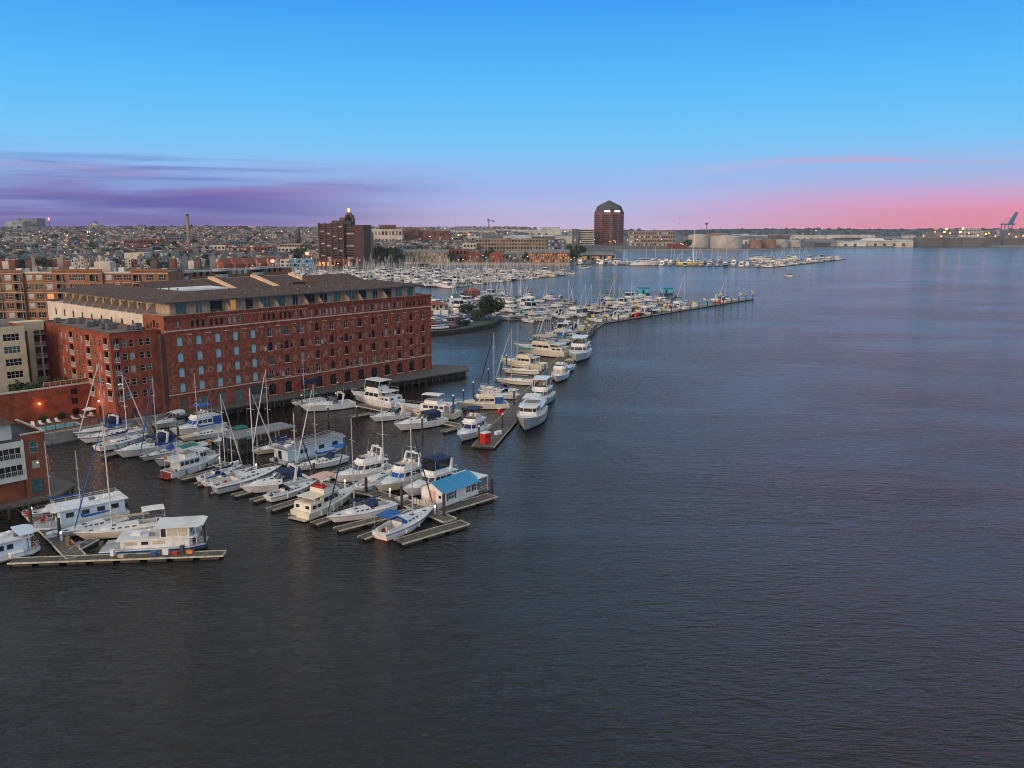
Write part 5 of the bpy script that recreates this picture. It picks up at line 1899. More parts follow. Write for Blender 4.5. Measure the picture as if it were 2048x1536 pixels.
def both(a, r0, r1, spans, h0, h1, m='boat_glass', parent=None):
    for s0, s1 in spans:
        pane(a, r0, r1, 0, s0, s1, h0, h1, m, parent=parent)
        pane(a, r0, r1, 4, 1 - s1, 1 - s0, h0, h1, m, parent=parent)


def front3(a, r0, r1, h0, h1, m='boat_glass', parent=None):
    pane(a, r0, r1, 1, .06, .96, h0, h1, m, 'windscreen', parent)
    pane(a, r0, r1, 2, .04, .96, h0, h1, m, 'windscreen', parent)
    pane(a, r0, r1, 3, .04, .94, h0, h1, m, 'windscreen', parent)


def canopy(a, x0, x1, w, z, crown, m, name='bimini', poles=1.2, pm='alloy', front=0.0, th=.05):
    c = a.part(name)
    k = 6
    rg = []
    for i in range(5):
        t = i / 4
        x = lerp(x0, x1, t)
        zz = z - front * t * t + .05 * math.sin(t * pi)
        rg.append([(x, -w / 2 * math.cos(pi * j / k), zz + crown * math.sin(pi * j / k)) for j in range(k + 1)] + [(x, w / 2 * math.cos(pi * j / k) * -1 * .96 if False else w / 2 * math.cos(pi * j / k) * .97, zz - th + crown * .92 * math.sin(pi * j / k)) for j in range(k + 1)])
    c.rings(rg, m, True, True, True)
    if poles:
        p = a.part(name + '_frame')
        for x in (x0 + .08, x1 - .08):
            for s in (-1, 1):
                p.tube((x, s * (w / 2 - .03), z - poles), (x, s * (w / 2 - .03), z), .025, pm, n=4)


def arch(a, x, w, z0, z1, m='gel_white', lean=.5, th=.13, dep=.35, name='radar_arch'):
    mb = a.part(name)
    for s in (-1, 1):
        mb.rings([[(x, s * w / 2 - th, z0), (x + dep, s * w / 2 - th, z0), (x + dep, s * w / 2 + th, z0), (x, s * w / 2 + th, z0)],
                  [(x - lean, s * w * .43 - th, z1), (x - lean + dep, s * w * .43 - th, z1), (x - lean + dep, s * w * .43 + th, z1), (x - lean, s * w * .43 + th, z1)]], m, True, True, True)
    mb.box(x - lean - .02, x - lean + dep + .02, -w * .45, w * .45, z1 + .001, z1 + .14, m)


def antenna(a, x, y, z, h, m='plastic_white'):
    a.part('antenna').tube((x, y, z), (x - h * .12, y, z + h), .018, m, .008, 4)


def sailboat(L=10.5, hull='gel_white', stripe='stripe_blue', boot='antifoul_dark', cover='canvas_blue', dodger='canvas_blue', bimini=None, jib='canvas_white', mast=None, mastm='alloy', mizzen=False, deck='deck_white', B=None, boom=True, rake=.0, dinghy=False, wheel=True, stays=True):
    a = Asm()
    B = B or L * .31
    h = Hull(L, B, L * .115, L * .092, .66, 2.0, .13, .03, .42, 1.8)
    build_hull(a, h, hull, stripe, boot, deck, (.05, .32), .52, .45, stripe_at=(.78, .87))
    x0, x1 = -.18 * L, .24 * L
    zd = h.deck(x0)
    r0, r1 = house(a, 'coachroof', x0, x1, B * .60, B * .42, zd - .05, zd + .38, rf=.5, rb=.02, inset=.10, nose=.5, m=deck)
    for s0, s1 in ((.08, .22), (.30, .44), (.52, .64), (.72, .82)):
        pane(a, r0, r1, 0, s0, s1, .35, .78, parent=None)
        pane(a, r0, r1, 4, 1 - s1, 1 - s0, .35, .78, parent=None)
    a.part('hatch').box(.06 * L, .06 * L + .5, -.28, .28, zd + .381, zd + .44, 'boat_glass')
    a.part('hatch').box(.30 * L, .30 * L + .45, -.22, .22, h.deck(.3 * L) - .02, h.deck(.3 * L) + .05, 'boat_glass')
    for s in (-1, 1):
        a.part('cockpit_coaming').box(-.43 * L, x0 - .01, s * B * .27 - .07, s * B * .27 + .07, h.deck(-.4 * L) - .05, h.deck(-.4 * L) + .28, deck)
    mh = mast or L * 1.24
    mx = .10 * L
    zm = zd + .38
    top = Vector((mx - rake * mh, 0, zm + mh))
    mm = a.part('mast')
    mm.tube((mx, 0, zm - .02), top, L * .0085, mastm, L * .006, 8)
    for f, sw in ((.48, .115), (.76, .09)):
        p = Vector((mx, 0, zm)).lerp(top, f)
        a.part('spreader').tube(p + Vector((-.05, -sw * L * .8, -.03)), p + Vector((-.05, sw * L * .8, -.03)), .03, mastm, n=4)
    a.part('masthead_gear').box(top.x - .15, top.x + .15, -.03, .03, top.z, top.z + .12, 'metal_dark').tube(top, top + Vector((0, 0, .7)), .015, 'metal_dark', n=3)
    bow = h.pt(1.0, 1.0, 1)
    stern = h.pt(0, 1.0, 1)
    if stays:
        st = a.part('rigging')
        sp = Vector((mx, 0, zm)).lerp(top, .76)
        for s in (-1, 1):
            st.path([(mx - .1, s * B * .44, h.deck(mx)), Vector((mx, 0, zm)).lerp(top, .48) + Vector((-.05, s * .092 * L, 0)), sp + Vector((-.05, s * .072 * L, 0)), top], .012, 'metal_grey', 3)
        st.tube((stern[0] + .1, 0, stern[2]), top, .012, 'metal_grey', n=3)
        st.tube((bow[0] - .2, 0, bow[2]), top, .012, 'metal_grey', n=3)
    if jib:
        pj = Vector((bow[0] - .25, 0, bow[2] + .5))
        pt = pj.lerp(top, .93)
        fj = a.part('furled_jib')
        fj.tube(pj, pj.lerp(pt, .25), .055, jib, .10, 6)
        fj.tube(pj.lerp(pt, .25), pt, .10, jib, .045, 6)
    if boom:
        zb = zm + .95
        bl = .40 * L
        a.part('boom').tube((mx - .1, 0, zb), (mx - bl, 0, zb - .05), .06, mastm, n=6)
        if cover:
            rg = []
            for i in range(9):
                t = i / 8
                rr = lerp(.30, .13, t) * (1 + .08 * math.sin(i * 2.1))
                x = mx + .12 - (bl + .1) * t
                rg.append([(x, rr * .55 * math.cos(2 * pi * j / 8), zb + .10 + rr * (.9 if t < .12 else .7) * math.sin(2 * pi * j / 8) + (.35 * (1 - t / .12) if t < .12 else 0)) for j in range(8)])
            a.part('sail_cover').rings(rg, cover, True, True, True)
    if dodger:
        rg = []
        for i in range(4):
            t = i / 3
            x = lerp(x0 - .25, x0 + .95, t)
            hh = lerp(.95, .10, t ** 1.8)
            rg.append([(x, B * .29 * math.cos(pi * j / 6), zd + .30 + hh * math.sin(pi * j / 6) ** .7) for j in range(7)])
        a.part('dodger').rings(rg, dodger, False)
    if bimini:
        canopy(a, -.46 * L, x0 - .45, B * .62, zd + 1.95, .18, bimini, poles=1.7)
    if mizzen:
        mt = Vector((-.36 * L, 0, zd + .62 * mh))
        a.part('mizzen_mast').tube((-.36 * L, 0, zd - .3), mt, L * .0065, mastm, L * .0045, 8)
        a.part('mizzen_cover').tube((-.36 * L, 0, zd + 1.5), (-.56 * L, 0, zd + 1.4), .16, cover or 'canvas_blue', .10, 6)
    rail_on(a, h, .80, .985, .55, .05, 'pulpit', 3)
    rail_on(a, h, .02, .80, .50, .05, 'lifeline', 7, False, r=.012)
    if wheel:
        w = a.part('wheel')
        c = Vector((-.36 * L, 0, zd + .35))
        ps = [c + Vector((0, .42 * math.cos(2 * pi * i / 10), .42 * math.sin(2 * pi * i / 10))) for i in range(11)]
        w.path(ps, .02, 'alloy', 4)
        w.tube((c.x - .1, 0, c.z - .75), (c.x - .1, 0, c.z), .08, 'plastic_white', n=6)
    for t in (.3, .55):
        p = h.pt(t, .6, -1)
        a.part('fender').tube((p[0], p[1] - .12, p[2] - .35), (p[0], p[1] - .12, p[2] + .25), .11, RND.choice(['plastic_white', 'canvas_navy']), n=6)
    return a


def cruiser(L=10, hull='gel_white', stripe=None, boot='antifoul_dark', canvas='canvas_navy', arch_on=True, cover_aft=None, low=False, deck='deck_white', teal=False):
    a = Asm()
    B = L * .33
    h = Hull(L, B, L * .145, L * .105, .90, 2.4, .15, 0, .35, 1.6)
    build_hull(a, h, hull, stripe, boot, deck, (.06, .44), .74, .6)
    xb = -.06 * L
    z0 = h.deck(xb)
    r0, r1 = house(a, 'cabin_trunk', xb, .36 * L, B * .80, B * .46, z0 - .06, z0 + .55, rf=.9, rb=-.1, inset=.14, nose=1.0, m=deck, zf=h.deck(.36 * L) - .06)
    both(a, r0, r1, [(.12, .34), (.42, .64)], .42, .74)
    a.part('hatch').box(.02 * L, .02 * L + .5, -.25, .25, z0 + .552, z0 + .60, 'boat_glass')
    a.part('hatch').box(.13 * L, .13 * L + .45, -.22, .22, z0 + .552, z0 + .60, 'boat_glass')
    w0, w1 = house(a, 'windscreen', xb - .35 * (L / 10) - .9, xb + .75, B * .78, B * .62, z0 + .40, z0 + 1.25, rf=.85, rb=.1, inset=.16, nose=.7, m='boat_glass', top='boat_glass' if not canvas else canvas)
    fr = a.part('windscreen_frame')
    fr.path([w1[0], w1[1], w1[2], w1[3], w1[4], w1[5]], .035, 'alloy', 5)
    for i in (1, 2, 3, 4):
        fr.tube(w0[i], w1[i], .03, 'alloy', n=4)
    if canvas:
        canopy(a, -.36 * L, xb + .05, B * .74, z0 + 1.30, .42, canvas, 'canvas_top', poles=1.0)
        c = a.part('canvas_side')
        for s in (-1, 1):
            c.add([(-.36 * L, s * B * .372, z0 + .3), (xb - 1.2, s * B * .372, z0 + .4), (xb - .9, s * B * .372, z0 + 1.32), (-.36 * L, s * B * .372, z0 + 1.32)], [(0, 1, 2, 3)], canvas if not low else 'boat_glass')
    if arch_on:
        arch(a, -.25 * L, B * .86, h.deck(-.25 * L) - .05, z0 + 1.95, 'gel_white', .55)
        a.part('radar_dome').ball((-.25 * L - .4, 0, z0 + 2.22), .26, 'plastic_white', 8, 5, .5)
        antenna(a, -.25 * L - .4, B * .3, z0 + 2.05, 1.8)
    if cover_aft:
        a.part('cockpit_cover').add([(-.47 * L, -B * .36, h.fs + .1), (-.30 * L, -B * .38, h.fs + .5), (-.30 * L, B * .38, h.fs + .5), (-.47 * L, B * .36, h.fs + .1), (-.36 * L, 0, h.fs + .95)], [(0, 1, 4), (1, 2, 4), (2, 3, 4), (3, 0, 4)], cover_aft)
    s = a.part('seat')
    s.box(-.40 * L, -.34 * L, -B * .28, B * .28, h.fs - .6, h.fs - .05, 'canvas_white').box(-.20 * L, -.14 * L, -B * .30, -B * .08, h.fs - .5, h.fs + .25, 'canvas_white')
    a.part('swim_platform').box(-L / 2 - .75, -L / 2 + .05, -B * .40, B * .40, .18, .28, 'deck_tan')
    rail_on(a, h, .46, .985, .50, .07, 'bow_rail', 7)
    for t in (.2, .5):
        p = h.pt(t, .6, -1)
        a.part('fender').tube((p[0], p[1] - .12, p[2] - .35), (p[0], p[1] - .12, p[2] + .25), .12, 'plastic_white', n=6)
    return a


def flybridge(L=12, hull='gel_white', stripe=None, boot='antifoul_dark', house_m='gel_white', canvas=None, hardtop=False, band=None, aft='open', deck='deck_white', tall=1.0, bimini=None, seat='canvas_white', arch_on=False):
    a = Asm()
    B = L * .335
    h = Hull(L, B, L * .15, L * .100, .93, 2.5, .14, 0, .35, 1.7)
    build_hull(a, h, hull, stripe, boot, deck, (.03, .26), .80, .5)
    xa, xf = -.24 * L, .17 * L
    z0 = h.deck(xa)
    # foredeck trunk
    t0, t1 = house(a, 'foredeck_trunk', xf - .5, .37 * L, B * .66, B * .44, h.deck(xf) - .08, h.deck(xf) + .42, rf=.9, rb=0, inset=.12, nose=.8, m=house_m, zf=h.deck(.37 * L) - .06)
    both(a, t0, t1, [(.25, .55)], .35, .75)
    zr = z0 + 1.75 * tall
    r0, r1 = house(a, 'saloon', xa, xf, B * .86, B * .74, z0 - .08, zr, rf=1.05, rb=.05, inset=.13, nose=.7, m=house_m)
    gm = 'boat_glass'
    both(a, r0, r1, [(.06, .34), (.37, .66), (.69, .93)], .42, .80, gm)
    front3(a, r0, r1, .42, .82, band or gm)
    pane(a, r0, r1, 5, .2, .8, .08, .85, 'boat_glass', 'saloon_door')
    # flybridge deck, overhanging the cockpit
    fd = a.part('flybridge_deck')
    ox = -.40 * L if aft != 'open' else -.34 * L
    fd.prism([(ox, -B * .42), (xf - 1.4, -B * .38), (xf - .75, -B * .22), (xf - .75, B * .22), (xf - 1.4, B * .38), (ox, B * .42)], zr + .005, zr + .12, house_m)
    f0, f1 = house(a, 'flybridge_coaming', -.20 * L, xf - .85, B * .70, B * .58, zr + .125, zr + .80, rf=.45, rb=.1, inset=.02, nose=.5, m=house_m, top='deck_tan')
    front3(a, f0, f1, .84, 1.28, 'boat_glass')
    st = a.part('helm_seat')
    for y in (-.5, .5):
        st.box(-.13 * L, -.13 * L + .5, y - .3, y + .3, zr + .79, zr + .95, seat).box(-.13 * L - .12, -.13 * L, y - .3, y + .3, zr + .79, zr + 1.35, seat)
    st.box(-.19 * L, -.165 * L, -B * .26, B * .26, zr + .79, zr + 1.15, seat)
    zt = zr + 2.35
    if hardtop:
        ht = a.part('hardtop')
        ht.prism([(-.27 * L, -B * .36), (xf - 1.6, -B * .33), (xf - 1.1, -B * .18), (xf - 1.1, B * .18), (xf - 1.6, B * .33), (-.27 * L, B * .36)], zt, zt + .12, house_m)
        for x, xt in ((-.20 * L, -.24 * L), (xf - 1.2, xf - 1.7)):
            for s in (-1, 1):
                a.part('hardtop_post').tube((x, s * B * .34, zr + .1), (xt, s * B * .32, zt + .01), .05, house_m, n=5)
        cs = a.part('clear_curtain')
        for s in (-1, 1):
            cs.add([(-.19 * L, s * B * .345, zr + .82), (xf - 1.3, s * B * .32, zr + .82), (xf - 1.7, s * B * .31, zt), (-.23 * L, s * B * .325, zt)], [(0, 1, 2, 3)], 'boat_glass')
    if bimini:
        canopy(a, -.24 * L, xf - 1.5, B * .70, zt - .05, .22, bimini, poles=1.5)
        if canvas == 'enclosure':
            cs = a.part('clear_curtain')
            for s in (-1, 1):
                cs.add([(-.20 * L, s * B * .345, zr + .82), (xf - 1.15, s * B * .30, zr + .82), (xf - 1.5, s * B * .335, zt - .1), (-.24 * L, s * B * .345, zt - .1)], [(0, 1, 2, 3)], 'boat_glass')
            cs.add([(xf - 1.12, -B * .30, zr + .82), (xf - 1.12, B * .30, zr + .82), (xf - 1.48, B * .32, zt - .05), (xf - 1.48, -B * .32, zt - .05)], [(0, 1, 2, 3)], 'boat_glass')
    if arch_on:
        arch(a, -.22 * L, B * .80, zr + .12, zr + 1.95, house_m, .5)
        a.part('radar_dome').ball((-.22 * L - .35, 0, zr + 2.2), .28, 'plastic_white', 8, 5, .5)
    rl = a.part('flybridge_rail')
    pts = [(-.20 * L, -B * .36, zr + .8), (ox + .1, -B * .40, zr + .75), (ox + .1, B * .40, zr + .75), (-.20 * L, B * .36, zr + .8)]
    rl.path(pts, .025, 'alloy', 4)
    for p in pts[1:3]:
        rl.tube((p[0], p[1], zr + .1), p, .025, 'alloy', n=4)
    for s in (-1, 1):
        a.part('cockpit_post').tube((ox + .25, s * B * .38, h.fs - .05), (ox + .25, s * B * .38, zr), .05, house_m, n=5)
    if aft == 'closed':
        c0, c1 = house(a, 'aft_cabin', -.46 * L, xa - .02, B * .84, B * .84, h.fs - .1, h.fs + 1.1, rf=0, rb=.2, inset=.06, nose=.02, m=house_m, wn=.98)
        both(a, c0, c1, [(.15, .45), (.55, .85)], .35, .75)
        pane(a, c0, c1, 5, .10, .32, .4, .75)
        pane(a, c0, c1, 5, .68, .90, .4, .75)
    elif aft == 'canvas':
        c = a.part('aft_curtain')
        for s in (-1, 1):
            c.add([(-.40 * L, s * B * .40, h.fs), (xa, s * B * .42, h.fs), (xa, s * B * .42, zr), (-.40 * L, s * B * .41, zr)], [(0, 1, 2, 3)], canvas or 'canvas_blue')
        c.add([(-.40 * L, -B * .40, h.fs), (-.40 * L, B * .40, h.fs), (-.40 * L, B * .41, zr), (-.40 * L, -B * .41, zr)], [(0, 1, 2, 3)], canvas or 'canvas_blue')
    a.part('swim_platform').box(-L / 2 - .7, -L / 2 + .05, -B * .42, B * .42, .18, .28, 'deck_tan')
    rail_on(a, h, .42, .985, .62, .07, 'bow_rail', 8)
    antenna(a, -.15 * L, B * .33, zr + .8, 3.2)
    antenna(a, -.15 * L, -B * .33, zr + .8, 2.6)
    for t in (.2, .42, .6):
        p = h.pt(t, .6, -1)
        a.part('fender').tube((p[0], p[1] - .13, p[2] - .4), (p[0], p[1] - .13, p[2] + .3), .13, 'plastic_white', n=6)
    return a


def trawler(L=12, hull='gel_white', stripe=None, boot='antifoul_red', canvas='canvas_green', house_m='gel_white', deck='deck_white', pilot=True, mast=True, big=1.0, transom=None):
    a = Asm()
    B = L * .32
    h = Hull(L, B, L * .165 * big, L * .105 * big, .86, 2.2, .11, 0, .42, 2.6)
    hm = build_hull(a, h, hull, stripe, boot, deck, (.02, .16), .82, .5, trim='teak')
    if transom:
        p0, p1, p2 = h.pt(0, .0, 1), h.pt(0, .55, 1), h.pt(0, .92, 1)
        a.part('transom_panel').add([(p0[0] - .02, -p0[1] * .9, .03), (p0[0] - .02, p0[1] * .9, .03), (p2[0] - .02, p2[1] * .9, p2[2]), (p2[0] - .02, -p2[1] * .9, p2[2])], [(0, 1, 2, 3)], transom)
        a.part('swim_platform').box(-L / 2 - .8, -L / 2 + .02, -B * .38, B * .38, .16, .26, transom)
    z0 = h.deck(-.1 * L)
    r0, r1 = house(a, 'saloon', -.34 * L, .06 * L, B * .74, B * .74, z0 - .06, z0 + 1.35 * big, rf=.05, rb=.05, inset=.06, nose=.04, m=house_m, wn=.97)
    both(a, r0, r1, [(.04, .20), (.24, .42), (.46, .64), (.68, .88)], .40, .82)
    zr = z0 + 1.35 * big
    if pilot:
        p0, p1 = house(a, 'pilot_house', .02 * L, .20 * L, B * .72, B * .60, h.deck(.1 * L) - .05, zr + .75 * big, rf=-.08, rb=.0, inset=.06, nose=.35, m=house_m)
        both(a, p0, p1, [(.10, .45), (.52, .9)], .52, .86)
        front3(a, p0, p1, .52, .86)
        pr = a.part('pilot_roof')
        pr.prism([(.0 * L, -B * .38), (.215 * L, -B * .33), (.235 * L, 0), (.215 * L, B * .33), (.0 * L, B * .38)], zr + .755 * big, zr + .755 * big + .09, house_m)
    bd = a.part('boat_deck')
    bd.prism([(-.44 * L, -B * .42), (.02 * L, -B * .42), (.02 * L, B * .42), (-.44 * L, B * .42)], zr + .004, zr + .09, house_m)
    f0, f1 = house(a, 'upper_helm', -.22 * L, .03 * L, B * .56, B * .50, zr + .095, zr + .75, rf=.2, rb=.05, inset=.02, nose=.3, m=house_m, top='deck_tan')
    if canvas:
        canopy(a, -.25 * L, .04 * L, B * .60, zr + 1.9, .18, canvas, poles=1.5)
    if mast:
        a.part('mast').tube((-.27 * L, 0, zr), (-.29 * L, 0, zr + L * .34), .07, 'mast_cream', .045, 6)
        a.part('boom').tube((-.27 * L, 0, zr + .9), (-.46 * L, 0, zr + 1.9), .05, 'mast_cream', n=5)
    rl = a.part('boat_deck_rail')
    pts = [(-.22 * L, -B * .40, zr + .75), (-.43 * L, -B * .40, zr + .75), (-.43 * L, B * .40, zr + .75), (-.22 * L, B * .40, zr + .75)]
    rl.path(pts, .022, 'alloy', 4)
    for p in pts:
        rl.tube((p[0], p[1], zr + .05), p, .022, 'alloy', n=4)
    a.part('life_ring').tube((-.40 * L, B * .41, zr + .4), (-.40 * L, B * .44, zr + .4), .32, 'orange_paint', n=10)
    for s in (-1, 1):
        a.part('deck_post').tube((-.43 * L, s * B * .38, h.fs - .05), (-.43 * L, s * B * .38, zr), .045, house_m, n=5)
    rail_on(a, h, .50, .985, .70, .06, 'bow_rail', 7)
    for t in (.25, .5, .65):
        p = h.pt(t, .6, -1)
        a.part('fender').tube((p[0], p[1] - .13, p[2] - .4), (p[0], p[1] - .13, p[2] + .3), .13, RND.choice(['plastic_white', 'canvas_navy']), n=6)
    return a


def houseboat(L=13, W=4.2, hull='gel_white', stripe='stripe_blue', wall='gel_white', roof='roof_pale', h1=2.3, over=.5, x0=-.36, x1=.30, win=((.06, .18), (.26, .42), (.5, .66)), glass='boat_glass', rail_roof=True, canopy_at=None, step=None, fore=True, roof_items=True, fr=.72, rh=.55):
    a = Asm()
    hm = a.part('hull')
    pl = [(-L / 2, -W / 2), (L * .36, -W / 2), (L / 2, -W * .28), (L / 2, W * .28), (L * .36, W / 2), (-L / 2, W / 2)]
    pk = [(x * .96, y * .92) for x, y in pl]
    hm.rings([[(x, y, -.35) for x, y in pk], [(x, y, .12) for x, y in pk], [(x, y, fr * .45) for x, y in pl], [(x, y, fr * .8) for x, y in pl], [(x, y, fr) for x, y in pl]], ['antifoul_dark', hull, stripe or hull, hull], True, False, 'deck_grey')
    xa, xb = x0 * L, x1 * L
    wm = a.part('cabin_wall')
    r0 = [(xa, -W * .43, fr + .002), (xb, -W * .43, fr + .002), (xb + .25, -W * .36, fr + .002), (xb + .25, W * .36, fr + .002), (xb, W * .43, fr + .002), (xa, W * .43, fr + .002)]
    r1 = [(p[0], p[1] * .985, fr + h1) for p in r0]
    wm.rings([r0, r1], wall, True, False, True)
    for i, (s0, s1) in enumerate(win):
        for e, (q0, q1) in ((0, (s0, s1)), (4, (1 - s1, 1 - s0))):
            pane(a, r0, r1, e, q0, q1, .42, .80, glass if i % 2 == 0 else 'boat_glass')
            pane(a, r0, r1, e, q0 - .008, q1 + .008, .40, .42, 'plastic_white', 'window_trim', off=.03)
    pane(a, r0, r1, 2, .10, .48, .04, .86, 'boat_glass', 'sliding_door')
    pane(a, r0, r1, 2, .54, .92, .42, .84, glass)
    pane(a, r0, r1, 5, .30, .56, .04, .86, 'boat_glass', 'door')
    zr = fr + h1
    rf = a.part('roof')
    rf.prism([(xa - over, -W * .47), (xb + over, -W * .47), (xb + over + .5, -W * .36), (xb + over + .5, W * .36), (xb + over, W * .47), (xa - over, W * .47)], zr + .004, zr + .14, 'gel_white', roof)
    if rail_roof:
        rl = a.part('roof_rail')
        pts = [(xa, -W * .44), (xb, -W * .44), (xb, W * .44), (xa, W * .44), (xa, -W * .44)]
        for z in (rh * .5, rh):
            rl.path([(x, y, zr + .14 + z) for x, y in pts], .022, 'alloy', 4)
        for i in range(4):
            p, q = Vector(pts[i]), Vector(pts[i + 1])
            for k in range(5):
                v = p.lerp(q, k / 5)
                rl.tube((v.x, v.y, zr + .13), (v.x, v.y, zr + .14 + rh), .022, 'alloy', n=4)
    if canopy_at:
        c0, c1, ch_, cm = canopy_at
        cp = a.part('sun_roof')
        cp.prism([(c0 * L, -W * .50), (c1 * L - .6, -W * .50), (c1 * L, -W * .38), (c1 * L, W * .38), (c1 * L - .6, W * .50), (c0 * L, W * .50)], zr + ch_, zr + ch_ + .12, cm)
        for x in (c0 * L + .3, (c0 + c1) / 2 * L, c1 * L - .9):
            for s in (-1, 1):
                a.part('roof_post').tube((x, s * W * .43, (zr + .1) if x < xb else fr), (x, s * W * .43, zr + ch_ + .01), .04, 'gel_white', n=5)
    if step:
        s0, s1, sh, sm = step
        q0 = [(s0 * L, -W * .43, zr + .145), (s1 * L, -W * .43, zr + .145), (s1 * L + .1, -W * .40, zr + .145), (s1 * L + .1, W * .40, zr + .145), (s1 * L, W * .43, zr + .145), (s0 * L, W * .43, zr + .145)]
        q1 = [(p[0], p[1] * .97, zr + sh) for p in q0]
        a.part('upper_cabin').rings([q0, q1], sm, True, False, True)
        for e in (0, 4):
            for w0_, w1_, g_ in ((.04, .20, 'boat_glass'), (.25, .60, glass), (.65, .95, glass)):
                pane(a, q0, q1, e, w0_ if e == 0 else 1 - w1_, w1_ if e == 0 else 1 - w0_, .08, .92, g_)
        pane(a, q0, q1, 2, .1, .9, .25, .85)
    if roof_items:
        it = a.part('roof_gear')
        it.box(xa + 1, xa + 2.1, -.5, .5, zr + .145, zr + .5, 'plastic_white').box(xa + 3.2, xa + 3.9, -.9, -.3, zr + .145, zr + .45, 'metal_grey')
        a.part('radar_dome').ball((xa + 3, .6, zr + .45), .3, 'plastic_white', 8, 5, .6)
    dr = a.part('deck_rail')
    pts = [(xb + .3, -W * .48), (L * .36, -W * .48), (L * .485, -W * .27), (L * .485, W * .27), (L * .36, W * .48), (xb + .3, W * .48)]
    for z in (.4, .8):
        dr.path([(x, y, fr + z) for x, y in pts], .022, 'alloy', 4)
    for p in pts:
        dr.tube((p[0], p[1], fr), (p[0], p[1], fr + .8), .022, 'alloy', n=4)
    if fore:
        a.part('deck_chair').box(L * .36, L * .36 + .5, -.9, -.4, fr + .002, fr + .5, 'canvas_red').box(L * .36, L * .36 + .1, -.9, -.4, fr + .501, fr + 1.0, 'canvas_red')
    a.part('outboard').box(-L / 2 - .45, -L / 2 - .02, -.25, .25, .3, 1.35, 'metal_dark')
    return a


def small_open(L=6, hull='gel_white', canvas='canvas_navy', console=True):
    a = Asm()
    B = L * .36
    h = Hull(L, B, L * .14, L * .10, .92, 2.3, .13, 0, .35, 1.5)
    build_hull(a, h, hull, None, 'antifoul_dark', 'deck_white', (.08, .62), .78, .4)
    if console:
        a.part('console').box(-.08 * L, .04 * L, -.4, .4, h.fs - .4, h.fs + .7, 'gel_white')
        pm = a.part('windscreen')
        pm.add([(.04 * L, -.42, h.fs + .7), (.04 * L, .42, h.fs + .7), (-.02 * L, .38, h.fs + 1.15), (-.02 * L, -.38, h.fs + 1.15)], [(0, 1, 2, 3)], 'boat_glass')
    if canvas:
        canopy(a, -.22 * L, .10 * L, B * .7, h.fs + 1.75, .12, canvas, poles=1.6)
    a.part('outboard').box(-L / 2 - .45, -L / 2 + .02, -.22, .22, .25, 1.2, 'metal_dark')
    a.part('seat').box(-.36 * L, -.28 * L, -B * .3, B * .3, h.fs - .4, h.fs, 'canvas_white')
    return a


# ------------------------------------------------------------------ docks, piles, dock furniture
def dock(p0, p1, w, label, name='floating_dock', group=None, deck='wood_dock', trim=True, z=.48, cat='dock'):
    p0, p1 = Vector(p0[:2]), Vector(p1[:2])
    d = p1 - p0
    L = d.length
    t = thing(name, label, cat, (p0.x, p0.y, 0), math.atan2(d.y, d.x), group)
    k = max(1, int(L / 3.0))
    if trim:
        pk = MB()
        npl = max(2, int(L / .42))
        tones = [deck, deck, 'boardwalk_grey', 'wood_dock']
        for i in range(npl):
            dz_ = RND.uniform(-.012, .004)
            pk.box(L * i / npl + .015, L * (i + 1) / npl - .015, -w / 2 + .06, w / 2 - .06, z - .08, z + dz_, RND.choice(tones))
        tag(pk.build('deck_planking', t), kind='stuff')
    else:
        MB().box(0, L, -w / 2 + .06, w / 2 - .06, z - .12, z, deck).build('deck', t)
    if trim:
        e = MB()
        e.box(-.06, L + .06, -w / 2 - .05, -w / 2 + .059, z - .12, z + .06, 'wood_trim')
        e.box(-.06, L + .06, w / 2 - .059, w / 2 + .05, z - .12, z + .06, 'wood_trim')
        e.box(L + .002, L + .06, -w / 2 + .06, w / 2 - .06, z - .2, z + .045, 'wood_trim')
        e.build('edge_timber', t)
    f = MB()
    for i in range(k):
        x = L * (i + .5) / k
        f.box(x - L / k * .36, x + L / k * .36, -w * .46, w * .46, -.3, z - .121, 'float_dark')
    f.build('float', t)
    return t


def pdock(px0, px1, w, label, **kw):
    return dock(G(*px0, .5), G(*px1, .5), w, label, **kw)


PILE_M = None


def pile(x, y, h, label, group, white=True, r=.17):
    t = thing('mooring_pile', label, 'pile', (x, y, 0), 0, group)
    key = ('pile', round(h, 1), r)
    if key not in WIN_CACHE:
        WIN_CACHE[key] = MB().tube((0, 0, -1.2), (0, 0, h), r, 'wood_pile', r * .92, 9).mesh('shaft')
        WIN_CACHE[('cap', r)] = MB().rings([[(a, b, 0) for a, b in sides(9, r * 1.15)], [(a, b, .06) for a, b in sides(9, r * 1.15)], [(a, b, .38) for a, b in sides(9, .02)]], 'plastic_white', True, True, True).mesh('cap')
    inst('shaft', WIN_CACHE[key], t)
    if white:
        inst('cap', WIN_CACHE[('cap', r)], t, (0, 0, h))
    return t


def dock_box(p, rz, label, m='plastic_white', group=None):
    t = thing('dock_box', label, 'dock box', (p[0], p[1], .482), rz, group)
    MB().box(-.75, .75, -.35, .35, 0, .55, m).build('body', t)
    MB().add([(-.8, -.4, .55), (.8, -.4, .55), (.8, .4, .55), (-.8, .4, .55), (-.75, -.1, .74), (.75, -.1, .74), (.75, .1, .74), (-.75, .1, .74)], [(0, 1, 5, 4), (1, 2, 6, 5), (2, 3, 7, 6), (3, 0, 4, 7), (4, 5, 6, 7), (3, 2, 1, 0)], m).build('lid', t)


def pedestal(p, label, group, lit=True):
    t = thing('power_pedestal', label, 'pedestal', (p[0], p[1], .482), 0, group)
    MB().box(-.12, .12, -.12, .12, 0, 1.0, 'plastic_white').build('post', t)
    MB().tube((0, 0, 1.0), (0, 0, 1.22), .14, 'lamp_white' if lit else 'plastic_white', .10, 8).build('lamp', t)


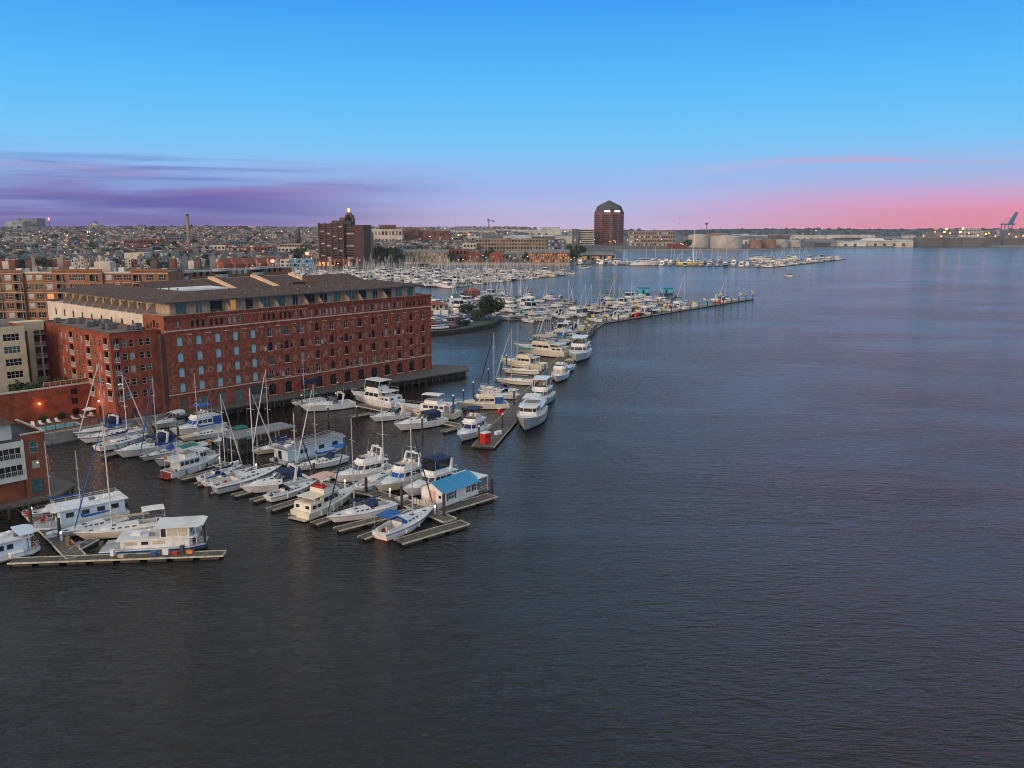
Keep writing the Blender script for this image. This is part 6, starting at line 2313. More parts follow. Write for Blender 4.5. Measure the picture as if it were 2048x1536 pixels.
def put(asm, name, label, cat, pos, heading, group=None, z=0.0):
    t = thing(name, label, cat, (pos[0], pos[1], z), heading, group)
    asm.make(t)
    return t


LOGB = []


def moor(builder, name, label, s, b, group=None, L=None, kw=None, cat=None, ends='sb'):
    """moor a boat whose stern and bow waterline show at photo pixels s and b"""
    S, Bq = G(*s), G(*b)
    d = Bq - S
    Lp = d.length
    LL = L or Lp
    LOGB.append((name, round(Lp, 1), round(LL, 1)))
    c = (S + Bq) / 2
    asm = builder(LL, **(kw or {}))
    if builder is not houseboat:
        for i in range(4):
            gx_, gy_ = RND.uniform(-.42, -.22) * LL, RND.uniform(-.07, .07) * LL
            gw_, gh_ = RND.uniform(.15, .35), RND.uniform(.2, .5)
            asm.part('deck_gear').box(gx_ - gw_, gx_ + gw_, gy_ - .2, gy_ + .2, .035 * LL, .06 * LL + gh_, RND.choice(['canvas_red', 'canvas_navy', 'canvas_tan', 'plastic_white', 'canvas_grey', 'teak', 'stripe_blue']))
    return put(asm, name, label, cat or {'sailboat': 'sailboat', 'houseboat': 'houseboat'}.get(name.split('_')[-1], 'motorboat'), (c.x, c.y), math.atan2(d.y, d.x), group)

# ------------------------------------------------------------------ foreground docks
pdock((52, 1013), (152, 1113), 2.2, 'grey gangway dock running out from the timber pier to the houseboats')
pdock((22, 1121), (448, 1106), 1.7, 'long narrow dock in front of the houseboat with the white sun roof', deck='wood_dock_olive')
pdock((150, 1098), (188, 1078), 1.4, 'short finger dock beside the tan sail covered sailboat')
# gangway from the quay
gw = thing('gangway', 'sloping metal gangway from the brick quay to the marina dock', 'gangway', (0, 0, 0))
g0, g1 = LW(-6.3, 1.6, 2.1), G(300, 872, .62)
dv = (g1 - g0)
nv = Vector((-dv.y, dv.x, 0)).normalized() * .65
MB().add([g0 - nv, g0 + nv, g1 + nv, g1 - nv, g0 - nv - Vector((0, 0, .15)), g0 + nv - Vector((0, 0, .15)), g1 + nv - Vector((0, 0, .15)), g1 - nv - Vector((0, 0, .15))], [(0, 1, 2, 3), (7, 6, 5, 4), (0, 3, 7, 4), (1, 5, 6, 2)], 'wood_dock').build('ramp', gw)
for s in (-1, 1):
    r = MB()
    for z in (.5, .95):
        r.tube(g0 + nv * s + Vector((0, 0, z)), g1 + nv * s + Vector((0, 0, z)), .03, 'alloy', n=4)
    for k in range(8):
        p = g0.lerp(g1, k / 7) + nv * s
        r.tube(p, p + Vector((0, 0, .95)), .025, 'alloy', n=4)
    r.build('handrail', gw)
# main walkway of the marina, in straight lengths
WK = [(296, 872), (352, 905), (470, 935), (560, 952), (655, 968), (745, 985), (822, 1008), (900, 1040)]
for i, (a, b) in enumerate(zip(WK, WK[1:])):
    p, q = G(*a, .5), G(*b, .5)
    dd = (q - p).normalized()
    dock(p + dd * (.02 if i else 0), q - dd * .02, 2.3, ['weathered main walkway length at the foot of the gangway', 'weathered main walkway length beside the green canvas trawler', 'weathered main walkway length behind the double masted sailboat',
         'weathered main walkway length beside the grey roofed houseboat', 'weathered main walkway length near the pink topped motor yacht', 'weathered main walkway length behind the navy covered sailboat', 'weathered outermost walkway length by the blue roofed cottage'][i], name='walkway', cat='walkway')
FING = [((360, 957), (462, 934), 1.3, 'finger dock beside the trawler with the red transom'), ((393, 968), (480, 945), 1.2, 'finger dock beside the beige sailboat with the short mast'),
        ((467, 990), (560, 966), 1.2, 'finger dock between the double masted sailboat and the navy topped cruiser'), ((505, 1000), (585, 978), 1.2, 'finger dock under the bow of the navy topped cruiser'),
        ((540, 1018), (636, 988), 1.5, 'pale edged finger dock beside the small white sailboat'), ((583, 1030), (640, 1010), 1.2, 'stub dock at the stern of the pink topped motor yacht'),
        ((628, 1046), (700, 1022), 1.3, 'stub dock between the motor yacht and the navy covered sailboat'), ((673, 1058), (822, 1020), 1.6, 'long pale edged finger dock beside the navy covered sailboat'),
        ((723, 1075), (790, 1050), 1.4, 'finger dock at the stern of the outermost sailboat'), ((797, 1083), (930, 1044), 2.0, 'broad pale edged dock beside the outermost sailboat'),
        ((868, 1025), (985, 990), 2.2, 'dock along the blue roofed floating cottage'), ((640, 960), (735, 930), 1.2, 'finger dock beside the sailboat with the blue bimini'),
        ((560, 960), (600, 948), 1.2, 'short finger dock by the grey roofed houseboat'), ((352, 900), (450, 872), 1.2, 'finger dock beside the blue covered flybridge boat'),
        ((300, 890), (345, 905), 1.2, 'finger dock beside the low white cruiser'), ((205, 912), (305, 888), 1.2, 'finger dock between two white sailboats near the gangway'),
        ((695, 978), (740, 965), 1.2, 'finger dock by the sedan cruiser')]
for a, b, w, lb in FING:
    pdock(a, b, w, lb, name='finger_dock', deck='wood_dock_olive')
# second dock off the warehouse boardwalk
pdock((688, 803), (778, 822), 2.0, 'dock behind the white flybridge yacht by the warehouse')
pdock((779, 822), (916, 850), 2.0, 'dock leading past the domed houseboat to the fuel pier')
pdock((700, 833), (742, 826), 1.2, 'short finger dock by the white express cruiser at the warehouse')
pdock((886, 862), (920, 853), 1.2, 'short finger dock beside the navy striped yacht')
# long fuel pier
EP0, EP1, EP2 = G(966, 893, .5), G(1178, 662, .5), G(1200, 648, .5)
dock(EP0, EP1, 4.2, 'long broad timber pier carrying the red fuel pumps', name='fuel_pier', cat='pier')
BW1 = G(1505, 597, .5)
BWM = G(1200, 646, .5)
dock(EP1 + (EP2 - EP1).normalized() * .1, BWM, 3.0, 'bend of the pier where the breakwater begins', name='pier_bend', cat='pier')
dock(BWM + (BW1 - BWM).normalized() * 1.2, BW1, 2.2, 'long breakwater pier with white capped piles', name='breakwater_pier', cat='pier')

# ------------------------------------------------------------------ foreground boats
S, C, F, T, HB = sailboat, cruiser, flybridge, trawler, houseboat
moor(HB, 'houseboat', 'white houseboat with pale blue awning at the end of the gangway dock', (-48, 1128), (76, 1098), kw=dict(stripe=None, wall='gel_sky', canopy_at=(.16, .46, .45, 'gel_sky'), x1=.26, h1=1.7, rail_roof=False))
moor(HB, 'houseboat', 'large pale blue houseboat with railed roof beside the timber pier', (250, 1023), (66, 1062), kw=dict(W=4.6, stripe=None, hull='gel_sky', wall='gel_sky', roof='gel_white', h1=1.75, x0=-.46, x1=.24, win=((.1, .22), (.32, .44), (.56, .7), (.8, .92))))
moor(HB, 'houseboat', 'white houseboat with blue stripe and broad white sun roof at the front dock', (205, 1103), (418, 1090), L=12.4, kw=dict(W=4.0, stripe='stripe_blue', h1=1.1, x0=-.30, x1=.36, win=((.05, .24), (.30, .40), (.46, .64)), glass='blind_cream', rail_roof=False, step=(.08, .36, 1.36, 'gel_white'), canopy_at=(.02, .50, 1.4, 'roof_pale'), roof_items=True))
moor(S, 'sailboat', 'white sailboat with bright blue sail cover between the two houseboats', (236, 1050), (126, 1077), L=9.4, kw=dict(stripe=None, cover='canvas_blue', dodger=None, mast=10.2, jib=None))
moor(S, 'sailboat', 'sailboat with tan sail cover, blue furled jib and cluttered deck', (316, 1058), (172, 1081), L=11.5, kw=dict(hull='gel_cream', stripe=None, cover='canvas_tan', dodger=None, bimini='canvas_white', jib='canvas_blue', mast=14.0, mastm='mast_cream', rake=.0))
moor(S, 'sailboat', 'grey white sailboat moored against the timber pier behind the pale blue houseboat', (178, 1014), (58, 1042), L=9.5, kw=dict(hull='gel_grey', cover='canvas_blue', dodger=None, mast=9.6, jib=None))
# inner row by the quay
moor(C, 'express_cruiser', 'white cruiser with navy topsides, radar arch and navy top along the quay', (244, 860), (156, 880), L=11, kw=dict(stripe='gel_navy', canvas='canvas_navy'))
moor(S, 'sailboat', 'white sailboat with blue trim near the pool quay', (284, 868), (164, 889), L=12.5, kw=dict(stripe='stripe_blue', cover='canvas_blue', dodger=None, mast=13.5, jib='canvas_white'))
moor(S, 'sailboat', 'slim white sailboat with its bow at the foot of the gangway', (198, 902), (292, 880), L=10.5, kw=dict(stripe=None, cover='canvas_navy', dodger=None, mast=12.4, jib='canvas_white'))
moor(C, 'express_cruiser', 'low white cruiser with portholes, navy top and blue cockpit cover', (346, 895), (240, 919), L=12, kw=dict(canvas='canvas_navy', cover_aft='canvas_blue'))
moor(S, 'sailboat', 'narrow sailboat with blue furled jib squeezed between the low cruiser and the tan topped trawler', (362, 905), (290, 923), L=9.0, kw=dict(cover='canvas_blue', dodger='canvas_blue', mast=13.2, jib='canvas_blue', B=2.3))
moor(T, 'motor_yacht', 'white motor yacht with a tan awning over its upper helm', (424, 912), (308, 938), L=10.5, kw=dict(boot='antifoul_dark', canvas='canvas_tan', pilot=False, mast=False))
moor(T, 'trawler', 'white trawler with red transom and green canvas', (337, 955), (440, 926), L=10.8, kw=dict(canvas='canvas_green', transom='antifoul_red'))
moor(F, 'flybridge_boat', 'white flybridge boat with bright blue canvas and raised blue bimini', (447, 853), (338, 876), L=11.5, kw=dict(band='canvas_blue', bimini='canvas_blue', aft='canvas', canvas='canvas_blue'))
moor(C, 'express_cruiser', 'cream cruiser under a pale cover at the brick quay', (372, 842), (306, 862), L=9.5, kw=dict(hull='gel_cream', canvas='canvas_white', arch_on=False, cover_aft='canvas_green'))
moor(S, 'sailboat', 'white sailboat with blue sail cover alongside the blue covered flybridge boat', (448, 868), (366, 884), L=10.0, kw=dict(stripe=None, cover='canvas_blue', dodger=None, mast=11.6, jib=None))
moor(C, 'express_cruiser', 'white cruiser with a green canvas cover', (500, 874), (424, 899), L=9.5, kw=dict(canvas='canvas_green', arch_on=False))
# boat shed roof beside it
bs_ = thing('boat_shelter', 'grey flat roofed floating boat shelter beside the green covered cruiser', 'shelter', G(519, 893, 0), math.atan2(*(lambda d: (d.y, d.x))(G(560, 884) - G(478, 903))))
MB().box(-6.5, 6.5, -2.6, 2.6, 2.9, 3.15, 'canvas_grey').build('roof', bs_)
MB().box(-6.4, 6.4, -2.5, 2.5, -.3, .5, 'float_dark').build('float', bs_)
for sx in (-6, -2, 2, 6):
    for sy in (-2.4, 2.4):
        MB().box(sx - .08, sx + .08, sy - .08, sy + .08, .5, 2.9, 'wood_trim').build('post', bs_)
MB().box(-6.2, -1.0, 2.3, 2.38, .5, 2.9, 'canvas_grey').build('side_panel', bs_)
moor(S, 'sailboat', 'cream hulled sailboat in front of the grey boat shelter', (586, 893), (510, 912), L=9.5, kw=dict(hull='gel_cream', stripe=None, cover='canvas_navy', dodger='canvas_navy', mast=14.0))
moor(HB, 'houseboat', 'long houseboat with grey roof, pale blue wall and dark roof furniture', (552, 930), (680, 896), L=13.5, kw=dict(W=4.4, stripe=None, hull='gel_grey', wall='gel_sky', roof='roof_grey', h1=1.8, x0=-.44, x1=.46, win=((.22, .27), (.29, .34), (.55, .65), (.8, .9)), fore=False))
moor(S, 'sailboat', 'white sailboat with blue bimini and blue cover moored along the grey roofed houseboat', (688, 922), (597, 944), L=10.0, kw=dict(stripe=None, cover='canvas_blue', dodger='canvas_navy', bimini='canvas_blue', mast=13.0))
moor(S, 'sailboat', 'grey blue hulled ketch with a white dinghy at its stern', (437, 984), (552, 951), L=13.0, kw=dict(hull='gel_grey', stripe='gel_navy', cover=None, dodger='canvas_white', mast=13.6, mizzen=True, jib='mast_cream'))
moor(S, 'sailboat', 'beige weathered sailboat with a dark tarpaulin and short mast', (412, 974), (500, 948), L=9.0, kw=dict(hull='gel_cream', stripe=None, cover='canvas_navy', dodger='canvas_navy', mast=7.5, jib=None))
moor(S, 'sailboat', 'small old sailboat with a tall bare mast beside the trawler', (398, 966), (486, 940), L=8.6, kw=dict(hull='gel_white', stripe=None, cover=None, dodger=None, mast=12.4, jib='mast_cream', B=2.2))
moor(C, 'express_cruiser', 'white sport cruiser with navy top between the ketch and the small sailboat', (598, 969), (500, 989), L=11, kw=dict(canvas='canvas_navy'))
moor(S, 'sailboat', 'small white sailboat with dark blue sheer line beside the sport cruiser', (541, 1002), (627, 976), L=9.2, kw=dict(stripe='gel_navy', cover=None, dodger='canvas_navy', mast=11.3, jib='canvas_navy'))
moor(F, 'flybridge_boat', 'cream flybridge yacht with pink bimini showing its stern', (604, 1038), (708, 995), L=11.6, kw=dict(hull='gel_cream', house_m='gel_cream', bimini='canvas_pink', seat='canvas_red', aft='closed', tall=.92))
moor(S, 'sailboat', 'white sailboat with navy sail cover and a row of dark cabin windows', (774, 1021), (670, 1047), L=10.8, kw=dict(stripe='gel_grey', cover='canvas_navy', dodger='canvas_navy', mast=13.0, jib='canvas_navy'))
moor(F, 'flybridge_boat', 'white sedan cruiser with a rounded flybridge and dark windscreen', (780, 945), (670, 970), L=11.5, kw=dict(arch_on=True, tall=.92))
moor(S, 'sailboat', 'white sailboat with open stern steps next to the sedan cruiser', (716, 986), (800, 950), L=11, kw=dict(stripe=None, cover='canvas_white', dodger=None, mast=13.4, jib=None))
moor(F, 'flybridge_boat', 'grey white motor yacht with a bright blue windscreen cover', (850, 955), (752, 992), L=12, kw=dict(hull='gel_cream', deck='deck_grey', band='canvas_blue', arch_on=True, tall=.9))
moor(F, 'flybridge_boat', 'tall white flybridge yacht with navy bimini and clear curtains beside the cottage', (920, 962), (803, 1001), L=12.2, kw=dict(bimini='canvas_navy', canvas='enclosure', arch_on=True, tall=.82))
moor(S, 'sailboat', 'outermost white sailboat with blue bimini and navy sheer stripe', (762, 1080), (864, 1031), L=11.8, kw=dict(stripe='gel_navy', cover=None, dodger='canvas_blue', bimini='canvas_blue', mast=12.6, jib='canvas_navy', boot='antifoul_red'))
moor(small_open, 'skiff', 'small tan rowing skiff with a seat beside the cottage porch', (862, 1020), (838, 1010), L=4.0, kw=dict(hull='gel_cream', canvas=None, console=False))
moor(small_open, 'dinghy', 'white dinghy with outboard tied by the tall flybridge yacht', (818, 1008), (800, 1004), L=3.6, kw=dict(canvas=None, console=False))
moor(small_open, 'dinghy', 'grey inflatable dinghy tied at the stern of the ketch', (430, 985), (452, 980), L=3.2, kw=dict(canvas=None, console=False, hull='gel_grey'))

# floating cottage
cA, cB = G(889, 1014, .5), G(957, 988, .5)
cd_ = cB - cA
cL = cd_.length
ct = thing('floating_cottage', 'white floating cottage with bright blue gable roof and porch', 'cottage', (cA.x, cA.y, 0), math.atan2(cd_.y, cd_.x))
cW = 4.6
MB().box(-1.8, cL + 2.4, -.2, cW + .4, -.3, .55, 'float_dark', 'wood_dock').build('float', ct)
w_ = MB()
wall_bands(w_, Matrix.Translation((0, 0, .55)), cL, [(0, 2.2, [(.9, 2.1, .75, 1.85, 0), (cL * .63, cL * .63 + 1.1, .75, 1.85, 0), (cL * .63 + 1.3, cL * .63 + 2.4, .75, 1.85, 0)])], 'siding_white' if 'siding_white' in MATS else 'gel_white', .12)
w_.add([(0, 0, .55), (0, cW, .55), (0, cW, 2.75), (0, cW / 2, 3.75), (0, 0, 2.75)], [(4, 3, 2, 1, 0)], 'gel_white')
w_.add([(cL, 0, .55), (cL, cW, .55), (cL, cW, 2.75), (cL, cW / 2, 3.75), (cL, 0, 2.75)], [(0, 1, 2, 3, 4)], 'gel_white')
w_.add([(0, cW, .55), (cL, cW, .55), (cL, cW, 2.75), (0, cW, 2.75)], [(3, 2, 1, 0)], 'gel_white')
w_.build('wall', ct)
MB().add([(-.4, -.35, 2.58), (cL + .3, -.35, 2.58), (cL + .3, cW / 2, 3.83), (-.4, cW / 2, 3.83), (-.4, cW + .35, 2.58), (cL + .3, cW + .35, 2.58)], [(0, 1, 2, 3), (3, 2, 5, 4)], 'roof_blue').add(
    [(-.4, -.35, 2.51), (cL + .3, -.35, 2.51), (cL + .3, cW / 2, 3.76), (-.4, cW / 2, 3.76), (-.4, cW + .35, 2.51), (cL + .3, cW + .35, 2.51)], [(3, 2, 1, 0), (4, 5, 2, 3)], 'gel_white').build('roof', ct)
for k in range(int(cL / .8)):
    MB().add([(-.2 + k * .8, -.36, 2.60), (-.14 + k * .8, -.36, 2.60), (-.14 + k * .8, cW / 2, 3.87), (-.2 + k * .8, cW / 2, 3.87)], [(0, 1, 2, 3)], 'roof_blue').build('roof_seam', ct)
for x in (1.5, cL * .63 + .55, cL * .63 + 1.85):
    put_window(ct, Matrix.Translation((0, 0, .55)), x, .75, 1.1 if x > 2 else 1.2, 1.1, 'window_teal', 'frame_white', 2, 2, .08)
    for s in (-1, 1):
        if not (x > 2 and ((s > 0) == (x < cL * .7))):
            MB().box(x + s * .82 - .16, x + s * .82 + .16, -.03, -.003, 1.28, 2.42, 'metal_dark').build('shutter', ct)
MB().box(-.06, -.003, cW * .38, cW * .66, .6, 2.5, 'canvas_pink').build('door', ct)
MB().box(-.05, -.003, cW * .14, cW * .24, 1.6, 2.0, 'window_dark').build('window', ct)
pr = MB()
for y in (0, cW * .5, cW):
    pr.box(cL + 2.1, cL + 2.2, y - .05, y + .05, .55, 2.8, 'frame_white')
pr.box(cL + .05, cL + 2.3, -.1, cW + .1, 2.82, 2.92, 'roof_pale')
for z in (1.0, 1.35):
    pr.box(cL + .1, cL + 2.1, -.03, .03, z, z + .06, 'frame_white')
pr.build('porch', ct)
pf = MB()
for k in range(16):
    pf.box(-1.75, -1.68, .05 + k * .3, .22 + k * .3, .55, 1.4, 'frame_white')
pf.build('porch_fence', ct)
for k in range(8):
    MB().box(-1.6 + k * .22, -1.45 + k * .22, -.12, -.05, .55, 1.4, 'frame_white').build('picket', ct)

# dock furniture near the camera
near_boxes = [(106, 1072, 'white dock box by the blue covered sailboat'), (33, 1112, 'white dock box at the corner of the front dock'), (556, 953, 'pale dock box by the grey roofed houseboat'), (735, 978, 'pale dock box behind the sedan cruiser'), (650, 965, 'cream dock box near the blue bimini sailboat'),
              (395, 915, 'white dock box beside the tan awning yacht'), (470, 930, 'tan dock box at the bow of the ketch'), (806, 1000, 'grey dock box by the tall flybridge yacht')]
for px, py, lb in near_boxes:
    dock_box(G(px, py, .55), WANG, lb)
for px, py in ((332, 893), (440, 927), (513, 941), (600, 957), (690, 974), (780, 992), (870, 1027), (123, 1080), (64, 1030)):
    p = G(px, py, .55)
    pedestal((p.x, p.y), 'white power pedestal with lamp on the marina walkway', 'power pedestals on the docks')
for px, py, h in ((64, 1058, 3.4), (121, 1080, 3.0), (410, 1095, 3.2), (358, 890, 3.4), (481, 938, 3.2), (517, 941, 2.6), (629, 965, 3.2), (804, 1018, 3.4), (888, 1037, 3.6), (984, 985, 2.2), (733, 990, 2.8), (880, 1000, 2.0)):
    p = G(px, py, 0)
    pile(p.x, p.y, h, 'dark timber mooring pile standing among the docks of the near marina', 'dark mooring piles in the near marina', white=False, r=.22)
for px, py, w, d, h, m_, lb in ((308, 1110, .5, .4, .6, 'stripe_blue', 'blue cooler on the front dock'), (332, 1108, .55, .4, .8, 'plastic_white', 'upright white crate on the front dock'), (350, 1108, .5, .35, .3, 'red_paint', 'low red crate on the front dock'), (365, 1105, .35, .35, 1.1, 'metal_dark', 'dark covered grill on the front dock'), (380, 1106, .6, .3, .35, 'orange_paint', 'orange crate on the front dock'),
                           (226, 1111, .4, .3, .9, 'plastic_white', 'white cabinet at the stern of the front houseboat'), (243, 1114, .6, .35, .3, 'canvas_tan', 'tan bundle on the front dock'), (137, 1090, .35, .3, 1.3, 'teak', 'brown wooden locker by the sailboats'), (160, 1093, .7, .5, .6, 'metal_grey', 'grey covered crate by the sailboats')):
    t = thing('dock_crate', lb, 'crate', G(px, py, .482), RND.uniform(-.5, .5))
    w, d, h = w * .6, d * .65, h * .75
    MB().box(-w, w, -d, d, 0, h, m_).build('body', t)
    MB().box(-w - .03, w + .03, -d - .03, d + .03, h + .001, h + .08, m_).build('lid', t)
fx = thing('fire_cabinet', 'small red fire extinguisher cabinet on the gangway dock', 'cabinet', G(56, 1040, .55))
MB().box(-.2, .2, -.15, .15, .5, 1.2, 'red_paint').build('body', fx)
MB().box(-.05, .05, -.05, .05, 0, .5, 'plastic_white').build('post', fx)

# ------------------------------------------------------------------ boats along the warehouse and the fuel pier
moor(S, 'sailboat', 'small white sailboat at the warehouse boardwalk with a green cover', (640, 804), (592, 812), L=8.5, kw=dict(stripe=None, cover='canvas_green', dodger=None, mast=9.5, jib=None))
moor(C, 'express_cruiser', 'sleek white express cruiser by the warehouse boardwalk', (694, 814), (612, 825), L=12.5, kw=dict(canvas=None, low=True))
moor(F, 'motor_yacht', 'large white motor yacht with enclosed flybridge beside the warehouse boardwalk', (797, 816), (702, 800), L=15, kw=dict(hardtop=True, aft='closed', tall=1.1))
moor(C, 'express_cruiser', 'compact white cruiser with radar arch behind the motor yacht', (808, 834), (748, 845), L=9.5, kw=dict(canvas=None, low=True))
moor(T, 'trawler', 'cream houseboat style yacht with white domed top and railed roof', (903, 836), (808, 827), L=14.5, kw=dict(canvas='canvas_white', boot='antifoul_dark', hull='gel_cream', mast=False, pilot=False))
moor(C, 'express_cruiser', 'white cruiser with large navy canvas top beside the dock to the fuel pier', (878, 847), (797, 864), L=12.5, kw=dict(canvas='canvas_navy', arch_on=False))
fl_ = thing('canvas_windbreak', 'red and navy canvas awning on poles by the warehouse boardwalk', 'awning', LW(33.0, -2.2, 1.93), FR)
for x in (-2.4, 2.4):
    MB().tube((x, 0, 0), (x, 0, 3.2), .05, 'wood_pile', n=5).build('post', fl_)
MB().rings([[(-2.4, 0, 2.0), (2.4, 0, 1.9), (2.4, .06, 1.9), (-2.4, .06, 2.0)], [(-2.4, -.2, 3.1), (2.4, -.2, 3.2), (2.4, -.14, 3.2), (-2.4, -.14, 3.1)]], 'canvas_navy', True, True, True).build('awning_sheet', fl_)
MB().rings([[(-3.4, 0, 2.1), (-2.45, 0, 2.0), (-2.45, .06, 2.0), (-3.4, .06, 2.1)], [(-3.4, -.2, 2.9), (-2.45, -.2, 3.1), (-2.45, -.14, 3.1), (-3.4, -.14, 2.9)]], 'canvas_red', True, True, True).build('red_sheet', fl_)
moor(F, 'flybridge_boat', 'white flybridge yacht with navy window band at the head of the fuel pier', (966, 858), (915, 890), L=12.5, kw=dict(band='canvas_navy', bimini='canvas_navy', tall=1.0))
moor(F, 'flybridge_boat', 'cream cabin cruiser with blue cockpit canvas across from the fuel pumps', (1003, 815), (922, 818), L=12, kw=dict(hull='gel_cream', house_m='gel_cream', aft='canvas', canvas='canvas_blue', tall=.85, bimini=None))
moor(S, 'sailboat', 'white sailboat with navy and blue covers behind the cream cabin cruiser', (1036, 798), (957, 790), L=11, kw=dict(cover='canvas_blue', dodger='canvas_navy', mast=14, jib='canvas_navy'))
moor(S, 'sailboat', 'pale sailboat with two dark stays next to the navy and blue covered one', (1030, 788), (962, 781), L=10.5, kw=dict(cover='canvas_navy', dodger='canvas_navy', mast=13.2, jib='canvas_navy', stripe=None))
moor(T, 'trawler', 'big grey hulled trawler yacht with white radar mast alongside the fuel pier', (1078, 822), (1042, 876), L=18, kw=dict(hull='gel_grey', canvas='canvas_white', boot='antifoul_dark', big=1.05))
moor(F, 'motor_yacht', 'white and teal motor yacht with flat hardtop behind the grey trawler', (1096, 790), (1064, 826), L=15, kw=dict(hull='gel_teal', hardtop=True, tall=1.05))
moor(S, 'sailboat', 'cream sailboat with bare mast and uncovered boom beside a red fuel pump', (1058, 769), (1004, 766), L=11, kw=dict(hull='gel_cream', cover=None, dodger=None, mast=13, jib='mast_cream'), cat='sailboat')
moor(S, 'sailboat', 'twin tone cream sailboat with white sail cover and tan dodger beside the pier', (1074, 748), (1013, 746), L=11, kw=dict(hull='gel_cream', cover='canvas_white', dodger='canvas_tan', mast=12.5, jib=None))
moor(F, 'flybridge_boat', 'long bowed cream sport fisher with green canopy beside the pier', (1080, 737), (1010, 731), L=14.5, kw=dict(hull='gel_cream', house_m='gel_cream', bimini='canvas_green', tall=.9))
moor(F, 'motor_yacht', 'long pointed cream motor yacht with brown side windows', (1122, 713), (1040, 706), L=20, kw=dict(hull='gel_cream', house_m='gel_cream', aft='closed', tall=1.0, bimini='canvas_tan'))
moor(F, 'flybridge_boat', 'white cruiser with tan windscreen cover on the open water side of the pier', (1130, 742), (1106, 777), L=13.5, kw=dict(band='canvas_tan', tall=.95))
moor(C, 'express_cruiser', 'small pale blue cruiser tucked behind the tan covered one', (1143, 730), (1131, 752), L=10, kw=dict(hull='gel_sky', canvas='canvas_tan', arch_on=False))
moor(F, 'motor_yacht', 'tall white motor yacht with a row of dark front windows on the open water side', (1170, 699), (1145, 738), L=20, kw=dict(hull='gel_sky', hardtop=True, tall=1.25, aft='closed'))


def fuel_pump(p, label, big=1.0):
    t = thing('fuel_pump', label, 'fuel pump', (p[0], p[1], .482), WANG, 'red pumps and lockers on the piers')
    MB().box(-.62 * big, .62 * big, -.5 * big, .5 * big, 0, 1.6 * big, 'red_paint').build('body', t)
    MB().box(-.66 * big, .66 * big, -.54 * big, .54 * big, 1.602 * big, 1.74 * big, 'canvas_white').build('top', t)
    MB().box(-.35 * big, .35 * big, -.53 * big, -.503 * big, 1.0 * big, 1.3 * big, 'canvas_red').build('dial_panel', t)


p = G(971, 886, .55)
fuel_pump(p, 'large red fuel locker at the end of the fuel pier', 1.25)
p = G(1000, 828, .55)
fuel_pump(p, 'red fuel pump half way along the broad part of the pier', .8)
p = G(1078, 764, .55)
fuel_pump(p, 'red fuel pump beside the bare masted cream sailboat', .7)
p = G(1273, 634, .55)
fuel_pump(p, 'red locker on the bend end of the breakwater pier', 1.3)
p = G(1438, 607, .55)
fuel_pump(p, 'red locker near the tip of the breakwater pier', 1.2)
p = G(996, 868, .55)
dock_box((p.x, p.y), WANG, 'white dock box on the fuel pier beside the grey trawler yacht')
# capped piles
WP = 'white capped mooring pile along the pier and its berths'
for px, py, h in ((907, 838, 5.0), (927, 818, 4.2), (947, 800, 4.2), (977, 774, 4.6), (1002, 756, 4.6), (958, 886, 3.2), (1005, 860, 3.2), (1028, 812, 3.6), (1013, 742, 4.4), (1062, 704, 4.0), (673, 815, 3.2), (710, 812, 2.6), (657, 845, 3.2), (604, 812, 2.4), (676, 788, 2.8), (845, 870, 3.4), (714, 838, 2.6), (1146, 700, 3.6), (1080, 755, 2.0), (1090, 742, 2.0)):
    p = G(px, py, 0)
    pile(p.x, p.y, h, WP, 'white capped piles at the long pier', True, .2)
for k in range(26):
    p = EP1.lerp(EP0, -.02 + k * .015)
    side = (EP1 - EP0).normalized()
    nn = Vector((side.y, -side.x, 0))
    if k % 2 == 0:
        pile(p.x + nn.x * 2.4, p.y + nn.y * 2.4, 3.2, WP, 'white capped piles at the long pier', True, .2)
for k in range(17):
    p = BWM.lerp(BW1, (k + .3) / 16.6)
    dd = (BW1 - BWM).normalized()
    nn = Vector((dd.y, -dd.x, 0))
    pile(p.x + nn.x * 1.4, p.y + nn.y * 1.4, 3.4, 'white capped pile on the open water side of the breakwater pier', 'piles of the breakwater pier', True, .26)


def flag(x, y, z, h, label, group):
    t = thing('flag', label, 'flag', (x, y, z), RND.uniform(-.6, .6), group)
    MB().tube((0, 0, 0), (0, 0, h), .04, 'alloy', n=5).build('pole', t)
    f = MB()
    rg = []
    for i in range(5):
        rg.append([(.05 + i * .32, .12 * math.sin(i * 1.4), h - .95 + .1 * i * .5 - .12 * i), (.05 + i * .32, .12 * math.sin(i * 1.4), h - .05 - .12 * i)])
    f.rings(rg, 'yellow_flag', False)
    f.build('cloth', t)


for px, py, h in ((1144, 690, 3.2), (1160, 672, 3.2), (1168, 664, 4.6), (1172, 660, 5.2), (1182, 655, 5.4), (1174, 668, 4.0), (1210, 648, 4.2), (1270, 638, 4.4), (1326, 627, 4.6), (1385, 618, 4.0), (1406, 612, 4.2), (1478, 600, 4.2), (1502, 596, 4.4), (1438, 606, 5.5)):
    p = G(px, py, .5)
    flag(p.x, p.y, .48, h, 'small yellow flag flying on the pier', 'yellow flags along the piers')

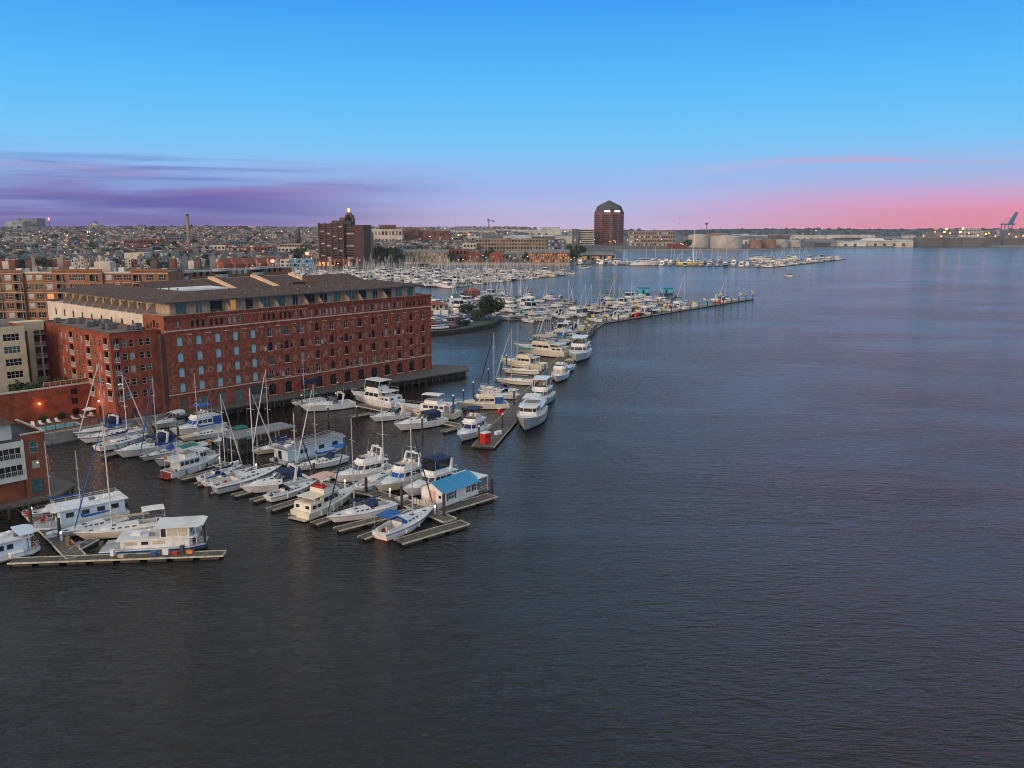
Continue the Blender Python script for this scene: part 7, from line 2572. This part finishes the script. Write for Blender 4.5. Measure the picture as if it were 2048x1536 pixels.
# ------------------------------------------------------------------ crowded marinas: whole boats as one mesh each
PROTO = []
RND = random.Random(21)
for bd, kw, L, kind in [
    (S, dict(cover='canvas_blue', dodger='canvas_navy'), 10.5, 's'), (S, dict(hull='gel_cream', cover='canvas_navy', dodger='canvas_tan'), 11.5, 's'), (S, dict(hull='gel_navy', cover='canvas_white', dodger='canvas_white'), 10, 's'),
    (S, dict(cover='canvas_green', dodger='canvas_green', bimini='canvas_green'), 9.5, 's'),
    (C, dict(canvas='canvas_navy'), 9.5, 'm'), (C, dict(canvas='canvas_white', arch_on=True), 10.5, 'm'), (C, dict(canvas=None, low=True), 11, 'm'), (C, dict(canvas='canvas_grey', hull='gel_cream'), 9, 'm'), (C, dict(canvas='canvas_red'), 9.5, 'm'),
    (F, dict(bimini='canvas_navy'), 12, 'm'), (F, dict(hardtop=True), 13, 'm'), (F, dict(hull='gel_cream', house_m='gel_cream', aft='closed'), 12, 'm'), (F, dict(arch_on=True, bimini='canvas_white', canvas='enclosure'), 12.5, 'm'), (F, dict(hull='gel_navy', bimini='canvas_blue'), 12, 'm'),
    (T, dict(canvas='canvas_blue', boot='antifoul_dark'), 11.5, 'm'), (T, dict(canvas='canvas_white', mast=False), 12, 'm'),
    (C, dict(canvas='canvas_blue', hull='gel_dull', deck='deck_grey'), 9.5, 'm'), (F, dict(hull='gel_dull', house_m='gel_dull', deck='deck_grey', bimini='canvas_navy', aft='canvas', canvas='canvas_navy'), 11.5, 'm'), (F, dict(hull='gel_dull', house_m='gel_dull', bimini='canvas_tan'), 11, 'm'),
    (C, dict(canvas='canvas_navy', hull='gel_navy', deck='deck_grey'), 10, 'm'), (C, dict(canvas='canvas_grey', hull='gel_dull', deck='deck_tan'), 8.5, 'm'), (small_open, dict(canvas='canvas_navy', hull='gel_dull'), 7, 'm'), (small_open, dict(canvas='canvas_tan'), 7.5, 'm'),
    (S, dict(hull='gel_dull', cover='canvas_blue', dodger='canvas_blue', deck='deck_grey'), 10, 's'), (S, dict(hull='gel_cream', cover='canvas_tan', dodger='canvas_navy', deck='deck_tan'), 9.5, 's')]:
    mg = bd(L, **kw).merged()
    PROTO.append((kind, L, mg.mesh('sailboat' if kind == 's' else 'motorboat'), mg))
PS = [p for p in PROTO if p[0] == 's']
PM = [p for p in PROTO if p[0] == 'm']


BOATQ = []


def far_boat(x, y, rz, q, place, ps=.25, big=1.0):
    k = q.choice(PS) if q.random() < ps else q.choice(PM)
    BOATQ.append((y, x, rz, q.uniform(.86, 1.14) * big, k, place))


def launch_boats():
    """the nearest as boats of their own; beyond the countable number one mass"""
    rest_, nm, ns = MB(), 0, 0
    for y, x, rz, s, k, place in sorted(BOATQ, key=lambda b: b[0]):
        sail = k[0] == 's'
        nm, ns = nm + (not sail), ns + sail
        if not sail and nm > 285:
            rest_.ext(k[3], Matrix.Translation((x, y, 0)) @ Matrix.Rotation(rz, 4, 'Z') @ Matrix.Scale(s, 4))
            continue
        o = inst('sailboat' if sail else 'motorboat', k[2], None, (x, y, 0), rz)
        o.scale = (s, s, s)
        tag(o, ('sailboat with bare mast berthed ' if sail else 'white motorboat berthed ') + place, 'sailboat' if sail else 'motorboat', ('sailboats ' if sail else 'motorboats ') + place)
    tag(rest_.build('distant_moored_boats'), 'mass of small distant motorboats packed in the far berths', 'boats', None, 'stuff')


def pier_row(p, q_, rnd, place, side, pitch=5.2, gap=1.0, w=2.0, occ=.88, ps=.25, big=1.0, lb=None, piles=True, test=None):
    p, q_ = Vector((p[0], p[1], 0)), Vector((q_[0], q_[1], 0))
    d = q_ - p
    L = d.length
    dd = d / L
    nn = Vector((-dd.y, dd.x, 0))
    if lb:
        dock(p, q_, w, lb, name='marina_pier', trim=False, cat='pier', group='piers of the marina rows')
    n = int(L / pitch)
    for i in range(n):
        for s in side:
            if rnd.random() > occ:
                continue
            base_ = p + dd * (pitch * (i + .5))
            c = base_ + nn * s * (w / 2 + gap + 5.6 * big)
            if test and not test(c):
                continue
            rz = math.atan2(nn.y * s, nn.x * s) + (pi if rnd.random() < .5 else 0)
            far_boat(c.x, c.y, rz + rnd.uniform(-.04, .04), rnd, place, ps, big)


def proj(c, z=0):
    dz = z - CAM_H
    fw = c.y * math.cos(PITCH) - dz * math.sin(PITCH)
    u = c.y * math.sin(PITCH) + dz * math.cos(PITCH)
    return 1024 + FPX * c.x / fw, 768 - FPX * u / fw


q = random.Random(9)
# berths on the inner side of the long pier
place = 'along the inner side of the long pier'
side_d = (EP1 - EP0).normalized()
nn = Vector((-side_d.y, side_d.x, 0))
Lp = (EP1 - EP0).length
i_ = 0
x_ = 128.0
while x_ < Lp + 18:
    c = EP0 + side_d * x_ + nn * (2.2 + 6.6)
    far_boat(c.x, c.y, math.atan2(nn.y, nn.x) + (pi if q.random() < .3 else 0) + q.uniform(-.03, .03), q, place, .18, 1.0)
    if i_ % 2 == 0:
        pq = EP0 + side_d * (x_ + 2.6)
        dock(pq + nn * 2.2, pq + nn * 11, 1.0, 'narrow finger dock between the berths on the inner side of the long pier', name='finger_dock', group='finger docks of the long pier', trim=False)
        pp_ = pq + nn * 13.5
        pile(pp_.x, pp_.y, 3.6, WP, 'white capped piles at the long pier', True, .2)
    i_ += 1
    x_ += 4.9
# marina inside the breakwater
place = 'in the marina inside the breakwater pier'
dB = (BW1 - BWM).normalized()
nB = Vector((-dB.y, dB.x, 0))
LBw = (BW1 - BWM).length
okm2 = lambda c: proj(c)[0] > 866 and c.y > 352 and c.x > -60
for j, (off, a0, a1, sd, oc, lb) in enumerate([(0, .03, .66, (1,), .9, None), (0, .80, .92, (1,), .8, None), (36, -.10, .74, (1, -1), .80, 'pier of the row behind the breakwater'), (72, -.02, .55, (1, -1), .85, 'middle pier of the breakwater marina'), (106, .10, .50, (1, -1), .75, 'farthest pier of the breakwater marina')]):
    p0 = BWM + dB * LBw * a0 + nB * off
    p1 = BWM + dB * LBw * a1 + nB * off
    pier_row(p0, p1, q, place, sd, 5.6, .8, 2.0, oc, .24, 1.0, lb, test=okm2)
p0 = BWM + dB * LBw * .72 + nB * 30
p1 = BWM + dB * LBw * .98 + nB * 46
dock(p0, p1, 1.8, 'short outer pier with a turquoise boathouse', name='marina_pier', cat='pier', trim=False)
for k, (px, py, m_, lb) in enumerate([(1287, 588, 'roof_blue', 'turquoise floating boathouse with a flat roof'), (1333, 588, 'roof_blue', 'turquoise floating hut with a blue roof')]):
    p = G(px, py, 0)
    t = thing('boathouse', lb, 'boathouse', (p.x, p.y, 0), .3)
    MB().box(-3.4, 3.4, -2.2, 2.2, -.3, .6, 'float_dark').build('float', t)
    MB().box(-3, 3, -2, 2, .6, 3.6, 'pool_water').build('wall', t)
    MB().box(-3.3, 3.3, -2.3, 2.3, 3.61, 3.9, 'roof_teal' if k == 0 else 'stripe_blue').build('roof', t)
    MB().box(-1.6, -.6, -2.06, -2.003, .7, 2.6, 'window_dark').build('door', t)
    MB().box(.5, 1.9, -2.06, -2.003, 1.6, 2.6, 'window_pale').build('window', t)
# shore side rows near the car park
place = 'along the shore beside the car park'
for (a, b) in (((868, 630), (1050, 618)), ((900, 605), (1090, 600))):
    pier_row(G(*a), G(*b), q, place, (1, -1), 5.6, .8, 2.0, .75, .3, 1.0, 'pier near the shore of the car park', test=lambda c: proj(c)[0] > 1008 or c.y > 410)
# great marina
place = 'in the crowded marina behind the warehouse'
O3 = Vector((-52, 560, 0))
e1 = Vector((.50, .866, 0))
e2 = Vector((-.866, .50, 0))


def ok3(c):
    u, v_ = proj(c, 1.5)
    return 425 < u < 1150 and not (u < 640 and v_ > 568) and (u > 700 or v_ < 566) and not (c.x > -108 + (c.y - 850) * .2 and c.y > 886) and not (c.y > 735 + max(0, (c.x + 180)) * .9 and c.x < -100)


for j in range(8):
    off = 2 + j * 27.0
    l0, l1 = (0, 205) if j < 4 else (10, 190)
    p0, p1 = O3 + e2 * off + e1 * l0, O3 + e2 * off + e1 * l1
    if j == 0:
        p1 = G(1143, 546, 0)
    if not ok3(p1 + e2 * 0) and j > 3:
        p1 = O3 + e2 * off + e1 * (l1 - 60)
    pier_row(p0, p1, q, place, (1, -1), 6.8, .8, 2.2, .76, .44, 1.0, 'long straight pier of the crowded marina', test=ok3)
# far marina on the point
place = 'in the far marina below the storage tanks'
q4 = random.Random(14)
A4, B4, C4 = G(1150, 529), G(1548, 535), G(1690, 519)
for (a, b, sd) in ((A4, B4, (1,)), (B4, C4, (1,)), (A4 + Vector((30, 45, 0)), B4 + Vector((20, 40, 0)), (1, -1)), (A4 + Vector((110, 95, 0)), B4 + Vector((60, 90, 0)), (1,)), (B4 + Vector((60, 110, 0)), C4 + Vector((-50, 15, 0)), (1,))):
    pier_row(a, b, q4, place, sd, 8.2, .8, 2.5, .8, .22, 1.25, 'pier of the far marina on the point')
for px, py, kind, L, lb in ((1292, 531, 'm', 30, 'largest white motor yacht moored along the outer pier of the far marina'), (1236, 529, 'm', 22, 'long white motor yacht near the pavilion'), (1540, 525, 'm', 26, 'white motor yacht by the bend of the far marina pier'), (1515, 521, 'm', 24, 'grey white motor yacht inside the far marina')):
    p = G(px, py)
    put(F(L, hardtop=True, aft='closed'), 'motor_yacht', lb, 'motorboat', (p.x, p.y), pi * (px % 2) + .02)
p = G(1381, 530)
put(S(30, hull='yellow_flag', stripe=None, cover=None, dodger=None, mast=36, B=9), 'racing_sailboat', 'yellow green hulled sailboat with a very tall mast at the far pier', 'sailboat', (p.x, p.y), .02)
p = G(1576, 553)
put(S(9, cover='canvas_navy', dodger='canvas_navy', jib=None), 'sailboat', 'lone sailboat under way on the open water', 'sailboat', (p.x, p.y), 2.2)
p = G(1174, 537)
put(C(10, canvas='canvas_navy'), 'motorboat', 'lone motorboat under way near the far point', 'motorboat', (p.x, p.y), .3)

launch_boats()
# ------------------------------------------------------------------ car park spit behind the warehouse
SP = [G(862, 664, 1.6), G(905, 660, 1.6), G(945, 655, 1.6), G(985, 647, 1.6), G(1004, 637, 1.6), G(1000, 628, 1.6), G(960, 622, 1.6), G(862, 622, 1.6), G(780, 622, 1.6), G(760, 664, 1.6)]
m = MB()
m.prism([(p.x, p.y) for p in SP], -1, 1.6, 'bank_dark', 'asphalt')
struct('car_park', m)
bk = [G(930, 655.5, 1.6), G(945, 654.5, 1.6), G(984, 646.6, 1.6), G(1003, 637, 1.6), G(999, 629, 1.6), G(965, 634, 1.6), G(945, 645, 1.6)]
struct('grass_bank', MB().prism([(p.x, p.y) for p in bk], 1.605, 1.75, 'leaf_a'))
ctr = sum((Vector(p) for p in SP), Vector()) / len(SP)


def car_mesh(paint):
    m = MB()
    pr = [(-2.2, .35), (-2.2, .85), (-1.9, .95), (-1.3, 1.0), (-.7, 1.42), (.9, 1.45), (1.5, 1.0), (2.15, .9), (2.25, .35)]
    a = [[(x, -.85, z) for x, z in pr], [(x, .85, z) for x, z in pr]]
    m.rings(a, paint, True, True, True)
    w = MB()
    for s in (-1, 1):
        w.add([(-1.15, s * .861, 1.02), (1.3, s * .861, 1.02), (.85, s * .861, 1.38), (-.65, s * .861, 1.36)], [(0, 1, 2, 3)], 'window_dark')
    w.add([(-1.29, -.75, 1.03), (-1.29, .75, 1.03), (-.74, .7, 1.42), (-.74, -.7, 1.42)], [(0, 1, 2, 3)], 'window_dark')
    w.add([(1.5, -.75, 1.03), (1.5, .75, 1.03), (.95, .7, 1.44), (.95, -.7, 1.44)], [(0, 1, 2, 3)], 'window_dark')
    return m.mesh('body'), w.mesh('window')


WHEEL = MB().tube((0, -.1, 0), (0, .1, 0), .33, 'rubber', n=10).mesh('wheel')
CARS = {c: car_mesh('carpaint_' + c) for c in ('white', 'dark', 'grey', 'red')}
q = random.Random(4)
rows = [((864, 659), (912, 655), 7, .4), ((915, 649), (938, 645), 4, .4), ((866, 653), (925, 648), 7, .4), ((870, 644), (935, 640), 6, .4), ((925, 643), (950, 634), 5, .9), ((905, 636), (925, 632), 3, .3), ((868, 640), (905, 636), 5, .4)]
for (a, b, n, _) in rows:
    A, B = G(*a, 1.6), G(*b, 1.6)
    d = (B - A)
    for i in range(n):
        c = A + d * ((i + .5) / n)
        cl = q.choice(['white', 'white', 'dark', 'grey', 'dark', 'white', 'red'])
        t = thing('parked_car', {'white': 'white', 'dark': 'dark', 'grey': 'grey', 'red': 'red'}[cl] + ' car parked on the spit behind the warehouse', 'car', (c.x, c.y, 1.604), math.atan2(d.y, d.x) + pi / 2 + q.uniform(-.1, .1), cl + ' cars parked on the spit')
        inst('body', CARS[cl][0], t)
        inst('window', CARS[cl][1], t)
        for sx in (-1.35, 1.35):
            for sy in (-.78, .78):
                inst('wheel', WHEEL, t, (sx, sy, .33))
big = G(980, 637, 1.6)
bush(big.x, big.y, 1.4, 5.6, 9.8, 'big dark green tree like bush at the tip of the car park spit', n=3600, seed=5, leaf=.42, name='shore_bush')
b2 = G(957, 640, 1.6)
bush(b2.x, b2.y, 1.4, 4.0, 4.4, 'lower olive bush beside the big dark one', n=1500, seed=6, leaf=.35, mats=('leaf_b', 'leaf_a'), name='shore_bush')
b3 = G(925, 652, 1.6)
bush(b3.x, b3.y, 1.0, 3.4, 3.2, 'small bush on the bank below the parked cars', n=900, seed=7, leaf=.32, name='shore_bush')
b4 = G(930, 625, 1.6)
bush(b4.x, b4.y, 1.4, 4.2, 3.6, 'dark hedge like bush behind the parked cars', n=1000, seed=9, leaf=.35, name='shore_bush')
for k, (px0, px1) in enumerate(((866, 881), (882, 897), (907, 918))):
    A, B = G(px0, 630, 1.6), G(px1, 629.5, 1.6)
    t = thing('hoarding', ['white fence panel nearest the warehouse wall', 'white fence panel beside the first', 'white fence panel standing by the lamp'][k] + ' on the car park spit', 'fence panel', (A.x, A.y, 1.6), math.atan2(B.y - A.y, B.x - A.x))
    L_ = (B - A).length
    MB().box(0, L_, 0, .15, .1, 2.1, 'plastic_white').build('panel', t)
    for s in (.1, L_ - .1):
        MB().box(s - .06, s + .06, -.05, -.002, 0, 2.2, 'metal_grey').build('post', t)
for (px, py, wl, rf_, w, h, lb) in ((912, 614, 'gel_sky', 'roof_teal', 5.4, 4.6, 'pale blue marina office with teal hipped roof'), (875, 622, 'far_cream', 'roof_rust', 7, 2.6, 'low cream shed with dark red roof'), (945, 602, 'far_brick', 'roof_rust', 8, 5.0, 'rust red workshop on the marina shore')):
    p = G(px, py, 1.0)
    t = thing('marina_building', lb, 'building', (p.x, p.y, 0), .25)
    MB().box(-w / 2 - .5, w / 2 + .5, -.5, w * .8 + .5, -.5, 1.2, 'concrete').build('base', t)
    MB().box(-w / 2, w / 2, 0, w * .8, 1.2, 1.2 + h, wl).build('wall', t)
    e = .6
    MB().add([(-w / 2 - e, -e, 1.2 + h), (w / 2 + e, -e, 1.2 + h), (w / 2 + e, w * .8 + e, 1.2 + h), (-w / 2 - e, w * .8 + e, 1.2 + h), (-w * .15, w * .4, 2.9 + h), (w * .15, w * .4, 2.9 + h)], [(0, 1, 5, 4), (1, 2, 5), (2, 3, 4, 5), (3, 0, 4), (3, 2, 1, 0)], rf_).build('roof', t)
    for s in (-.25, .25):
        MB().box(s * w - .6, s * w + .6, -.08, -.003, 2.4, 3.8, 'window_dark').build('window', t)
    MB().box(-.5, .5, -.08, -.003, 1.2, 3.2, 'metal_dark').build('door', t)
lp = G(904, 636, 1.6)
t = thing('lamp_post', 'tall lamp post with white light on the car park spit', 'lamp post', (lp.x, lp.y, 1.6))
MB().tube((0, 0, 0), (0, 0, 9), .14, 'wood_trim', .10, 6).build('pole', t)
MB().ball((0, 0, 9.2), .35, 'lamp_far', 8, 5).build('lamp', t)

# ------------------------------------------------------------------ lamps of the far shore
q = random.Random(6)
FARL = [(520, 528, 760), (545, 530, 760), (505, 540, 740), (551, 537, 735), (590, 517, 750), (600, 530, 738), (612, 522, 745), (623, 516, 760), (628, 520, 762), (634, 530, 765), (645, 526, 790), (658, 516, 790), (660, 520, 790), (666, 531, 790), (676, 527, 790), (690, 530, 790), (720, 527, 860),
        (917, 520, 910), (926, 519, 910), (966, 511, 912), (972, 515, 912), (1020, 512, 912), (1030, 516, 915), (1050, 520, 912), (1055, 513, 913), (1142, 519, 925), (1148, 522, 925), (1150, 480, 1700), (1161, 484, 1650), (1189, 479, 1650), (1228, 481, 1650), (1231, 484, 1640), (1255, 480, 1640), (1262, 484, 1600), (1275, 479, 1600), (1323, 479, 1600), (1362, 487, 1500), (1366, 489, 1500),
        (1220, 483, 1600), (1200, 515, 975), (1186, 514, 975), (1218, 514, 975), (1606, 468, 2000), (1623, 461, 2300), (1632, 461, 2300), (1015, 466, 1900), (1060, 468, 1900), (1083, 472, 1500), (1130, 463, 2000), (922, 470, 1600), (1150, 468, 1900), (860, 473, 1500), (880, 476, 1500), (905, 477, 1500), (840, 478, 1500), (850, 458, 1900), (890, 457, 1950), (617, 463, 1500), (700, 456, 1500)]
for k in range(46):
    y_ = q.uniform(820, 1900)
    px_ = q.uniform(10, 630)
    zz_ = hillz(XAT(px_, y_), y_) + q.uniform(9, 12)
    dz_ = zz_ - CAM_H
    py_ = 768 - FPX * (y_ * math.sin(PITCH) + dz_ * math.cos(PITCH)) / (y_ * math.cos(PITCH) - dz_ * math.sin(PITCH))
    FARL.append((px_, py_, y_))
LAMPM = {}
for px, py, Y in FARL:
    zt = ZAT(py, Y)
    x = XAT(px, Y, zt)
    zg = hillz(x, Y)
    if zt < zg + 2:
        zt = zg + 5
    t = thing('street_lamp', 'lit lamp on a tall post in the far streets and waterfront', 'street lamp', (x, Y, zg), 0, 'lit lamps of the far streets and waterfront')
    MB().tube((0, 0, -1), (0, 0, zt - zg), .14, 'metal_grey', .10, 5).build('pole', t)
    r = .34 * Y / 900
    key = round(r, 2)
    if key not in LAMPM:
        LAMPM[key] = MB().ball((0, 0, 0), r, 'lamp_far', 6, 4).mesh('lamp')
    inst('lamp', LAMPM[key], t, (0, 0, zt - zg))
for k, (px, py, Y, lb) in enumerate([(545, 522, 756, 'glowing red neon sign on a post beside the blue building'), (614, 507, 800, 'glowing red sign above the restaurant roof'), (462, 508, 940, 'round red lit sign above the slate warehouse'), (917, 470, 1620, 'round yellow lit sign on the ridge'), (938, 469, 1650, 'small red lit sign on the ridge')]):
    zt = ZAT(py, Y)
    x = XAT(px, Y, zt)
    zg = hillz(x, Y)
    t = thing('neon_sign', lb, 'sign', (x, Y, zg))
    MB().tube((0, 0, -1), (0, 0, zt - zg - 1), .2, 'metal_grey', n=5).build('post', t)
    MB().rings([[(1.9 * math.cos(a), -.2, zt - zg + 1.5 * math.sin(a)) for a in [2 * pi * i / 12 for i in range(12)]], [(1.9 * math.cos(a), .2, zt - zg + 1.5 * math.sin(a)) for a in [2 * pi * i / 12 for i in range(12)]]], 'lamp_red' if k != 3 else 'gold', True, True, True).build('face', t)
# birds
for k, (px, py, Y) in enumerate([(985, 441, 500), (1174, 449, 500), (1360, 436, 500), (1359, 447, 500)]):
    z = ZAT(py, Y)
    t = thing('flying_bird', 'dark bird flying above the far shore', 'bird', (XAT(px, Y, z), Y, z), k * 1.1, 'birds in the sky')
    MB().rings([[(-.35, 0, 0)] * 4, [(-.1, -.12, 0), (-.1, 0, -.1), (-.1, .12, 0), (-.1, 0, .1)], [(.2, -.1, 0), (.2, 0, -.08), (.2, .1, 0), (.2, 0, .08)], [(.5, 0, 0)] * 4], 'metal_dark').build('body', t)
    for s in (-1, 1):
        MB().add([(-.1, 0, .05), (.25, 0, .05), (.1, s * .5, .3), (-.1, s * .95, .1), (-.2, s * .5, .28)], [(0, 1, 2, 4), (4, 2, 3)], 'metal_dark').build('wing', t)
# courtyard planting and pool bushes
for k in range(7):
    p = LW(-12.5 - k * 1.5, 17 + (k % 3) * 3.2, 4.6)
    bush(p.x, p.y, 4.6, 1.9, 4.6, 'dark leafy shrub in the podium courtyard garden', 'courtyard shrubs', 260, 60 + k, .3)
for k, (a, b) in enumerate(((-27, 11.8), (-20.2, 11.9), (-16.6, 12.2), (-11.2, 11.5), (-10.4, 4.4), (-8, 2.5), (-5.5, 2.6))):
    p = LW(a, b, 2.05)
    bush(p.x, p.y, 2.05, .8, 1.3, 'small green shrub in the planting beside the pool terrace', 'terrace shrubs', 200, 80 + k, .2, ('leaf_b', 'leaf_a'))

# ------------------------------------------------------------------ evening haze over the harbour
hm_ = bpy.data.materials.new('evening_haze')
hm_.use_nodes = True
t_ = hm_.node_tree
t_.nodes.clear()
vo = t_.nodes.new('ShaderNodeVolumePrincipled')
vo.inputs['Color'].default_value = (.72, .80, .92, 1)
vo.inputs['Density'].default_value = HAZE
ou = t_.nodes.new('ShaderNodeOutputMaterial')
t_.links.new(vo.outputs[0], ou.inputs['Volume'])
MATS['evening_haze'] = hm_
tag(MB().box(-7200, 7200, -500, 6800, -3, 125, 'evening_haze').build('haze'), 'thin blue evening haze over harbour and city', 'haze', None, 'stuff')
